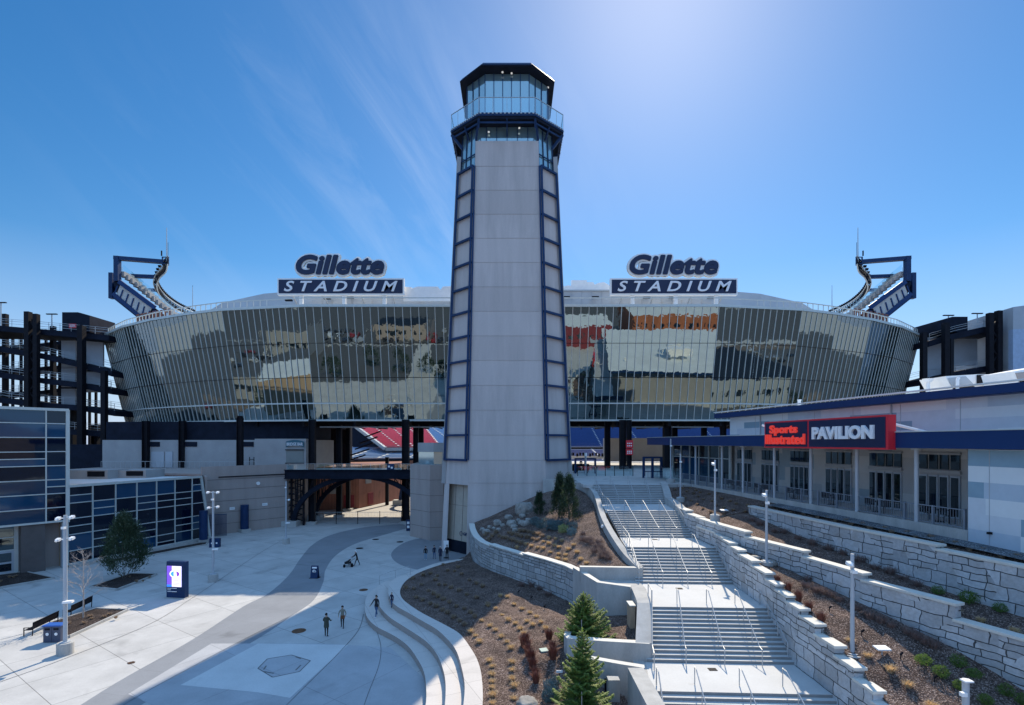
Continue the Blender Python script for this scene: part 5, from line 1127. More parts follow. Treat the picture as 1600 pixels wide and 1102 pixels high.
# roof things
t = thing('rooftop_unit', 'white rooftop air handling unit with a slanted intake hood', 'rooftop unit', (42, 50, 17.75))
Y = 47; 
def rb(pts, m, name, dep=3.0): 
    pp = [P(x, y, Y) for x, y in pts]; n_ = len(pp); mb = MB(); mb.raw(pp+[p+Vector((0, dep, 0)) for p in pp], [tuple(range(n_)), tuple(reversed(range(n_, 2*n_)))]+[(i, i+n_, (i+1) % n_+n_, (i+1) % n_) for i in range(n_)]); return mb.build(name, m, t)
rb(((1477, 588), (1527, 585), (1580, 586), (1582, 620), (1495, 620)), M['white'], 'casing')
Y = 46.9; rb(((1482, 591), (1509, 588), (1521, 600), (1487, 603)), M['panelgrey'], 'hood', .05); rb(((1488, 604), (1518, 602), (1527, 606), (1492, 611)), M['steel'], 'intake', .05); rb(((1527, 586), (1538, 586), (1538, 602), (1527, 602)), M['steel'], 'access_panel', .05)
mb = MB(); mb.tube([P(1496, 612, 46.5), P(1496, 594, 46.5), P(1498, 590, 46.5)], .13, 8); mb.build('pipe', M['white'], t)
t = thing('roof_vent', 'white vent pipe with a round cap on the pavilion roof', 'vent', tuple(P(1450, 614, 48))); mb = MB(); mb.tube([P(1450, 618, 48), P(1450, 597, 48)], .16, 10); mb.build('pipe', M['white'], t); mb = MB(); mb.tube([P(1450, 597, 48), P(1450, 594, 48), P(1450, 592, 48)], .3, 12, r2=.45); mb.build('cap', M['white'], t)
t = thing('roof_vent', 'short white post on the pavilion roof near its left end', 'vent', tuple(P(1249, 636, 52))); mb = MB(); mb.tube([P(1249, 640, 52), P(1249, 625, 52)], .15, 10); mb.build('pipe', M['white'], t); mb = MB(); mb.tube([P(1249, 626, 52), P(1249, 624.5, 52)], .2, 10); mb.build('cap', M['white'], t)
t = thing('rooftop_unit', 'second white rooftop unit cut by the right edge', 'rooftop unit', (40, 40, 17.75)); Y = 42; rb(((1585, 580), (1640, 570), (1660, 620), (1598, 620)), M['white'], 'casing'); Y = 41.9; rb(((1587, 583), (1612, 580), (1612, 592), (1592, 594)), M['tan'], 'hood', .05); rb(((1593, 595), (1612, 594), (1612, 602), (1599, 604)), M['steel'], 'intake', .05)
from mathutils.bvhtree import BVHTree
TREES = []
def reg(o):
    off = o.location.copy(); q = o.parent
    while q: off = off+q.location; q = q.parent
    TREES.append(BVHTree.FromPolygons([v.co+off for v in o.data.vertices], [tuple(p.vertices) for p in o.data.polygons]))
def hit(px, py, trees=None):
    d = Vector(((px-800)/FPX, 1, -(py-HY)/FPX)).normalized(); best = None
    for t_ in (trees or TREES):
        r = t_.ray_cast(Vector((0, 0, CH)), d)
        if r[0] is not None and (best is None or r[3] < best[1]): best = (r[0], r[3])
    return best[0] if best else None
# ================================================================ TERRACE
mb = MB(); tp = [(8.2, 59.1), (17.6, 59.1), (20.9, 59.4)]+[(PL(Y).x, Y) for Y in (55, 45, 35, 28.5, 14)]+[(60, 14), (60, 62), (60, 125), (-17.3, 125), (-17.3, 88), (-9, 86), (8.2, 80)]
mb.prism(tp, 9.25, 9.6); o = mb.build('terrace', M['plaza'], loc=(14, 60, 9.6)); setp(o, 'upper concourse floor at the top of the stairs', kind='structure')
mb = MB(); e = [(PL(Y, -.06).x, Y) for Y in (14, 28.5, 45, 59)]; mb.wall(e, [8.2]*4, [9.62]*4, .3, 0, 0, -1); o = mb.build('terrace_edge', M['concrete'], loc=(22, 45, 9)); setp(o, 'concrete edge of the pavilion terrace above the planting', 'retaining wall')

# ================================================================ STAIRS
XL = [(20, 6.3), (22, 6.9), (25.8, 7.4), (28.9, 8.0), (32.5, 9.0), (37.6, 9.5), (41.6, 9.65), (45.5, 10.0), (49.5, 9.5), (54.7, 9.8), (59.1, 9.7)]
XR = [(20, 16.0), (22, 15.9), (28.9, 15.8), (32.5, 15.95), (37.6, 16.1), (41.6, 16.4), (45.5, 15.9), (49.5, 15.8), (54.7, 16.3), (59.1, 17.2)]
xl = lambda Y: interp(XL, Y); xr = lambda Y: interp(XR, Y)
FL = [(22.2, 0.1, 25.8, 2.0, 12), (28.9, 2.0, 32.5, 4.1, 13), (37.6, 4.1, 41.6, 6.02, 12), (45.5, 6.02, 49.5, 7.9, 12), (54.7, 7.9, 59.1, 9.6, 11)]
stc = thing('staircase', 'wide concrete staircase climbing in flights from the plaza to the stadium gates', 'staircase', (12, 22, 0))
def sy(Y, x): return Y-(x-12)*.045      # treads lie slightly askew
for fi, (Yb, zb, Yt, zt, n) in enumerate(FL):
    root = None
    for k in range(n):
        y0 = Yb+(Yt-Yb)*k/n; y1 = Yb+(Yt-Yb)*(k+1)/n+.06; z1 = zb+(zt-zb)*(k+1)/n; z0 = zb+(zt-zb)*k/n
        a, b = xl(y0)-.35, xr(y0)+.2; mb = MB()
        vs = [(a, sy(y0+.02, a), z0-.1), (b, sy(y0+.02, b), z0-.1), (b, sy(y1, b), z0-.1), (a, sy(y1, a), z0-.1), (a, sy(y0, a), z1), (b, sy(y0, b), z1), (b, sy(y1, b), z1), (a, sy(y1, a), z1)]
        mb.raw(vs, [(0, 3, 2, 1), (4, 5, 6, 7), (0, 1, 5, 4), (1, 2, 6, 5), (2, 3, 7, 6), (3, 0, 4, 7)])
        if root is None: 
            root = bpy.data.objects.new('flight', None); COL.objects.link(root); root.parent = stc; root.location = (0, 0, 0)
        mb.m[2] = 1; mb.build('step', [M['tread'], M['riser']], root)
lands = [(25.8, 28.93, 2.0), (32.5, 37.63, 4.1), (41.6, 45.53, 6.02), (49.5, 54.73, 7.9)]
for y0, y1, z in lands:
    mb = MB(); n = 5; L_ = [(xl(y0+(y1-y0)*i/n)-.4, sy(y0+(y1-y0)*i/n, 9)+(.04 if i == 0 else 0)) for i in range(n+1)]; R_ = [(xr(y0+(y1-y0)*i/n)+.2, sy(y0+(y1-y0)*i/n, 16)+(.04 if i == 0 else 0)) for i in range(n+1)]
    mb.prism(L_+R_[::-1], z-.3, z-.002); mb.build('landing', M['tread'], stc)
    mb = MB(); mb.box(((xl(y0)+xr(y0))/2-.6, y0+.75*(y1-y0), z+.004), (.45, .35, .02)); mb.build('drain', M['steel'], stc)
mb = MB(); mb.prism([(8.6, 59.1), (17.4, 59.0), (17.4, 60), (8.6, 60)], 9.2, 9.598); mb.build('landing', M['tread'], stc)
names5 = ['lowest', 'second lowest', 'middle', 'fourth', 'highest']
for fi, (Yb, zb, Yt, zt, n) in enumerate(FL):
    for f, nm in ((.23, 'left'), (.5, 'centre'), (.76, 'right')):
        def gp(Y, z): return Vector((xl(Y)+(xr(Y)-xl(Y))*f, sy(Y, xl(Y)+(xr(Y)-xl(Y))*f), z))
        pts = [gp(Yt+.45, zt), gp(Yt+.05, zt), gp(Yb, zb+.05), gp(Yb-.35, zb)]
        rail('handrail', f'{nm} one of the three steel handrails on the {names5[fi]} flight of the stairs', pts, r=.028 if fi < 3 else .03, post_every=1.35)
def side_rail(f_pts, label, low=False):
    rail('handrail', label, [Vector(p) for p in f_pts], r=.032, post_every=1.3, lower=low)
side_rail([(xl(45.4)-.1, 45.6, 6.02), (xl(41.8)-.1, 42.0, 6.02), (xl(37.8)-.1, 37.9, 4.15)], 'steel side rail on the left edge of the middle flight', True)
side_rail([(xl(34)-.05, 34.2, 4.1), (xl(32.4)-.05, 32.6, 4.1), (xl(28.9)-.05, 29.0, 2.05), (xl(28)-.05, 28, 2.0)], 'steel side rail beside the broad cheek wall of the second flight')
side_rail([(xl(57)-.1, 59.6, 9.6), (xl(54)-.1, 54.6, 7.95), (xl(49.8)-.1, 49.8, 7.95), (xl(46)-.1, 45.9, 6.1)], 'steel side rail along the curved wall of the two highest flights')
side_rail([(xr(42)-.12, 41.9, 6.02), (xr(40)-.12, 40.2, 5.3), (xr(38)-.12, 37.9, 4.2)], 'steel side rail on the right edge of the middle flight')
side_rail([(xr(33)-.12, 32.8, 4.1), (xr(31)-.12, 31.0, 3.2), (xr(29)-.12, 29.1, 2.1)], 'steel side rail on the right edge of the second lowest flight')
side_rail([(xr(50)-.12, 49.9, 7.9), (xr(48.5)-.12, 48.4, 7.4), (xr(47)-.12, 46.8, 6.7)], 'short steel side rail at the right curb of the fourth flight')
side_rail([(xl(26)-.02, 26.3, 2.0), (xl(25.6)-.02, 25.7, 2.0), (xl(22)-.02, 22.4, .3)], 'steel side rail on the left edge of the lowest flight')
# right concrete curb of the two upper flights
mb = MB(); cy = [59.6, 57, 54.7, 52, 49.5, 47.5]; zz = [9.9, 9.3, 8.6, 8.55, 8.4, 7.9]
mb.wall([(xr(y)+.02, y) for y in cy], [6.0]*6, zz, .75, 0, 0, 1); o = mb.build('curb_wall', M['concrete'], loc=(16.8, 54, 8)); setp(o, 'smooth concrete curb on the right of the two upper flights', 'wall')

# ================================================================ RETAINING WALLS
def stepped_wall(name, label, path, tops, zbase, th, m, cop=.11, over=.07, side=1, loc=None):
    """path pieces: list of (points, top z or (z0,z1)); each piece gets its own coping stone"""
    root = thing(name, label, 'retaining wall', (path[0][0], path[0][1], zbase[0]))
    mb = MB(); u = 0
    for i in range(len(path)-1):
        a, b = Vector(path[i]), Vector(path[i+1]); d = (b-a).normalized(); n_ = Vector((-d.y, d.x))*side; l = (b-a).length
        z1 = tops[i]-cop; za, zb_ = zbase[i], zbase[i+1]
        A0, B0 = a, b; C_, D_ = b+n_*th, a+n_*th
        uvf = [(u, za), (u+l, zb_), (u+l, z1), (u, z1)]
        quad = [(A0.x, A0.y, za), (B0.x, B0.y, zb_), (B0.x, B0.y, z1), (A0.x, A0.y, z1)]
        if side == 1: mb.face(quad, 0, uvf)
        else: mb.face([quad[1], quad[0], quad[3], quad[2]], 0, [uvf[1], uvf[0], uvf[3], uvf[2]])
        q2 = [(D_.x, D_.y, za), (C_.x, C_.y, zb_), (C_.x, C_.y, z1), (D_.x, D_.y, z1)]; mb.face(q2, 0, uvf)
        for p, q, zq in ((A0, D_, za), (B0, C_, zb_)): mb.face([(p.x, p.y, zq), (q.x, q.y, zq), (q.x, q.y, z1), (p.x, p.y, z1)], 0, [(0, zq), (th, zq), (th, z1), (0, z1)])
        mb.face([(A0.x, A0.y, z1), (B0.x, B0.y, z1), (C_.x, C_.y, z1), (D_.x, D_.y, z1)], 0, [(0, 0), (.01, 0), (.01, .01), (0, .01)])
        u += l
    mb.build('stone_face', m, root)
    i = 0
    while i < len(tops):
        j = i
        while j+1 < len(tops) and abs(tops[j+1]-tops[i]) < 1e-6: j += 1
        cb = MB(); c_in, c_out = [], []
        for k in range(i, j+2):
            p = Vector(path[k]); d = (Vector(path[min(k+1, j+1)])-Vector(path[max(k-1, i)])).normalized(); n_ = Vector((-d.y, d.x))*side
            ext = d*(-.05 if k == i else (.12 if k == j+1 else 0)); c_out.append(p-n_*over+ext); c_in.append(p+n_*(th+over)+ext)
        cb.prism([(p.x, p.y) for p in c_out]+[(p.x, p.y) for p in reversed(c_in)], tops[i]-cop+.002, tops[i]); cb.build('coping', M['coping'], root, bevel=.015); i = j+1
    return root
# L: curved stone wall of the planter beside the tower
Lp = [(-5.3, 64.2), (-4.9, 60.5), (-4.45, 57.5), (-4.0, 55.2), (-3.2, 52.6), (-2.2, 50.6), (-1.2, 49.0), (-.24, 47.7), (1.0, 45.8), (2.7, 43.6), (4.3, 41.2), (4.75, 40.0)]
stepped_wall('retaining_wall', 'curved pale ledgestone wall of the planter in front of the tower', Lp, [4.3, 4.3, 4.3, 4.3, 4.3, 4.45, 4.45, 4.45, 4.6, 4.6, 4.6], [.9]*12, .5, M['stone'], side=1, over=.1)
cw = thing('planter_wall', 'board marked grey concrete planter walls stepping down left of the stairs', 'retaining wall', (7, 34, 1.5))
def cwall(pts, z0, z1, th=.42, side=1, cop=True):
    mb = MB(); n_ = len(pts); mb.wall(pts, [z0]*n_ if not isinstance(z0, list) else z0, z1, th, 0, 1, side); mb.build('wall', [M['concrete'], M['coping']], cw)
cwall([(4.75, 40.0), (5.4, 37.6), (5.95, 35.8), (8.2, 35.35)], .9, [4.72, 4.72, 4.7, 4.5])
cwall([(5.1, 38.5), (7.4, 38.35), (9.75, 38.2)], 4.0, [5.12, 5.12, 5.12], .4)
mb = MB(); mb.prism([(5.4, 37.7), (6.1, 36.3), (9.4, 35.8), (9.4, 38.2), (5.3, 38.4)], 4.0, 4.2); mb.build('ledge', M['concrete'], cw)
# cheek wall along the second flight
mb = MB(); ck = [(35.4, 4.5), (33.2, 4.42), (32.5, 4.3), (29.3, 3.0)]
for (y0, z0), (y1, z1) in zip(ck, ck[1:]):
    a0, a1 = xl(y0)-1.05, xl(y1)-1.05; b0_, b1_ = xl(y0)-.12, xl(y1)-.12
    mb.raw([(a0, y0, 1), (b0_, y0, 1), (b0_, y0, z0), (a0, y0, z0), (a1, y1, 1), (b1_, y1, 1), (b1_, y1, z1), (a1, y1, z1)], [(3, 2, 6, 7), (0, 3, 7, 4), (1, 5, 6, 2), (4, 7, 6, 5), (0, 1, 2, 3)])
mb.build('cheek', M['concrete'], cw)
cwall([(3.2, 29.75), (5.3, 29.45), (7.85, 29.2)], .9, [3.1, 3.05, 3.0], .45)
cwall([(4.3, 27.75), (5.8, 27.45), (7.05, 27.2)], .3, [2.75, 2.6, 2.5], .4)
cwall([(3.2, 29.75), (3.1, 30.6), (3.25, 31.4)], .9, [3.1, 3.0, 2.9], .4, -1)
mb = MB(); mb.box((6.3, 23.6, 1.5), (.8, 5.0, 3.0)); mb.build('cheek', M['concrete'], cw)
mb = MB(); mb.box((5.3, 26.8, 1.2), (.6, .5, 1.9)); mb.build('pedestal', M['concrete'], cw)
mb = MB(); mb.box((5.35, 27.5, 1.35), (.75, .14, .85)); mb.build('vent_opening', M['steel'], cw)
mb = MB(); mb.prism([(6.9, 27.3), (8.1, 27.1), (8.1, 29.2), (6.9, 29.3)], .3, 1.99); mb.build('ledge', M['concrete'], cw)
t = thing('timber_post', 'pale timber clad post in the recess of the concrete planter', 'post', (7.5, 33.6, 2.4)); mb = MB(); mb.box((7.72, 33.2, 3.2), (.32, .9, 1.6)); mb.build('post', M['wood_tan'], t); mb = MB(); mb.box((7.72, 33.2, 4.03), (.4, 1.0, .06)); mb.build('cap', M['coping'], t)
# W: curved concrete wall between planter and stairs
Wp = [(3.9, 64.4), (6.3, 64.2), (7.6, 63.6), (8.5, 61.5), (8.95, 58.5), (8.9, 55), (8.65, 52), (8.45, 49), (8.45, 46), (8.6, 43), (8.85, 40.6), (9.35, 38.3)]
Wz = [9.85, 9.75, 9.6, 9.4, 9.15, 8.6, 8.1, 7.5, 6.85, 6.2, 5.65, 5.15]
pw = catmull([Vector((x, y, z)) for (x, y), z in zip(Wp, Wz)], 4)
mb = MB(); mb.wall([(p.x, p.y) for p in pw], [3.5]*len(pw), [p.z for p in pw], .52, 0, 0, 1); o = mb.build('curved_wall', M['concrete'], loc=(8, 50, 5)); setp(o, 'smooth curved concrete wall on the left of the upper stairs', 'wall')
t = thing('wall_light', 'small round white light on the curved concrete wall', 'lamp', (8.3, 47, 6.6)); mb = MB(); mb.tube([(8.44, 47.2, 6.75), (8.25, 47.1, 6.75)], .14, 12); mb.build('lens', M['white'], t); mb = MB(); mb.tube([(8.46, 47.2, 6.75), (8.38, 47.17, 6.75)], .19, 12); mb.build('ring', M['galv'], t)
# R1: wall with stepped coping right of the stairs
R1y = [44.5, 41.5, 39.6, 38.0, 36.4, 34.2, 32.2, 30.9, 29.6, 28.2, 26.8, 25.2, 23.8, 22.6, 20.8, 19]
R1z = [7.25, 7.15, 7.05, 6.85, 6.6, 6.3, 5.95, 5.65, 5.35, 5.0, 4.5, 4.05, 3.55, 3.1, 2.6]
R1p = [(xr(y)+.02, y) for y in R1y]; zbs = [interp([(19, 0), (22.2, 0), (25.8, 1.6), (28.9, 1.7), (32.5, 3.7), (37.6, 3.8), (41.6, 5.6), (45.5, 5.8)], y) for y in R1y]
stepped_wall('retaining_wall', 'pale stone wall right of the stairs with coping blocks stepping down', R1p, R1z, zbs, .5, M['stone_big'], side=1, cop=.14)
# R1b: from the curb down to the split
stepped_wall('retaining_wall', 'short stone wall between the concrete curb and the stepped stone walls', [(xr(49.6)+.1, 49.5), (xr(47)+.1, 47), (xr(44.4)+.1, 44.4)], [8.25, 8.0], [5.6, 5.6, 5.6], .6, M['stone_big'], side=1)
# R2 and R3
R2p = [(16.05, 44.6), (16.5, 41), (17.1, 37.6), (17.8, 35), (18.5, 32.6), (18.95, 30.5), (19.4, 28.4), (20.15, 26.3), (20.9, 24.2), (21.5, 22.6), (22.4, 20), (23.6, 16)]
R2t = [7.95, 7.95, 7.6, 7.6, 7.25, 7.25, 6.9, 6.9, 6.15, 6.15, 5.4]
R2b = [6.2, 6.2, 6.0, 5.8, 5.4, 5.2, 5.0, 4.7, 4.3, 4.0, 3.3, 2.8]
stepped_wall('retaining_wall', 'middle one of the three long stone walls right of the stairs', R2p, R2t, R2b, .5, M['stone_big'], side=1, cop=.14)
R3p = [(20.7, 44.8), (21.3, 39), (22.0, 33.5), (22.6, 30.5), (23.1, 27.9), (23.7, 25), (24.3, 22), (25, 18)]
R3t = [8.95, 8.95, 8.95, 8.95, 8.72, 8.72, 8.5]
R3b = [7.0, 6.8, 6.4, 6.1, 5.9, 5.7, 5.4, 5.0]
stepped_wall('retaining_wall', 'highest of the long stone walls, just below the pavilion terrace', R3p, R3t, R3b, .5, M['stone_big'], side=1, cop=.14)

# ================================================================ MULCH BEDS
def nz(p, a=.08, s=.9): return a*mnoise.noise(Vector((p.x*s, p.y*s, 3.1)))+a*.35*mnoise.noise(Vector((p.x*s*4, p.y*s*4, 7.7)))
def ruled(name, label, A_, B_, m, nu=60, nv=26, amp=.1, mound=0.0):
    a, b = resample(A_, nu), resample(B_, nu); mb = MB(); vs = []
    for i in range(nu):
        for j in range(nv):
            f = j/(nv-1); p = a[i].lerp(b[i], f); w_ = math.sin(math.pi*f)**.5 if 0 < f < 1 else 0; p = p+Vector((0, 0, (nz(p, amp)+mound)*w_)); vs.append(p)
    fs = [(i*nv+j, (i+1)*nv+j, (i+1)*nv+j+1, i*nv+j+1) for i in range(nu-1) for j in range(nv-1)]
    mb.raw(vs, fs); o = mb.build(name, m, loc=tuple(a[nu//2]), smooth=True)
    me = o.data
    if sum(p.normal.z for p in me.polygons) < 0: me.flip_normals()
    setp(o, label, 'planting bed'); reg(o); return o
c4 = catmull([G(x, y, 1.3) for x, y in s4], 5)
rb1 = [Vector(p) for p in ((-5.0, 62.5, 1.35), (-4.7, 59, 1.4), (-4.3, 56, 1.5), (-3.0, 52.2, 1.75), (-1.0, 48.8, 1.9), (1.2, 45.5, 1.95), (3.0, 43.2, 1.9), (4.7, 40.4, 1.8), (5.4, 37.6, 1.9), (6.0, 35.9, 2.3), (7.9, 35.2, 2.6), (7.9, 33, 2.6), (7.4, 29.6, 2.5), (3.4, 29.7, 2.0), (3.3, 29.4, 1.5), (4.4, 27.7, 1.4), (6.0, 27.3, 1.0), (6.0, 24, .9), (6.0, 20, .9))]
bed1 = ruled('mulch_bed', 'large brown mulch bed between the curved steps and the stone wall', c4, rb1, M['mulch'], 110, 40, .12)
la = [Vector((x+.5, y+.25, 4.15)) for x, y in Lp]+[Vector((5.5, 38.75, 4.3)), Vector((7.5, 38.75, 4.6)), Vector((9.1, 38.7, 4.75))]
ua = [Vector(p) for p in ((-5.0, 64.6, 4.2), (-2.5, 64.6, 5.2), (0, 64.6, 6.4), (2.2, 64.6, 7.4), (4.2, 64.6, 8.2), (6.4, 64.0, 8.7), (7.7, 63, 8.9), (8.6, 60, 8.5), (8.9, 56, 7.8), (8.5, 50, 6.9), (8.5, 46, 6.1), (8.7, 42, 5.3), (9.0, 40, 4.95), (9.3, 38.8, 4.8))]
bed2 = ruled('mulch_bed', 'raised mulch bed with boulders between the tower and the curved wall', la, ua, M['mulch'], 80, 34, .12, .12)
a1 = [Vector((xr(y)+.45, y, z-.35)) for y, z in zip(R1y[1:], R1z)]; b1 = [Vector((x+.1, y, zb_+.55)) for (x, y), zb_ in zip(R2p, R2b)]
b1 = [Vector(p) for p in ((16.3, 42.3, 6.9), (17.2, 37.6, 6.5), (18.55, 32.6, 5.95), (19.45, 28.4, 5.55), (20.95, 24.2, 4.75), (21.9, 21.5, 3.85), (23.7, 16, 2.9))]
bed3 = ruled('mulch_bed', 'sloping mulch bed between the stepped wall and the middle stone wall', a1, b1, M['mulch'], 80, 24, .1)
a2_ = [Vector((x+.45, y, z)) for (x, y), z in zip(R2p, (7.6, 7.55, 7.3, 7.2, 6.95, 6.9, 6.6, 6.5, 5.8, 5.7, 5.0, 4.8))]
b2_ = [Vector(p) for p in ((20.6, 45, 8.3), (21.3, 39, 7.6), (22.05, 33.5, 7.05), (23.1, 28.5, 6.55), (24.05, 24, 6.35), (25, 18, 5.9))]
bed4 = ruled('mulch_bed', 'narrow mulch bed between the middle and the highest stone walls', a2_, b2_, M['mulch'], 80, 20, .1)
a3_ = [Vector(p) for p in ((17.9, 59.6, 9.3), (17.2, 55, 8.4), (16.9, 50, 7.9), (16.7, 46, 7.5), (20.6, 45.2, 8.25), (21.6, 39, 8.6), (22.4, 33.5, 8.65), (23.5, 28, 8.5), (24.6, 22, 8.2), (25.3, 17, 8.0))]
b3_ = [Vector((PL(y, -.1).x, y, z)) for y, z in ((59.3, 9.35), (55, 9.3), (50, 9.25), (46, 9.2), (42, 9.15), (38, 9.1), (33, 9.0), (28, 8.95), (22, 8.8), (16, 8.7))]
bed5 = ruled('mulch_bed', 'dark shaded mulch bed along the foot of the pavilion terrace', a3_, b3_, M['mulch'], 90, 20, .06)
g1 = [Vector((PL(y, -1.1).x, y, z)) for y, z in ((44, 9.08), (38, 9.02), (33, 8.98), (28, 8.9), (22, 8.75), (16, 8.6))]; g2 = [Vector((PL(y, -.15).x, y, z)) for y, z in ((44, 9.24), (38, 9.2), (33, 9.1), (28, 9.05), (22, 8.9), (16, 8.8))]
ruled('gravel_strip', 'strip of blue grey gravel at the foot of the pavilion terrace', g1, g2, M['gravel'], 60, 8, .04)
# ================================================================ GATES AT THE TOP OF THE STAIRS
t = thing('glass_barrier', 'low clear glass barrier in front of the gates above the stairs', 'barrier', (12, 74, 9.6))
mb = MB(); mb.face([(9.5, 74, 9.65), (17.5, 74, 9.65), (17.5, 74, 11.0), (9.5, 74, 11.0)]); mb.build('glass', M['railglass'], t)
mb = MB()
for i in range(7): x = 9.5+i*1.33; mb.bar((x, 74, 9.6), (x, 74, 11.15), .08, .08)
mb.bar((9.5, 74, 11.1), (17.5, 74, 11.1), .07, .07); mb.build('post', M['steel'], t)
def gate(x0, x1, Y, zt, label):
    t = thing('security_gate', label, 'gate', ((x0+x1)/2, Y, 9.6)); mb = MB(); 
    for x in (x0, (x0+x1)/2, x1): mb.bar((x, Y, 9.6), (x, Y, zt), .3, .3)
    mb.bar((x0, Y, zt-.1), (x1, Y, zt-.1), .25, .25); mb.bar((x0, Y, 10.5), (x1, Y, 10.5), .12, .12); mb.build('frame', M['navy'], t)
    mb = MB()
    for i in range(12): x = x0+(x1-x0)*(i+.5)/12; mb.bar((x, Y, 9.65), (x, Y, 10.5), .03, .03)
    mb.build('bars', M['steel'], t)
gate(18.0, 20.4, 70, 12.5, 'navy gate frame at the right of the stair top beside the pavilion')
gate(9.9, 13.0, 80, 12.0, 'dark gate frame between the tower and the thick steel columns')
p = P(983.5, 700, 91.2); t = thing('hanging_banner', 'red double banner hanging on the steel column above the gates', 'banner', tuple(p))
for (ya, yb) in ((688, 700.5), (701.5, 711)):
    a, b = P(978, yb, 91.2), P(989, ya, 91.2); mb = MB(); mb.box(((a.x+b.x)/2, 91.2, (a.z+b.z)/2), (b.x-a.x, .12, b.z-a.z)); o = mb.build('cloth', M['red'], t)
    mb = MB()
    for k in range(2): 
        for s_ in range(3): mb.box(((a.x+b.x)/2-.32+s_*.32, 91.12, a.z+(b.z-a.z)*(.3+.3*k)), (.22, .03, .17))
    mb.build('text_line', M['white'], o)
for px, py, lab in ((915, 738, 'tall pale bollard post beside the tower at the stair top'),):
    p = P(px, py, 76); t = thing('post', lab, 'post', (p.x, 76, 9.6)); mb = MB(); mb.tube([(p.x, 76, 9.6), (p.x, 76, 12.4)], .14, 10); mb.build('shaft', M['galv'], t); mb = MB(); mb.tube([(p.x, 76, 12.4), (p.x, 76, 12.9)], .2, 10); mb.build('cap', M['white'], t)
t = thing('small_cart', 'small dark cart standing in the shade right of the tower at the stair top', 'cart', (11.5, 82, 9.6)); mb = MB(); mb.box((11.0, 82, 10.45), (2.6, 1.2, 1.1)); mb.build('body', M['steel'], t)
for dx in (-.9, .9):
    mb = MB(); mb.tube([(11+dx, 81.3, 9.9), (11+dx, 81.5, 9.9)], .3, 14); mb.build('wheel', M['steel'], t)
# pavilion terrace railing
t = thing('terrace_railing', 'long grey metal railing along the edge of the pavilion terrace', 'railing', tuple(PL(40))+(9.6,))
mb = MB(); mt_ = MB(); y = 28.6; k = 0
while y < 62:
    p = PL(y, .12); mt_.bar((p.x, p.y, 9.25), (p.x, p.y, 10.75), .13, .1, up=(UD.x, UD.y, 0)); y += 1.85
y = 28.6
while y < 62: p = PL(y, .1); mb.bar((p.x, p.y, 9.72), (p.x, p.y, 10.65), .022, .022); y += .16
a, b = PL(28.6, .1), PL(62, .1); mb.bar((a.x, a.y, 10.7), (b.x, b.y, 10.7), .09, .05); mb.bar((a.x, a.y, 9.72), (b.x, b.y, 9.72), .05, .04)
mb.build('bars', M['rail_grey'], t); mt_.build_each('post', M['rail_grey'], t)
a, b = PL(62, .1), PL(71, .1); mb = MB(); mb.face([(a.x, a.y, 9.7), (b.x, b.y, 9.7), (b.x, b.y, 11.3), (a.x, a.y, 11.3)]); mb.build('glass', M['railglass'], t)
# bistro tables behind the railing
def table_set(x, y, label):
    t = thing('patio_table', label, 'table', (x, y, 9.6), 0, 'patio tables behind the terrace railing'); mb = MB(); mb.tube([(0, 0, .72), (0, 0, .75)], .45, 16); mb.build('tabletop', M['steel'], t, local=True)
    mb = MB(); mb.tube([(0, 0, .03), (0, 0, .72)], .04, 8); mb.tube([(0, 0, .0), (0, 0, .03)], .28, 12); mb.build('pedestal', M['steel'], t, local=True); return t
t0 = table_set(0, 0, 'dark round patio table between the terrace railing and the pavilion doors')
def chair_():
    t = thing('patio_chair', 'dark metal patio chair between the terrace railing and the pavilion doors', 'chair', (0, 0, 9.6), 0, 'patio chairs behind the terrace railing')
    mb = MB(); mb.box((0, 0, .45), (.42, .42, .03)); mb.build('seat', M['steel'], t, local=True); mb = MB(); mb.box((0, .2, .7), (.42, .03, .42)); mb.build('backrest', M['steel'], t, local=True)
    for sx in (-.18, .18):
        for sy_ in (-.18, .18): mb = MB(); mb.bar((sx, sy_, 0), (sx, sy_, .44), .03, .03); mb.build('leg', M['steel'], t, local=True)
    return t
c0 = chair_(); first = [t0, c0]
for i, y in enumerate((31.5, 36.0, 40.2, 44.5, 49, 53.5)):
    p = PL(y, 1.5); tt = first[0] if i == 0 else copy_tree(t0); tt.location = (p.x, p.y, 9.6)
    for j, (dx, dy, rz) in enumerate(((0, .75, 0), (0, -.75, math.pi))):
        c = first[1] if (i == 0 and j == 0) else copy_tree(c0); c.location = (p.x+dx, p.y+dy, 9.6); c.rotation_euler = (0, 0, rz)

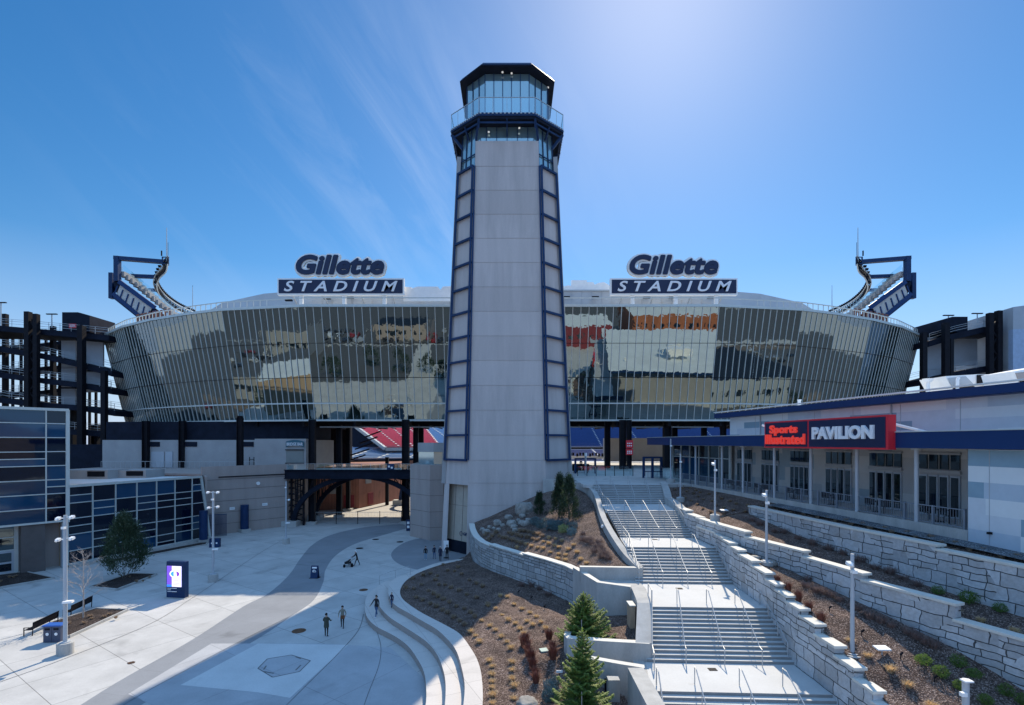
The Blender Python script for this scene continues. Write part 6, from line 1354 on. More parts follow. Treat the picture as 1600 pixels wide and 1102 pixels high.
# ================================================================ LAMP POSTS
def lamp(label, p, h, drum=(.42, .75), r=.09, heads=((-.25, 0, 0), (.25, 0, 0)), low=(), group=None, sq=False, flood=None):
    t = thing('lamp_post', label, 'lamp post', tuple(p), 0, group); x, y, z = p
    mb = MB(); mb.tube([(x, y, z-.3), (x, y, z+drum[1])], drum[0], 24); mb.build('base', M['concrete'], t, smooth=False, bevel=.03)
    mb = MB(); mb.tube([(x, y, z+drum[1]), (x, y, z+drum[1]+.05)], drum[0]*.62, 16); mb.tube([(x, y, z+drum[1]+.05), (x, y, z+h)], r, 12, r2=r*.82); mb.build('pole', M['panelgrey'], t)
    for k, (dx, dy, dz) in enumerate(heads):
        mb = MB(); mb.bar((x, y, z+h-.15+dz), (x+dx*.8, y+dy, z+h-.1+dz), .05, .05); mb.build('arm', M['white'], t)
        mb = MB(); mb.box((x+dx*1.45, y+dy*1.4-.05, z+h-.12+dz), (.24, .24, .16), 0, 0, .35); mb.tube([(x+dx*1.45, y+dy-.18, z+h-.15+dz), (x+dx*1.45, y+dy-.26, z+h-.21+dz)], .08, 10); mb.build('lamp_head', M['white'], t)
    mb = MB(); mb.box((x, y-.12, z+h-.85), (.2, .24, .16)); mb.build('camera', M['white'], t)
    if flood: mb = MB(); mb.box((x+.28, y-.1, z+flood), (.55, .35, .14), .3); mb.bar((x, y, z+flood-.05), (x+.2, y, z+flood), .06, .06); mb.build('side_light', M['white'], t)
    return t
lamp('tall grey lamp post with four spot heads on a drum base beside the twin bins', G(102, 1022), 9.5, (.48, .8), .13, ((-.3, 0, -.1), (.35, 0, 0), (-.3, 0, -1.55), (.35, 0, -1.45)), flood=3.6)
lamp('tall grey lamp post on the plaza in front of the tan block wall', G(333, 909), 9.4, (.48, .8), .12, ((-.35, 0, 0), (.35, 0, 0), (-.3, 0, -1.6), (.35, 0, -1.5)), flood=3.4)
lamp('tall thin lamp post at the left foot of the footbridge arch', G(447, 850), 8.9, (.48, .8), .1, ((.3, 0, -2.5),), flood=3.0)
lamp('grey lamp post nearest the bottom right, on the sloping mulch bed', (16.75, 25.2, 3.25), 5.75, (.46, .85), .1, ((-.12, 0, -.35),))
lamp('grey lamp post on the mulch bed at the top of the stepped coping blocks', (17.2, 34.6, 5.75), 5.5, (.42, .7), .09, ((-.12, 0, -.2),))
lamp('grey lamp post behind the wall where the two stone walls part', (17.05, 43.0, 7.7), 5.3, (.4, .7), .085, ((-.12, 0, -.2),))
lamp('grey lamp post beside the smooth concrete curb of the upper stairs', (17.5, 53.2, 8.0), 5.3, (.42, .75), .085, ())
lamp('grey lamp post at the stair top in front of the pavilion glass', (19.1, 61.6, 9.3), 5.6, (.5, .8), .09, ())
t = thing('camera_post', 'short grey post with a small camera at the bottom right', 'post', (17.9, 20.2, 3.0)); mb = MB(); mb.tube([(17.9, 20.2, 2.6), (17.9, 20.2, 5.15)], .12, 14); mb.build('post', M['panelgrey'], t)
mb = MB(); mb.box((17.72, 20.1, 4.6), (.2, .16, .15)); mb.box((17.84, 20.08, 5.14), (.34, .26, .06)); mb.build_each('camera', M['white'], t)
# street furniture on the left
def bench(label, p, rz):
    t = thing('bench', label, 'bench', tuple(p), rz)
    mb = MB(); 
    for k in range(5): mb.box((0, -.18+k*.1, .45), (2.8, .07, .035))
    mb.build('seat', M['steel'], t, local=True); mb = MB()
    mb.box((0, .31, .72), (2.7, .03, .5), 0, 0, -.18)
    mb.box((0, .37, .98), (2.8, .05, .05)); mb.build('backrest', M['steel'], t, local=True)
    for sx in (-1.35, 1.35):
        mb = MB(); mb.bar((sx, -.25, 0), (sx, -.25, .62), .05, .05); mb.bar((sx, .3, 0), (sx, .36, .95), .05, .05); mb.bar((sx, -.27, .62), (sx, .32, .62), .06, .04); mb.build('leg', M['steel'], t, local=True)
bench('dark metal bench left of the twin bins, the nearer of the two', G(64, 984), R(-80)); bench('dark metal bench behind the lamp post, under the bare tree', G(121, 957), R(-80))
p = G(86, 1002); t = thing('litter_bin', 'grey twin recycling bin with blue lid beside the lamp post', 'bin', tuple(p), R(4)); mb = MB(); mb.box((-.3, 0, .6), (.58, .6, 1.15)); mb.box((.3, 0, .6), (.58, .6, 1.15)); mb.build('body', mat('bin_grey', (.05, .065, .11), .5), t, local=True, bevel=.02)
mb = MB(); mb.box((0, 0, 1.22), (1.3, .7, .1)); mb.build('lid', mat('bin_blue', (.02, .10, .38), .5), t, local=True, bevel=.02)
mb = MB()
for s_ in (-.3, .3): mb.tube([(s_, -.305, .62), (s_, -.32, .62)], .11, 14)
mb.build('emblem', M['white'], t, local=True); mb = MB()
for s_ in (-.3, .3): mb.box((s_, -.305, .98), (.34, .03, .14))
mb.build('slot', M['steel'], t, local=True)
p = G(341, 868); t = thing('litter_bin', 'small dark twin bin behind the lamp post near the tan wall', 'bin', tuple(G(336, 855)), .2); mb = MB(); mb.box((0, 0, .6), (1.3, .6, 1.2)); mb.build('body', M['navy'], t, local=True, bevel=.02); mb = MB(); mb.box((-.3, -.31, .6), (.2, .02, .2)); mb.box((.3, -.31, .6), (.2, .02, .2)); mb.build('emblem', M['white'], t, local=True)
for px, py, h_, lab in ((318, 850, 4.6, 'dark ribbed cylinder pillar at the slanted end of the glass wing'),):
    p = G(px, py-2); t = thing('banner_pillar', lab, 'pillar', tuple(p)); mb = MB(); mb.tube([(0, 0, .45), (0, 0, h_)], .55, 20); mb.build('drum', M['navy'], t, local=True); mb = MB(); mb.tube([(0, 0, 0), (0, 0, .45)], .7, 20); mb.build('plinth', M['concrete'], t, local=True)
t = thing('gate_leaf', 'dark mesh gate between the pillar and the tan wall', 'gate', (-46.9, 78.2, 0)); mb = MB()
for k in range(24): mb.bar((-47.3+k*.14, 77.6+k*.06, .1), (-47.3+k*.14, 77.6+k*.06, 3.4), .06, .06)
mb.bar((-47.4, 77.5, 3.4), (-44, 79.0, 3.4), .1, .1); mb.build('bars', M['navy'], t)
# digital kiosk
p = G(277.5, 934); t = thing('digital_kiosk', 'navy digital display kiosk with a lit purple and white screen', 'kiosk', tuple(p), R(-8)); K = .068
W_, H_ = 1.9, 3.35
mb = MB(); mb.box((0, 0, H_/2+.06), (W_, .5, H_)); mb.build('body', M['navy'], t, local=True, bevel=.03); mb = MB(); mb.box((0, 0, .03), (W_+.2, .8, .06)); mb.build('foot', M['concrete'], t, local=True)
SB, ST, SL, SR = 1.08, 3.0, -.86, .62
em = lambda n, c, s=.9: mat(n, c, .4, var=.01, emit=(c, s))
mb = MB(); mb.box(((SL+.5*(SR-SL)), -.262, (SB+ST)/2), (SR-SL, .02, ST-SB)); scn = mb.build('screen', em('screen_lilac', (.72, .66, .92)), t, local=True)
mb = MB(); mb.box((SL+.25, -.275, (SB+ST)/2), (.5, .012, ST-SB)); mb.build('purple_band', em('screen_purple', (.16, .07, .62)), scn, local=True)
mb = MB(); mb.box((SL+.25, -.285, SB+.1), (.5, .01, .2)); mb.build('blue_band', em('screen_blue', (.04, .2, .85)), scn, local=True)
def disc(rx, rz_, y, cx, cz, name, m, a0=0, a1=2*math.pi):
    mb = MB(); n_ = 28; pts = [(cx+rx*math.cos(a0+(a1-a0)*i/n_), y, cz+rz_*math.sin(a0+(a1-a0)*i/n_)) for i in range(n_+1)]; mb.face(list(reversed(pts))); mb.build(name, m, scn, local=True)
disc(.56, .36, -.29, -.02, 2.28, 'emblem_ring', em('screen_white', (.9, .9, .95)))
disc(.45, .27, -.296, 0, 2.28, 'emblem_left', em('screen_sky', (.05, .3, .9)), math.pi/2, math.pi*1.5)
disc(.45, .27, -.296, 0, 2.28, 'emblem_right', em('screen_plum', (.2, .05, .4)), -math.pi/2, math.pi/2)
mb = MB(); mb.face([(-.14, -.302, 2.0), (.2, -.302, 2.04), (.12, -.302, 2.56), (-.14, -.302, 2.56)]); mb.build('emblem_bar', em('screen_pale', (.75, .72, .9)), scn, local=True)
mb = MB()
for k, w2 in enumerate((.62, .3, .7, .6)): mb.box((-.22+w2/2, -.288, 1.68-k*.13), (w2, .01, .035))
mb.build('text_line', em('screen_text', (.4, .35, .7), .6), scn, local=True)
mb = MB()
for k, w2 in enumerate((.95, .35, .95)): mb.box((-.82+w2/2, -.262, .93-k*.15), (w2, .02, .05))
mb.build('text_line', M['white'], t, local=True)
# A-frame sign
p = G(492, 903); t = thing('a_frame_sign', 'small navy A-frame sign standing on the curving dark paving', 'sign', tuple(p), R(-3))
for s_, nm in ((-1, 'board'), (1, 'back_board')):
    mb = MB(); mb.raw([(-.38, s_*.3, .02), (.38, s_*.3, .02), (.38, s_*.04, 1.3), (-.38, s_*.04, 1.3), (-.38, s_*.3-s_*.04, .02), (.38, s_*.3-s_*.04, .02), (.38, 0, 1.3), (-.38, 0, 1.3)], [(0, 1, 2, 3), (4, 7, 6, 5), (0, 4, 5, 1), (1, 5, 6, 2), (2, 6, 7, 3), (3, 7, 4, 0)]); mb.build(nm, M['navy'], t, local=True)
mb = MB(); mb.box((0, -.105, 1.1), (.5, .02, .16), 0, 0, -.2); mb.build('text_line', M['white'], t, local=True)
mb = MB(); mb.tube([(0, -.16, .72), (0, -.19, .715)], .2, 18); mb.build('emblem', M['white'], t, local=True); mb = MB(); mb.box((.06, -.2, .78), (.2, .02, .1), 0, 0, -.2); mb.build('emblem_detail', M['navy'], t, local=True)
mb = MB(); mb.box((0, 0, .015), (1.0, .7, .03)); mb.build('foot', M['steel'], t, local=True)
p = G(697, 872); t = thing('notice_stand', 'white notice board on a stand at the foot of the tower', 'sign stand', tuple(p)); mb = MB(); mb.box((0, 0, 1.55), (.62, .06, 1.25)); mb.build('board', M['white'], t, local=True); mb = MB(); mb.bar((0, .05, 0), (0, .05, 1.2), .06, .06); mb.box((0, .05, .02), (.6, .5, .04)); mb.build('stand', M['steel'], t, local=True)
# ================================================================ PLANTS
rnd = random.Random(11)
def blades(mb, n, r0, h, spread, wd, droop=.5, m=0, seed=1, base=.02):
    r = random.Random(seed)
    for _ in range(n):
        a = r.uniform(0, 6.283); rr = r0*math.sqrt(r.random()); lean = spread*r.uniform(.15, 1); hh = h*r.uniform(.6, 1.1)
        p0 = Vector((math.cos(a)*rr, math.sin(a)*rr, -base)); d = Vector((math.cos(a+r.uniform(-.5, .5)), math.sin(a+r.uniform(-.5, .5)), 0)); s_ = Vector((-d.y, d.x, 0))*wd
        p1 = p0+d*lean*.45+Vector((0, 0, hh*.75)); p2 = p0+d*lean+Vector((0, 0, hh*(1-droop*r.random())))
        mb.face([p0-s_, p0+s_, p1+s_*.7, p1-s_*.7], m); mb.face([p1-s_*.7, p1+s_*.7, p2], m)
def proto(name, label, cat, group, builder):
    mb = MB(); builder(mb); return mb
def make_proto(builder, mats, n=3):
    out = []
    for i in range(n):
        mb = MB(); builder(mb, i+1); me = mb.build('tmp', mats, local=True); out.append(me.data); bpy.data.objects.remove(me)
    return out
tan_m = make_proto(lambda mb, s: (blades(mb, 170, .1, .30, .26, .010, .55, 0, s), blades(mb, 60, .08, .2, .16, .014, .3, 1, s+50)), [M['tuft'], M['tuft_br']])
shade_m = make_proto(lambda mb, s: (blades(mb, 150, .1, .30, .26, .011, .55, 0, s+9), blades(mb, 50, .08, .2, .2, .014, .3, 1, s+70)), [M['tuft_br'], M['tuft']])  # tufts for the shaded beds: shade put into browner blades
red_m = make_proto(lambda mb, s: blades(mb, 230, .13, .62, .34, .009, .15, 0, s+20), [M['redshrub']])
twig_m = make_proto(lambda mb, s: blades(mb, 200, .25, .55, .6, .007, .45, 0, s+30), [M['drytwig']])
def bush(mb, s, n=520, rx=.36, rz_=.30, lf=.035):
    r = random.Random(s)
    for _ in range(n):
        u = r.uniform(-1, 1); a = r.uniform(0, 6.283); k = math.sqrt(1-u*u); q = r.uniform(.6, 1.02)*(1+.12*math.sin(a*3+s)+.08*math.sin(u*5+s))
        p = Vector((k*math.cos(a)*rx*q, k*math.sin(a)*rx*q, rz_*(.85+u*q))); 
        if p.z < 0: p.z = .01
        d = Vector((r.gauss(0, 1), r.gauss(0, 1), r.gauss(.6, 1))).normalized(); t_ = d.cross(Vector((r.random(), r.random(), .3))).normalized()
        mb.face([p-t_*lf*.5, p+t_*lf*.5, p+d*lf*1.8])
    for k_ in range(5): a = k_*1.26; mb.bar((0, 0, 0), (math.cos(a)*rx*.6, math.sin(a)*rx*.6, rz_), .02, .02)
grn_m = make_proto(lambda mb, s: bush(mb, s, 700), [M['shrub']])
blu_m = make_proto(lambda mb, s: bush(mb, s+40, 800, .42, .33, .045), [M['blueshrub']])
lgt_m = make_proto(lambda mb, s: bush(mb, s+60, 700, .40, .33, .05), [mat('pale_green_leaves', (.26, .30, .12), .7, var=.3)], 1)
def plant(meshes, p, name, label, cat, group, s=1.0):
    o = bpy.data.objects.new(name, rnd.choice(meshes)); COL.objects.link(o); o.location = p; o.rotation_euler = (0, 0, rnd.uniform(0, 6.28)); k = s*rnd.uniform(.85, 1.15); o.scale = (k, k, k*rnd.uniform(.85, 1.1)); return setp(o, label, cat, group)
def bvh_of(o): return BVHTree.FromPolygons([v.co+o.location for v in o.data.vertices], [tuple(p.vertices) for p in o.data.polygons])
B1, B2, B3, B4, B5 = map(bvh_of, (bed1, bed2, bed3, bed4, bed5))
def scatter(pts, ox, oy, sc, bv, meshes, name, label, cat, group, s=1.0):
    for x, y in pts:
        h = hit(x/sc+ox, y/sc+oy, [bv])
        if h: plant(meshes, h, name, label, cat, group, s*(1.2 if name == 'grass_tuft' else 1.1))
sun1 = [(225, 636), (285, 672), (172, 676), (205, 690), (318, 692), (352, 708), (232, 718), (380, 726), (400, 750), (145, 742), (260, 740), (290, 756), (180, 765), (420, 777), (310, 777), (205, 782), (325, 798), (97, 790), (228, 810), (118, 808), (135, 834), (253, 834), (270, 862), (178, 916), (275, 922), (190, 940), (275, 955), (188, 974), (275, 995), (190, 1005), (285, 1026), (190, 1032), (192, 1066), (282, 1078), (192, 1100), (255, 640), (340, 745), (365, 760)]
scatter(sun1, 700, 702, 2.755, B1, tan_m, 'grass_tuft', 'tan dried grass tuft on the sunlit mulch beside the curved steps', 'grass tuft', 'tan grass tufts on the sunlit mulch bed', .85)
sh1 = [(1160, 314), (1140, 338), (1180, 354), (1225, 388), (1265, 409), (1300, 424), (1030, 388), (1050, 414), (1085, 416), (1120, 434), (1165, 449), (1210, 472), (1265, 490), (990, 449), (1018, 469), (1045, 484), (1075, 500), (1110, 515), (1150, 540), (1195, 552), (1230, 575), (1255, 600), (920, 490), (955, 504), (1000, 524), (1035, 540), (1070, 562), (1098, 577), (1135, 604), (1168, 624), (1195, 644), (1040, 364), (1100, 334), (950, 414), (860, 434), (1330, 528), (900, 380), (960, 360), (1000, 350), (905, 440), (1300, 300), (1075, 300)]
scatter(sh1, 400, 802, 3.6725, B1, shade_m, 'grass_tuft', 'greyish dried grass tuft on the shaded mulch inside the curved steps', 'grass tuft', 'grass tufts on the shaded part of the mulch bed', 1.0)
scatter([(335, 835), (340, 860), (345, 890), (358, 915), (365, 945), (375, 975), (378, 1005), (435, 820), (450, 868), (452, 905), (325, 850)], 700, 702, 2.755, B1, red_m, 'red_stem_shrub', 'rust red upright shrub in the two short rows near the spruce trees', 'shrub', 'rust red shrubs near the spruce trees')
scatter([(440, 1040), (455, 1070), (430, 1085), (460, 1020)], 700, 702, 2.755, B1, blu_m, 'blue_shrub', 'blue green low shrub beside the nearest spruce', 'shrub', 'blue shrubs beside the nearest spruce', .8)
scatter([(300, 560), (330, 575), (360, 590), (395, 605), (270, 545), (430, 630), (250, 535), (315, 590)], 700, 702, 2.755, B1, twig_m, 'dry_shrub', 'dark bare twiggy shrub at the foot of the curved stone wall', 'shrub', 'bare shrubs at the foot of the curved stone wall', .8)
sc2 = 7.273
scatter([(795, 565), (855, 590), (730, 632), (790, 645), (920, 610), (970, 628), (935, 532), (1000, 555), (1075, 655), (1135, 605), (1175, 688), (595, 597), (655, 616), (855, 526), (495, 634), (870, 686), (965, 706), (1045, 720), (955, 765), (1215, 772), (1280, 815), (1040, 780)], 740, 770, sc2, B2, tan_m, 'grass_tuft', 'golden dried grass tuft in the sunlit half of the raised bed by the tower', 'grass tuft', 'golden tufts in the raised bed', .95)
scatter([(130, 496), (175, 536), (255, 465), (290, 505), (330, 520), (365, 525), (405, 535), (445, 550), (490, 570), (535, 585), (405, 466), (440, 480), (500, 496), (540, 506), (575, 446), (525, 446), (625, 456), (680, 470), (730, 482), (780, 506), (610, 520), (665, 536), (720, 545), (150, 470), (210, 505)], 740, 770, sc2, B2, shade_m, 'grass_tuft', 'brown round grass tuft in the shaded half of the raised bed by the tower', 'grass tuft', 'brown tufts in the shade of the raised bed', 1.25)
scatter([(815, 350), (765, 405), (845, 420), (925, 430), (1035, 378), (1130, 418), (1115, 485), (700, 370), (960, 400), (880, 380)], 740, 770, sc2, B2, blu_m, 'blue_shrub', 'round blue green shrub in the raised bed beside the boulders', 'shrub', 'blue green shrubs in the raised bed', 1.15)
scatter([(1020, 455)], 740, 770, sc2, B2, lgt_m, 'pale_shrub', 'single pale green shrub among the blue green ones', 'shrub', None, 1.1)
scatter([(1240, 545), (1290, 560), (1340, 590), (1400, 630), (1440, 640), (1470, 690), (1500, 720), (1330, 545), (1420, 580), (1380, 680), (1460, 740), (1530, 760), (1240, 480)], 740, 770, sc2, B2, twig_m, 'dry_shrub', 'bare reddish twiggy shrub at the foot of the curved concrete wall', 'shrub', 'bare shrubs below the curved concrete wall', .9)
# right beds
scr = (1200, 880, 4.0)
scatter([(358, 475), (418, 548), (515, 492), (625, 590), (765, 680), (880, 775), (630, 785), (695, 875), (1020, 905), (210, 590)], *scr, B3, tan_m, 'grass_tuft', 'golden grass tuft on the slope between the stepped wall and the middle stone wall', 'grass tuft', 'golden tufts on the right slope', .95)
scatter([(975, 635), (1085, 715), (1190, 650), (1290, 715), (1205, 795), (1490, 830), (1360, 885), (1600, 890)], *scr, B3, grn_m, 'green_shrub', 'small round green shrub on the slope below the middle stone wall', 'shrub', 'green shrubs below the middle stone wall', .82)
scatter([(60, 122), (125, 175), (190, 238), (255, 298), (332, 378)], *scr, B3, red_m, 'red_stem_shrub', 'rust red upright shrub in the diagonal row on the right slope', 'shrub', 'rust red shrubs on the right slope', .85)
scatter([(235, 150), (300, 180), (390, 210), (450, 240), (560, 290), (640, 345), (700, 370), (770, 400), (870, 440), (920, 470), (980, 500), (1040, 530), (340, 190), (250, 110)], *scr, B3, twig_m, 'dry_shrub', 'bare brown twiggy shrub along the foot of the middle stone wall', 'shrub', 'bare shrubs along the middle stone wall', .75)
scatter([(1060, 195), (1250, 250), (1450, 305)], *scr, B4, grn_m, 'green_shrub', 'round dark green shrub at the foot of the highest stone wall', 'shrub', 'green shrubs at the foot of the highest stone wall', .95)
scatter([(1180, 310), (1330, 370), (1540, 440), (1600, 480)], *scr, B4, tan_m, 'grass_tuft', 'golden grass tuft behind the coping of the middle stone wall', 'grass tuft', 'golden tufts behind the middle stone wall', .95)
scatter([(500, 315), (560, 345), (600, 350), (660, 375), (720, 400), (790, 420), (850, 440), (920, 470), (980, 500), (1040, 520), (1100, 545), (1150, 570), (470, 300)], 1000, 702, 2.667, B4, twig_m, 'dry_shrub', 'bare brown twiggy shrub between the middle and highest stone walls', 'shrub', 'bare shrubs between the two upper stone walls', .8)
for row, (f, n_) in enumerate(((.25, 26), (.5, 30), (.72, 30))):
    aa, bb = resample(a3_, n_), resample(b3_, n_)
    for i in range(n_):
        p = aa[i].lerp(bb[i], f+rnd.uniform(-.04, .04))
        if p.y < 20: continue
        r_ = B5.ray_cast(Vector((p.x, p.y, 15)), Vector((0, 0, -1)))
        if r_[0] is not None: plant(shade_m, r_[0], 'grass_tuft', 'brown grass tuft in the shade below the pavilion terrace', 'grass tuft', 'brown tufts below the pavilion terrace', .9)
scatter([(380, 285), (430, 300)], 1000, 702, 2.667, B5, grn_m, 'green_shrub', 'tiny green shrub near the lamp post where the stone walls part', 'shrub', 'tiny green shrubs by the lamp post', .5)
scatter([(345, 305), (390, 300), (470, 320)], 1000, 702, 2.667, B5, tan_m, 'grass_tuft', 'golden tuft near the lamp post where the stone walls part', 'grass tuft', 'golden tufts by the lamp post', .7)
for (px, py, n_) in ((20, 905, 4), (160, 965, 5), (215, 905, 4), (120, 975, 3)):
    for k in range(n_):
        p = G(px+rnd.uniform(-22, 22), py+rnd.uniform(-5, 5), .15); plant(shade_m, p, 'grass_tuft', 'dull tuft in one of the planting beds beside the glass building', 'grass tuft', 'tufts in the beds by the glass building', .8)
# boulders
def rock(p, r, label, seed, sq=.75, group=None):
    bm = bmesh.new(); bmesh.ops.create_icosphere(bm, subdivisions=4, radius=1)
    for v in bm.verts:
        d = v.co.normalized(); k = 1+.22*mnoise.noise(d*1.3+Vector((seed, 0, 0)))+.12*mnoise.noise(d*3+Vector((0, seed, 0)))+.05*mnoise.noise(d*8); q = d*k
        q = Vector((max(-.92, min(.92, q.x)), max(-.95, min(.9, q.y)), max(-.8, min(.8, q.z)))); v.co = Vector((q.x*r, q.y*r*.85, q.z*r*sq))
    me = bpy.data.meshes.new('boulder'); bm.to_mesh(me); bm.free(); me.materials.append(M['boulder']); me.polygons.foreach_set('use_smooth', [True]*len(me.polygons))
    o = bpy.data.objects.new('boulder', me); COL.objects.link(o); o.location = Vector(p)+Vector((0, 0, r*sq*.45)); o.rotation_euler = (0, 0, seed*1.7); return setp(o, label, 'boulder', group)
for i, (x, y, r_) in enumerate(((270, 360, .55), (400, 300, .52), (430, 370, .6), (460, 405, .42), (555, 280, .42), (590, 370, .5), (145, 460, .48), (280, 430, .3), (470, 438, .32), (230, 415, .28), (620, 320, .32), (510, 325, .3), (330, 380, .3), (100, 430, .35), (545, 355, .4), (180, 400, .3))):
    h = hit(740+x/sc2, 770+y/sc2, [B2])
    if h: rock(h, r_, 'grey rounded boulder in the pile at the foot of the tower', i+1, .75, 'boulders piled in the raised bed')
h = hit(740+575/sc2, 770+235/sc2, [B2]); rock(h, 1.05, 'largest boulder, standing against the tower wall', 33, .95)
h = hit(824, 1104, [B1]); 
if h: rock(h, .6, 'pale flat boulder at the bottom edge of the big mulch bed', 40, .5)
for x, y in ((480, 460), (550, 480)):
    h = hit(1000+x/2.667, 702+y/2.667, [B3]); 
    if h: rock(h, .35, 'small grey boulder beside the lamp post above the stepped coping', int(x), .6, 'small boulders beside the lamp post')
# ground spotlights
def spot(p, label, group):
    t = thing('ground_light', label, 'garden light', tuple(p), rnd.uniform(-1, 1), group); mb = MB(); mb.tube([(0, 0, -.05), (0, 0, .22)], .018, 6); mb.build('stake', M['steel'], t, local=True); mb = MB(); mb.tube([(-.02, 0, .2), (.1, -.05, .33)], .05, 10); mb.build('lamp_head', M['steel'], t, local=True)
for x, y in ((383, 305), (585, 455), (828, 600), (1040, 745)):
    h = hit(1200+x/4, 880+y/4, [B3]); 
    if h: spot(h, 'small dark stake light on the right mulch slope', 'stake lights on the right slope')
for x, y in ((303, 625), (358, 650), (415, 690)):
    h = hit(700+x/2.755, 702+y/2.755, [B1]); 
    if h: spot(h, 'small dark stake light on the big mulch bed below the stone wall', 'stake lights on the big mulch bed')
for (x, y, bv, lab, ox, oy, s_) in ((712, 570, B3, 'white flat box light on a short stem on the right slope', 1200, 880, 4), (350, 268, B5, 'white flat box light near the lamp post where the walls part', 1000, 702, 2.667), (408, 297, B5, 'second smaller white box light near the lamp post where the walls part', 1000, 702, 2.667)):
    h = hit(ox+x/s_, oy+y/s_, [bv])
    if h:
        t = thing('box_light', lab, 'garden light', tuple(h)); mb = MB(); mb.box((0, 0, .3), (.62, .42, .07), 0, 0, .12); mb.build('housing', M['white'], t, local=True); mb = MB(); mb.tube([(0, 0, -.05), (0, 0, .28)], .04, 8); mb.build('stem', M['galv'], t, local=True)
h = hit(850, 1017, [B1]); t = thing('valve_cover', 'pale green square cover on the mulch near the red shrubs', 'cover', tuple(h)); mb = MB(); mb.box((0, 0, .04), (.5, .45, .07), .3, 0, .05); mb.build('plate', mat('pale_green', (.30, .42, .38), .6), t, local=True)
h = hit(874, 1054, [B1]); t = thing('ground_sign', 'small white marker sign on the mulch left of the nearest spruce', 'sign', tuple(h)); mb = MB(); mb.box((0, 0, .16), (.36, .03, .14)); mb.build('plate', M['white'], t, local=True); mb = MB(); mb.bar((0, .03, -.05), (0, .03, .12), .03, .03); mb.build('stake', M['steel'], t, local=True)
for px, py, z_ in ((756, 812, 4.5), (782, 800, 5.2)):
    p = P(px, py+6, 63.8); t = thing('up_light', 'small black uplight on the bed edge against the tower', 'garden light', tuple(p), 0, 'two black uplights against the tower'); mb = MB(); mb.tube([(0, 0, -.6), (0, 0, .25)], .12, 10); mb.build('body', M['steel'], t, local=True); mb = MB(); mb.tube([(0, 0, .25), (0, 0, .42)], .17, 12); mb.build('lamp_head', M['steel'], t, local=True)

# ---- trees
def spruce(name, label, base, h, r, seed, m='spruce', dens=1.0, trunk_show=.1, mcol2=None, leaf=.11, wl=.011):
    """whorled conifer: tapered trunk, drooping limbs with upturned tips, flat needle sprays along each limb"""
    q = random.Random(seed); t = thing(name, label, 'tree', tuple(base)); mb = MB(); mb.tube([(0, 0, -.1), (0, 0, h*.5), (0, 0, h*.97)], r*.07, 8, r2=.012); mb.build('trunk', M['trunk'], t, local=True)
    cr = MB(); lb = MB(); z = h*trunk_show; lev = 0; n_l = int(17*dens**.3)
    while z < h*.985:
        f = (z/h-trunk_show)/(1-trunk_show); R_ = r*(1-f)**.82*(1 if f > .05 else .85)+.03; nb = max(5, int(13*(1-f*.55)))
        for k in range(nb):
            a = 6.283*(k+q.uniform(-.35, .35))/nb+lev*.7
            if q.random() < .13: continue
            Lb = R_*q.uniform(.62, 1.2)*(1+.12*math.sin(a+seed)); dz0 = Lb*(.28*f+.0-.22*(1-f)*.4)
            d = Vector((math.cos(a), math.sin(a), 0)); s_ = Vector((-d.y, d.x, 0))
            def pt(u): return d*Lb*u+Vector((0, 0, z+dz0*u-Lb*.16*math.sin(u*math.pi)+Lb*.12*u*u+.25*Lb*f*u))
            if k % 2 == 0: lb.bar(pt(0), pt(.8), .02, .02)
            ns = max(4, int(Lb*26*dens))
            for i in range(ns):
                u = .12+.88*(i+q.random())/ns; p = pt(u); wd = Lb*.30*(1-u*.75)+.04
                for sgn in (-1, 1):
                    for rep in range(3):
                        e = p+s_*sgn*wd*q.uniform(.3, 1.15)+d*wd*q.uniform(.2, .9)+Vector((0, 0, q.uniform(-.05, .04)-wd*.15)); dir_ = (e-p); n_ = dir_.cross(Vector((q.uniform(-.5, .5), q.uniform(-.5, .5), 1))).normalized()
                        w2 = leaf*.30*q.uniform(.6, 1.3); c_ = p.lerp(e, .55)
                        cr.face([p, c_-n_*w2, e, c_+n_*w2], 0 if q.random() < .72 or mcol2 is None else 1)
        z += h*.058*(1-f*.45)*q.uniform(.85, 1.15); lev += 1
    for i in range(10): p = Vector((0, 0, h*(.93+.008*i))); a = i*2.4; cr.face([p, p+Vector((math.cos(a)*.06, math.sin(a)*.06, .04)), p+Vector((0, 0, .12))])
    cr.build('crown', [M[m]]+([M[mcol2]] if mcol2 else []), t, local=True); lb.build('limb', M['trunk'], t, local=True); return t
M['spruce2'] = mat('spruce_tips', (.27, .34, .085), .65, var=.35, scale=4); leafy(M['spruce2'], (.42, .5, .1))
spruce('spruce_tree', 'light green young spruce nearest the camera at the bottom of the big mulch bed', (3.52, 25.6, 1.15), 4.0, 1.45, 3, dens=1.25, mcol2='spruce2', trunk_show=.05)
spruce('spruce_tree', 'broad light green spruce in front of the stone wall corner, behind the nearest one', (4.4, 31.6, 2.0), 3.2, 1.8, 8, dens=1.1, mcol2='spruce2', trunk_show=.08)
for px0, py0, lab in ((565, 742, None),): pass
t = thing('tree_stake', 'slim pale stake standing beside the upper spruce', 'stake', (4.2, 30.9, 1.9)); mb = MB(); mb.tube([(0, 0, 0), (0, 0, 1.9)], .025, 6); mb.build('rod', M['twig'], t, local=True)
t = thing('tree_stake', 'slim pale stake standing before the nearest spruce at the picture bottom', 'stake', (3.35, 24.6, 1.1)); mb = MB(); mb.tube([(0, 0, 0), (0, 0, 1.4)], .025, 6); mb.build('rod', M['twig'], t, local=True)
M['cedar2'] = mat('cedar_light', (.06, .09, .05), .7, var=.3, scale=5)
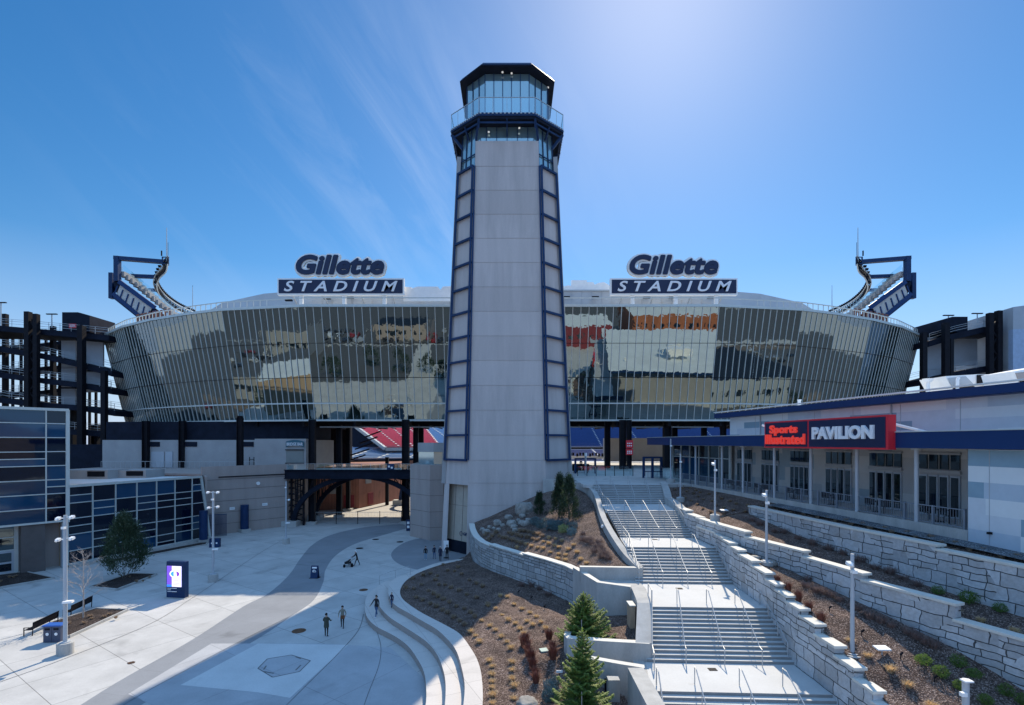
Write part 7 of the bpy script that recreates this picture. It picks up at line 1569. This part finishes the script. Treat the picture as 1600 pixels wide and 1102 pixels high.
def leafcone(name, label, base, h, r, seed, m, m2, prof, n=5200, lf=.16, up=1.0, z0=.06, trunks=1):
    q = random.Random(seed); t = thing(name, label, 'tree', tuple(base)); mb = MB()
    if trunks == 1: mb.tube([(0, 0, -.1), (0, 0, h*.85)], .09, 8, r2=.02)
    else:
        for k in range(trunks): a = k*6.283/trunks; mb.tube([(math.cos(a)*.08, math.sin(a)*.08, -.05), (math.cos(a)*r*.5, math.sin(a)*r*.5, h*.22), (math.cos(a)*r*.55, math.sin(a)*r*.55, h*.6)], .035, 6, r2=.012)
    mb.build('trunk', M['trunk'], t, local=True); cr = MB()
    clumps = []
    for _ in range(int(n/34)):
        f = z0+(1-z0)*q.random()**.85; a = q.uniform(0, 6.283); rr = r*prof(f)*(.35+.65*q.random()**.4)*(1+.16*math.sin(a*3+seed)+.12*math.sin(f*17+a*2)); clumps.append((Vector((math.cos(a)*rr, math.sin(a)*rr, f*h)), a))
    for c, a in clumps:
        o_ = Vector((math.cos(a), math.sin(a), 0)); mi = 1 if q.random() < .3 else 0
        for _ in range(34):
            p = c+Vector((q.gauss(0, .13), q.gauss(0, .13), q.gauss(0, .2)))*(r/1.1); d = (o_*q.uniform(.1, .8)+Vector((q.gauss(0, .35), q.gauss(0, .35), up*q.uniform(.3, 1.2)))).normalized(); s_ = d.cross(Vector((q.gauss(0, 1), q.gauss(0, 1), q.gauss(0, 1)))).normalized()*lf*.22
            cr.face([p-s_*.5, p+s_, p+d*lf*q.uniform(.7, 1.3), p-s_], mi)
    cr.build('crown', [M[m], M[m2]], t, local=True); return t
p = G(194, 905)
leafcone('evergreen_tree', 'dark oval evergreen with several stems in the diamond shaped bed by the glass wing', p+Vector((0, 0, .1)), 6.4, 1.95, 5, 'cedar', 'cedar2', lambda f: max(.05, (math.sin(math.pi*min(1, f*.92+.06))**.75)*(1.0 if f < .5 else 1.1-.35*f)), 10500, .21, trunks=6, z0=.17)
for px, pyb, pyt, wpx, sd_, lab in ((874, 806, 741, 20, 3, 'narrow dark conifer left of the pair behind the raised bed'), (889, 812, 746, 26, 4, 'narrow dark conifer right of the pair behind the raised bed')):
    h_ = hit(px, pyb, [B2]) or P(px, pyb, 52); Y = h_.y; H_ = (pyb-pyt)/800*Y; leafcone('conifer', lab, h_, H_, 1.35*wpx/800*Y/2, sd_, 'dkconifer', 'cedar', lambda f: (1-f)**.7+.04, 6000, .16)
h_ = hit(842, 806, [B2]); leafcone('dark_shrub', 'spiky black green shrub just right of the largest boulder', h_, 2.4, .75, 9, 'dkconifer', 'cedar', lambda f: (1-f)**.5*(.7+.3*math.sin(f*14))+.05, 3000, .16)
# bare tree
def bare(name, label, base, h, seed):
    q = random.Random(seed); t = thing(name, label, 'tree', tuple(base)); mb = MB(); tr = MB(); tr.tube([(0, 0, -.1), (.02, 0, h*.35), (0, .02, h*.7), (0, 0, h*.95)], .06, 8, r2=.012); tr.build('trunk', M['twig'], t, local=True)
    def br(p, d, L_, r, lv):
        e = p+d*L_; mid = p.lerp(e, .5)+Vector((q.gauss(0, .04), q.gauss(0, .04), .03)); mb.tube([p, mid, e], r, 4, cap=False, r2=r*.45)
        if lv <= 0: return
        for _ in range(4 if lv > 1 else 3):
            u = q.uniform(.3, 1); s0 = p.lerp(e, u); d2 = (d+Vector((q.gauss(0, .55), q.gauss(0, .55), q.gauss(.25, .3)))).normalized(); br(s0, d2, L_*q.uniform(.4, .62), r*.55, lv-1)
    for k in range(24):
        z = h*(.28+.66*k/24); a = k*2.4; f = (z/h-.28)/.7; br(Vector((0, 0, z)), Vector((math.cos(a), math.sin(a), .55+.5*f)).normalized(), (1.25-.75*f)*h*.24, .016, 2)
    mb.build('branches', M['twig'], t, local=True); return t
bare('bare_tree', 'small pale leafless tree in the bed behind the benches', G(130, 968), 5.6, 4)

# ================================================================ PEOPLE
def person(label, pos, h, rz, cols, pose, hair='short', extra=None):
    """one continuous skinned body in local metres scaled to height h; faces local -Y; cols: skin, top, legs, shoes, hair"""
    k = h/1.75; V = {}; E = []; Rr = {}
    def v(n_, x, y, z, r): V[n_] = Vector((x, y, z)); Rr[n_] = r
    ln, sw, al, ar, tw = pose.get('lean', 0), pose.get('stride', .1), pose.get('armL', (.0, .0, 0)), pose.get('armR', (.0, 0, 0)), 0
    v('pel', 0, 0, .95, .145); v('wai', 0, -ln*.12, 1.10, .125); v('che', 0, -ln*.3, 1.32, .15); v('nk', 0, -ln*.42, 1.50, .062); v('hd', 0, -ln*.5-.01, 1.62, .088); v('hd2', 0, -ln*.52+.0, 1.70, .080); v('nose', 0, -ln*.52-.105, 1.615, .016)
    E += [('pel', 'wai'), ('wai', 'che'), ('che', 'nk'), ('nk', 'hd'), ('hd', 'hd2'), ('hd', 'nose')]
    for s_, n_ in ((-1, 'L'), (1, 'R')):
        st_ = sw*s_; v('hip'+n_, s_*.09, 0, .88, .095); v('kn'+n_, s_*.10, -st_*.55-.02, .50, .058); v('an'+n_, s_*.10, -st_*1.0+.02, .09, .040); v('to'+n_, s_*.115, -st_*1.0-.13, .04, .038)
        E += [('pel', 'hip'+n_), ('hip'+n_, 'kn'+n_), ('kn'+n_, 'an'+n_), ('an'+n_, 'to'+n_)]
        f, o_, b_ = ar if s_ > 0 else al
        sh = Vector((s_*.175, -ln*.36, 1.42)); v('sh'+n_, *sh, .062)
        up = Vector((s_*(.06+o_*.1), -f*.24, -.27)); el = sh+up; v('el'+n_, *el, .045)
        fo = Vector((-s_*.06*max(0, b_)+s_*.02, -.24*(f*.6+b_), -.24*(1-b_*.9)+.0)); wr = el+fo; v('wr'+n_, *wr, .030)
        hd_ = fo.normalized(); pm = wr+hd_*.06; v('pm'+n_, *pm, .034); E += [('che', 'sh'+n_), ('sh'+n_, 'el'+n_), ('el'+n_, 'wr'+n_), ('wr'+n_, 'pm'+n_)]
        sd_ = Vector((0, 1, 0)) if abs(hd_.y) < .8 else Vector((1, 0, 0))
        for q_, (of, ll) in enumerate(((-.03, .075), (-.01, .088), (.01, .082), (.03, .065))):
            fn = 'f%d%s' % (q_, n_); v(fn, *(pm+sd_*of+hd_*ll), .0095); E.append(('pm'+n_, fn))
        v('th'+n_, *(wr+hd_*.05+sd_*-.055), .011); E.append(('wr'+n_, 'th'+n_))
    names = list(V); bm = bmesh.new(); sk = bm.verts.layers.skin.verify(); vs = {}
    for n_ in names: q = bm.verts.new(V[n_]*k); r = Rr[n_]*k; q[sk].radius = (r, r*(.78 if n_ in ('che', 'wai', 'pel') else 1)); q[sk].use_root = (n_ == 'pel'); vs[n_] = q
    for a, b in E: bm.edges.new((vs[a], vs[b]))
    me = bpy.data.meshes.new('body'); bm.to_mesh(me); bm.free(); o = bpy.data.objects.new('tmpbody', me); COL.objects.link(o); o.modifiers.new('s', 'SKIN'); ss = o.modifiers.new('u', 'SUBSURF'); ss.levels = 1; ss.render_levels = 1
    dg = bpy.context.evaluated_depsgraph_get(); me2 = bpy.data.meshes.new_from_object(o.evaluated_get(dg)); bpy.data.objects.remove(o)
    root = thing('person', label, 'person', tuple(pos), rz)
    bo = bpy.data.objects.new('body', me2); COL.objects.link(bo); bo.parent = root; me2.materials.clear()
    for c in cols[:4]: me2.materials.append(c)
    hips = pose.get('hem', .86)*k
    for pl_ in me2.polygons:
        c = pl_.center; z = c.z/k; i = 1
        hand = min((c-V[n_]*k).length for n_ in V if n_[:2] in ('pm', 'f0', 'f1', 'f2', 'f3', 'th')) < .05*k
        if hand or z > 1.515: i = 0
        elif z < .10: i = 3
        elif c.z < hips and abs(c.x) < .17*k: i = 2
        pl_.material_index = i; pl_.use_smooth = True
    # hair shell
    mb = MB(); n1_, n2_ = 14, 8; c0 = V['hd2']*k+Vector((0, .012*k, -.015*k)); hx, hy, hz = .098*k, .108*k, .105*k; rows = []
    for i in range(n2_+1):
        th_ = math.pi*(.02+.60*i/n2_); rows.append([(c0.x+hx*math.sin(th_)*math.cos(6.283*j/n1_), c0.y+hy*math.sin(th_)*math.sin(6.283*j/n1_)+(0.02*k if i > n2_*.55 else 0), c0.z+hz*math.cos(th_)-(.0 if hair == 'short' else .03*k*max(0, math.sin(6.283*j/n1_))*i/n2_*3)) for j in range(n1_)])
    vv = [p for r in rows for p in r]; ff = [(i*n1_+j, i*n1_+(j+1) % n1_, (i+1)*n1_+(j+1) % n1_, (i+1)*n1_+j) for i in range(n2_) for j in range(n1_) if not (i > n2_*.45 and math.sin(6.283*(j+.5)/n1_) < -.35)]
    mb.raw(vv, ff); mb.build('hair' if hair != 'cap' else 'cap', cols[4], root, local=True, smooth=True)
    if pose.get('coat'):
        mb = MB(); L0 = pose['coat']*k; rows = []
        for z, rx, ry in ((1.46, .17, .12), (1.3, .205, .155), (1.1, .17, .145), (.95, .18, .155), (pose['coat']+.12, .185, .17), (pose['coat'], .19, .175)):
            rows.append([(rx*k*math.cos(6.283*j/16), ry*k*math.sin(6.283*j/16)-ln*.25*k, z*k) for j in range(16)])
        vv = [p for r in rows for p in r]; ff = [(i*16+j, i*16+(j+1) % 16, (i+1)*16+(j+1) % 16, (i+1)*16+j) for i in range(5) for j in range(16)]; mb.raw(vv, ff); mb.build('coat', cols[1], root, local=True, smooth=True)
    if extra: extra(root, k)
    return root
cm = lambda n, c: mat(n, c, .8, var=.12, scale=8)
skin = mat('skin', (.45, .27, .19), .6, var=.05); blk = cm('black_cloth', (.012, .012, .016)); nvy = cm('navy_cloth', (.015, .02, .05)); jean = cm('blue_jeans', (.05, .10, .2)); olive = cm('olive_cloth', (.045, .05, .035)); beige = cm('beige_grey_cloth', (.22, .21, .17)); wht = cm('white_cloth', (.62, .62, .64)); hairb = cm('dark_hair', (.015, .011, .009)); hairg = cm('white_cap', (.7, .7, .7)); brown = cm('brown_leather', (.16, .06, .025)); hairl = cm('light_hair', (.32, .27, .2)); paleb = cm('pale_blue_jeans', (.16, .28, .38))
def boxpart(name, c, d, m): 
    def f(root, k): mb = MB(); mb.box(tuple(q*k for q in c), tuple(q*k for q in d)); mb.build(name, m, root, local=True, bevel=.02)
    return f
person('person in a long dark olive coat standing alone on the plaza, back to the camera', G(510, 995), 1.74, R(180), (skin, olive, blk, blk, hairb), {'stride': .06, 'armL': (.5, .4, .9), 'armR': (.5, .4, .9), 'coat': .72, 'hem': .8})
person('person in a beige grey top and dark leggings walking with a brown bag', G(535, 981), 1.70, R(10), (skin, beige, blk, blk, hairb), {'stride': .2, 'armL': (.1, .5, .5), 'armR': (.2, .5, .6)}, 'long', boxpart('handbag', (.06, -.2, .92), (.30, .12, .26), brown))
person('person in black top and blue jeans stepping along the lowest curved step', G(588, 964, .45), 1.72, R(-15), (skin, blk, jean, wht, hairb), {'stride': .3, 'armL': (.9, .3, .7), 'armR': (.1, .2, .1)}, 'long')
person('small child in a navy jacket walking on the second curved step', G(612, 949, .9), 1.22, R(-20), (skin, nvy, jean, blk, hairl), {'stride': .15, 'armL': (.2, .3, .2), 'armR': (.1, .4, .2)})
person('person in a white cap pushing a stroller across the plaza', G(558, 884), 1.76, R(-72), (skin, blk, blk, blk, hairg), {'stride': .3, 'lean': .35, 'armL': (.8, 0, .6), 'armR': (.8, 0, .6)}, 'cap')
person('leftmost of the group by the tower, black top and pale blue jeans', G(665, 875), 1.66, R(5), (skin, blk, paleb, wht, hairb), {'stride': .08})
person('person in navy clothes second from left in the group by the tower', G(678.5, 873.5), 1.66, R(30), (skin, nvy, jean, blk, hairb), {'stride': .1})
person('person with a white cap and long dark coat in the group by the tower', G(688, 876.5), 1.78, R(-10), (skin, nvy, blk, blk, hairg), {'stride': .1, 'coat': .6}, 'cap')
person('broad person in black at the right of the group, beside the notice board', G(698.5, 874), 1.76, R(20), (skin, blk, blk, blk, hairb), {'stride': .12, 'armL': (.3, .9, .4), 'armR': (.3, .9, .4), 'coat': .75})
p = G(545, 886); t = thing('stroller', 'dark stroller with a pale hood pushed by the person in the white cap', 'stroller', tuple(p), R(18))
mb = MB(); mb.bar((.75, 0, 1.0), (-.1, 0, .45), .03, .03); mb.bar((-.45, -.2, .2), (.35, -.2, .25), .03, .03); mb.bar((-.45, .2, .2), (.35, .2, .25), .03, .03); mb.bar((.1, -.2, .2), (-.3, -.2, .7), .03, .03); mb.bar((.1, .2, .2), (-.3, .2, .7), .03, .03); mb.build('frame', M['steel'], t, local=True)
mb = MB(); mb.box((-.1, 0, .5), (.75, .42, .22), 0, 0, .0); mb.bar((-.45, 0, .45), (.2, 0, .85), .42, .12); mb.build('seat', blk, t, local=True, bevel=.03)
mb = MB(); n_ = 8; rows = [[(.12+.34*math.cos(a_)*1.0, y_, .72+.34*math.sin(a_)) for y_ in (-.24, .24)] for a_ in [math.pi*(.1+.6*i/n_) for i in range(n_+1)]]
for a_, b_ in zip(rows, rows[1:]): mb.face([a_[0], a_[1], b_[1], b_[0]])
mb.build('hood', cm('stroller_hood', (.42, .44, .46)), t, local=True)
for x, y, r_ in ((-.5, -.22, .14), (-.5, .22, .14), (.35, -.24, .17), (.35, .24, .17)): mb = MB(); mb.tube([(x, y-.025, r_), (x, y+.025, r_)], r_, 16); mb.build('wheel', M['steel'], t, local=True)
for px, py, lab in ((584, 0, 'x'),): pass
for X, Y, lab in ((9.2, 84, 'tiny dark figure standing on the bright concourse right of the tower'),):
    person(lab, (12.4, 92, 9.6), 1.75, 0, (skin, blk, nvy, blk, hairb), {'stride': .05})

# ================================================================ WHAT THE MIRRORED FRONT REFLECTS (stands behind the camera)
def bldg(name, label, x0, x1, y0, y1, z1, m, roof='roofwhite', wins=None):
    t = thing(name, label, 'building', ((x0+x1)/2, (y0+y1)/2, 0)); mb = MB(); mb.prism([(x0, y0), (x1, y0), (x1, y1), (x0, y1)], 0, z1, 0, 1); mb.build('wall', [M[m], M[roof]], t)
    if wins:
        n_, zs, ww, hh = wins
        for z in zs:
            for k in range(n_):
                x = x0+(x1-x0)*(k+.5)/n_; mb = MB(); mb.box((x, y1+.05, z), (ww, .12, hh)); mb.build('window', M['glass_dk'], t)
    return t
bldg('brick_building', 'rust orange building with two rows of windows reflected in the right glass', 50, 92, -62, -34, 13.5, 'rust', 'roofwhite', (10, (4.5, 9.3), 2.0, 1.7))
bldg('red_building', 'dark red building reflected in the glass just right of the tower', 22, 42, -60, -34, 9, 'darkred', 'roofwhite', (4, (4.5,), 2.2, 2.2))
bldg('long_building', 'long grey building reflected dimly in the left glass', -150, -80, -40, -14, 11, 'greyblock', 'asphalt', (14, (5,), 2.4, 2))
mb = MB(); mb.prism([(-300, -140), (300, -140), (300, -40), (-300, -40)], .01, .03); setp(mb.build('car_park', M['asphalt'], loc=(0, -90, 0)), 'asphalt car park behind the camera', kind='structure')
for nm_, pl_ in (('left', [(-420, -38), (-40, -38), (-36, 12), (-72, 14), (-80, 50), (-100, 62), (-110, 200), (-420, 200)]), ('right', [(64, -32), (420, -32), (420, 200), (130, 200), (100, 75), (64, 70)])):
    mb = MB(); mb.prism(pl_, .01, .03); setp(mb.build('road', M['asphalt'], loc=(pl_[0][0], 0, 0)), 'dark asphalt ground on the %s of the plaza' % nm_, kind='structure')
mb = MB(); mb.prism([(-34, -38), (14, -38), (20, -6), (-30, -8)], .01, .02); setp(mb.build('road', M['asphalt'], loc=(0, -20, 0)), 'dark asphalt road behind the camera', kind='structure')
mb = MB()
q = random.Random(5); vs = []; nx, ny = 40, 6
for j in range(ny+1):
    for i in range(nx+1):
        x = -500+1000*i/nx; y = -150-160*j/ny; vs.append((x, y, (0 if j == 0 else 8*j+7*mnoise.noise(Vector((x*.01, y*.012, 0)))+4*mnoise.noise(Vector((x*.07, y*.07, 1))))))
mb.raw(vs, [(j*(nx+1)+i, (j+1)*(nx+1)+i, (j+1)*(nx+1)+i+1, j*(nx+1)+i+1) for j in range(ny) for i in range(nx)]); setp(mb.build('hills', M['brown_hill'], loc=(0, -150, 0)), 'brown wooded hills behind the camera', kind='structure')
bldg('low_building', 'dark roofed low building dimly reflected in the far left glass', -118, -78, 2, 40, 8, 'greyblock', 'asphalt', (9, (4,), 2.4, 1.8))
bldg('low_building', 'dark roofed low building dimly reflected in the far right glass', 72, 118, 6, 44, 9, 'panelgrey', 'soffit', (9, (4.5,), 2.4, 1.8))
bldg('low_building', 'small white roofed kiosk reflected in the middle of the left glass', -20, -8, -30, -20, 4.5, 'greyblock', 'roofwhite')
bldg('low_building', 'small brown building reflected above the tan one in the left glass', -60, -38, -62, -46, 7, 'tan', 'soffit', (5, (3.5,), 2, 1.6))
for i, (x, y, h_, r_) in enumerate(((-30, 4, 7, 2.6), (-24, 10, 6, 2.2), (-40, 2, 8, 3), (-52, -6, 7, 3), (-12, -12, 6, 2.4), (-90, 50, 9, 3.5), (-100, 72, 8, 3.5), (-112, 90, 9, 4), (100, 82, 9, 3.8), (112, 95, 8, 3.5), (128, 70, 8, 3.5), (-62, 8, 7, 3))):
    leafcone('roadside_tree', 'dark round tree standing outside the frame, seen only in the mirrored glass', (x, y, 0), h_, r_, i+30, 'cedar', 'dkconifer', lambda f: max(.05, math.sin(math.pi*min(1, f*.9+.08))**.6), 1400, .5)['group'] = 'trees reflected in the mirrored glass'
# parked cars behind the camera
def car_(col):
    t = thing('parked_car', 'x', 'car', (0, 0, 0)); mb = MB(); pr = [(-2.2, .35), (-2.2, .8), (-1.3, .95), (-.7, 1.42), (.9, 1.42), (1.6, .98), (2.2, .85), (2.25, .35)]
    vs = [(x, -.88, z) for x, z in pr]+[(x, .88, z) for x, z in pr]; n_ = len(pr); mb.raw(vs, [tuple(range(n_)), tuple(reversed(range(n_, 2*n_)))]+[(i, i+n_, (i+1) % n_+n_, (i+1) % n_) for i in range(n_)]); mb.build('body', col, t, local=True)
    mb = MB(); mb.box((.1, 0, 1.2), (1.9, 1.78, .3)); mb.build('window', M['glass_dk'], t, local=True)
    for x in (-1.4, 1.4):
        for y in (-.85, .85): mb = MB(); mb.tube([(x, y-.1, .33), (x, y+.1, .33)], .33, 12); mb.build('wheel', M['steel'], t, local=True)
    return t
cars = [car_(mat('car_paint_%s' % n_, c, .3, metal=.3)) for n_, c in (('white', (.7, .7, .7)), ('silver', (.35, .36, .38)), ('dark', (.03, .03, .04)), ('red', (.3, .02, .02)))]
used = set(); q = random.Random(2); nm_ = ['white', 'silver', 'dark', 'red']
rows_ = [(-110+i*4.6, -46-j*9, math.pi/2) for j in range(3) for i in range(26)]
rows_ += [(-95-j*13, -20+i*4.2, 0) for j in range(6) for i in range(15) if not (-10 < -20+i*4.2 < 43 and j < 2)]+[(-125-j*15, 70+i*5, 0) for j in range(3) for i in range(7)]
rows_ += [(126+j*14, -20+i*4.4, 0) for j in range(4) for i in range(16)]
for x, y, rz in rows_:
    if q.random() < .36: continue
    k = q.choice([0, 1, 1, 2, 2, 3]); c = cars[k] if k not in used else copy_tree(cars[k]); used.add(k); c.location = (x+q.uniform(-.3, .3), y, .03); c.rotation_euler = (0, 0, rz+q.choice([0, math.pi])); c['label'] = f'{nm_[k]} car parked outside the frame, seen only as a reflection in the stadium glass'; c['group'] = f'{nm_[k]} cars reflected in the stadium glass'
for x0, x1, y0, y1 in ((-150, -88, 44, 50), (-240, -120, 62, 66), (-125, -88, -32, -24), (120, 200, 60, 66), (110, 190, -30, -24), (60, 115, -20, 2)):
    mb = MB(); mb.prism([(x0, y0), (x1, y0), (x1, y1), (x0, y1)], .02, .22); setp(mb.build('verge', M['brown_hill'], loc=(x0, y0, 0)), 'brown planted verge outside the frame', kind='structure')
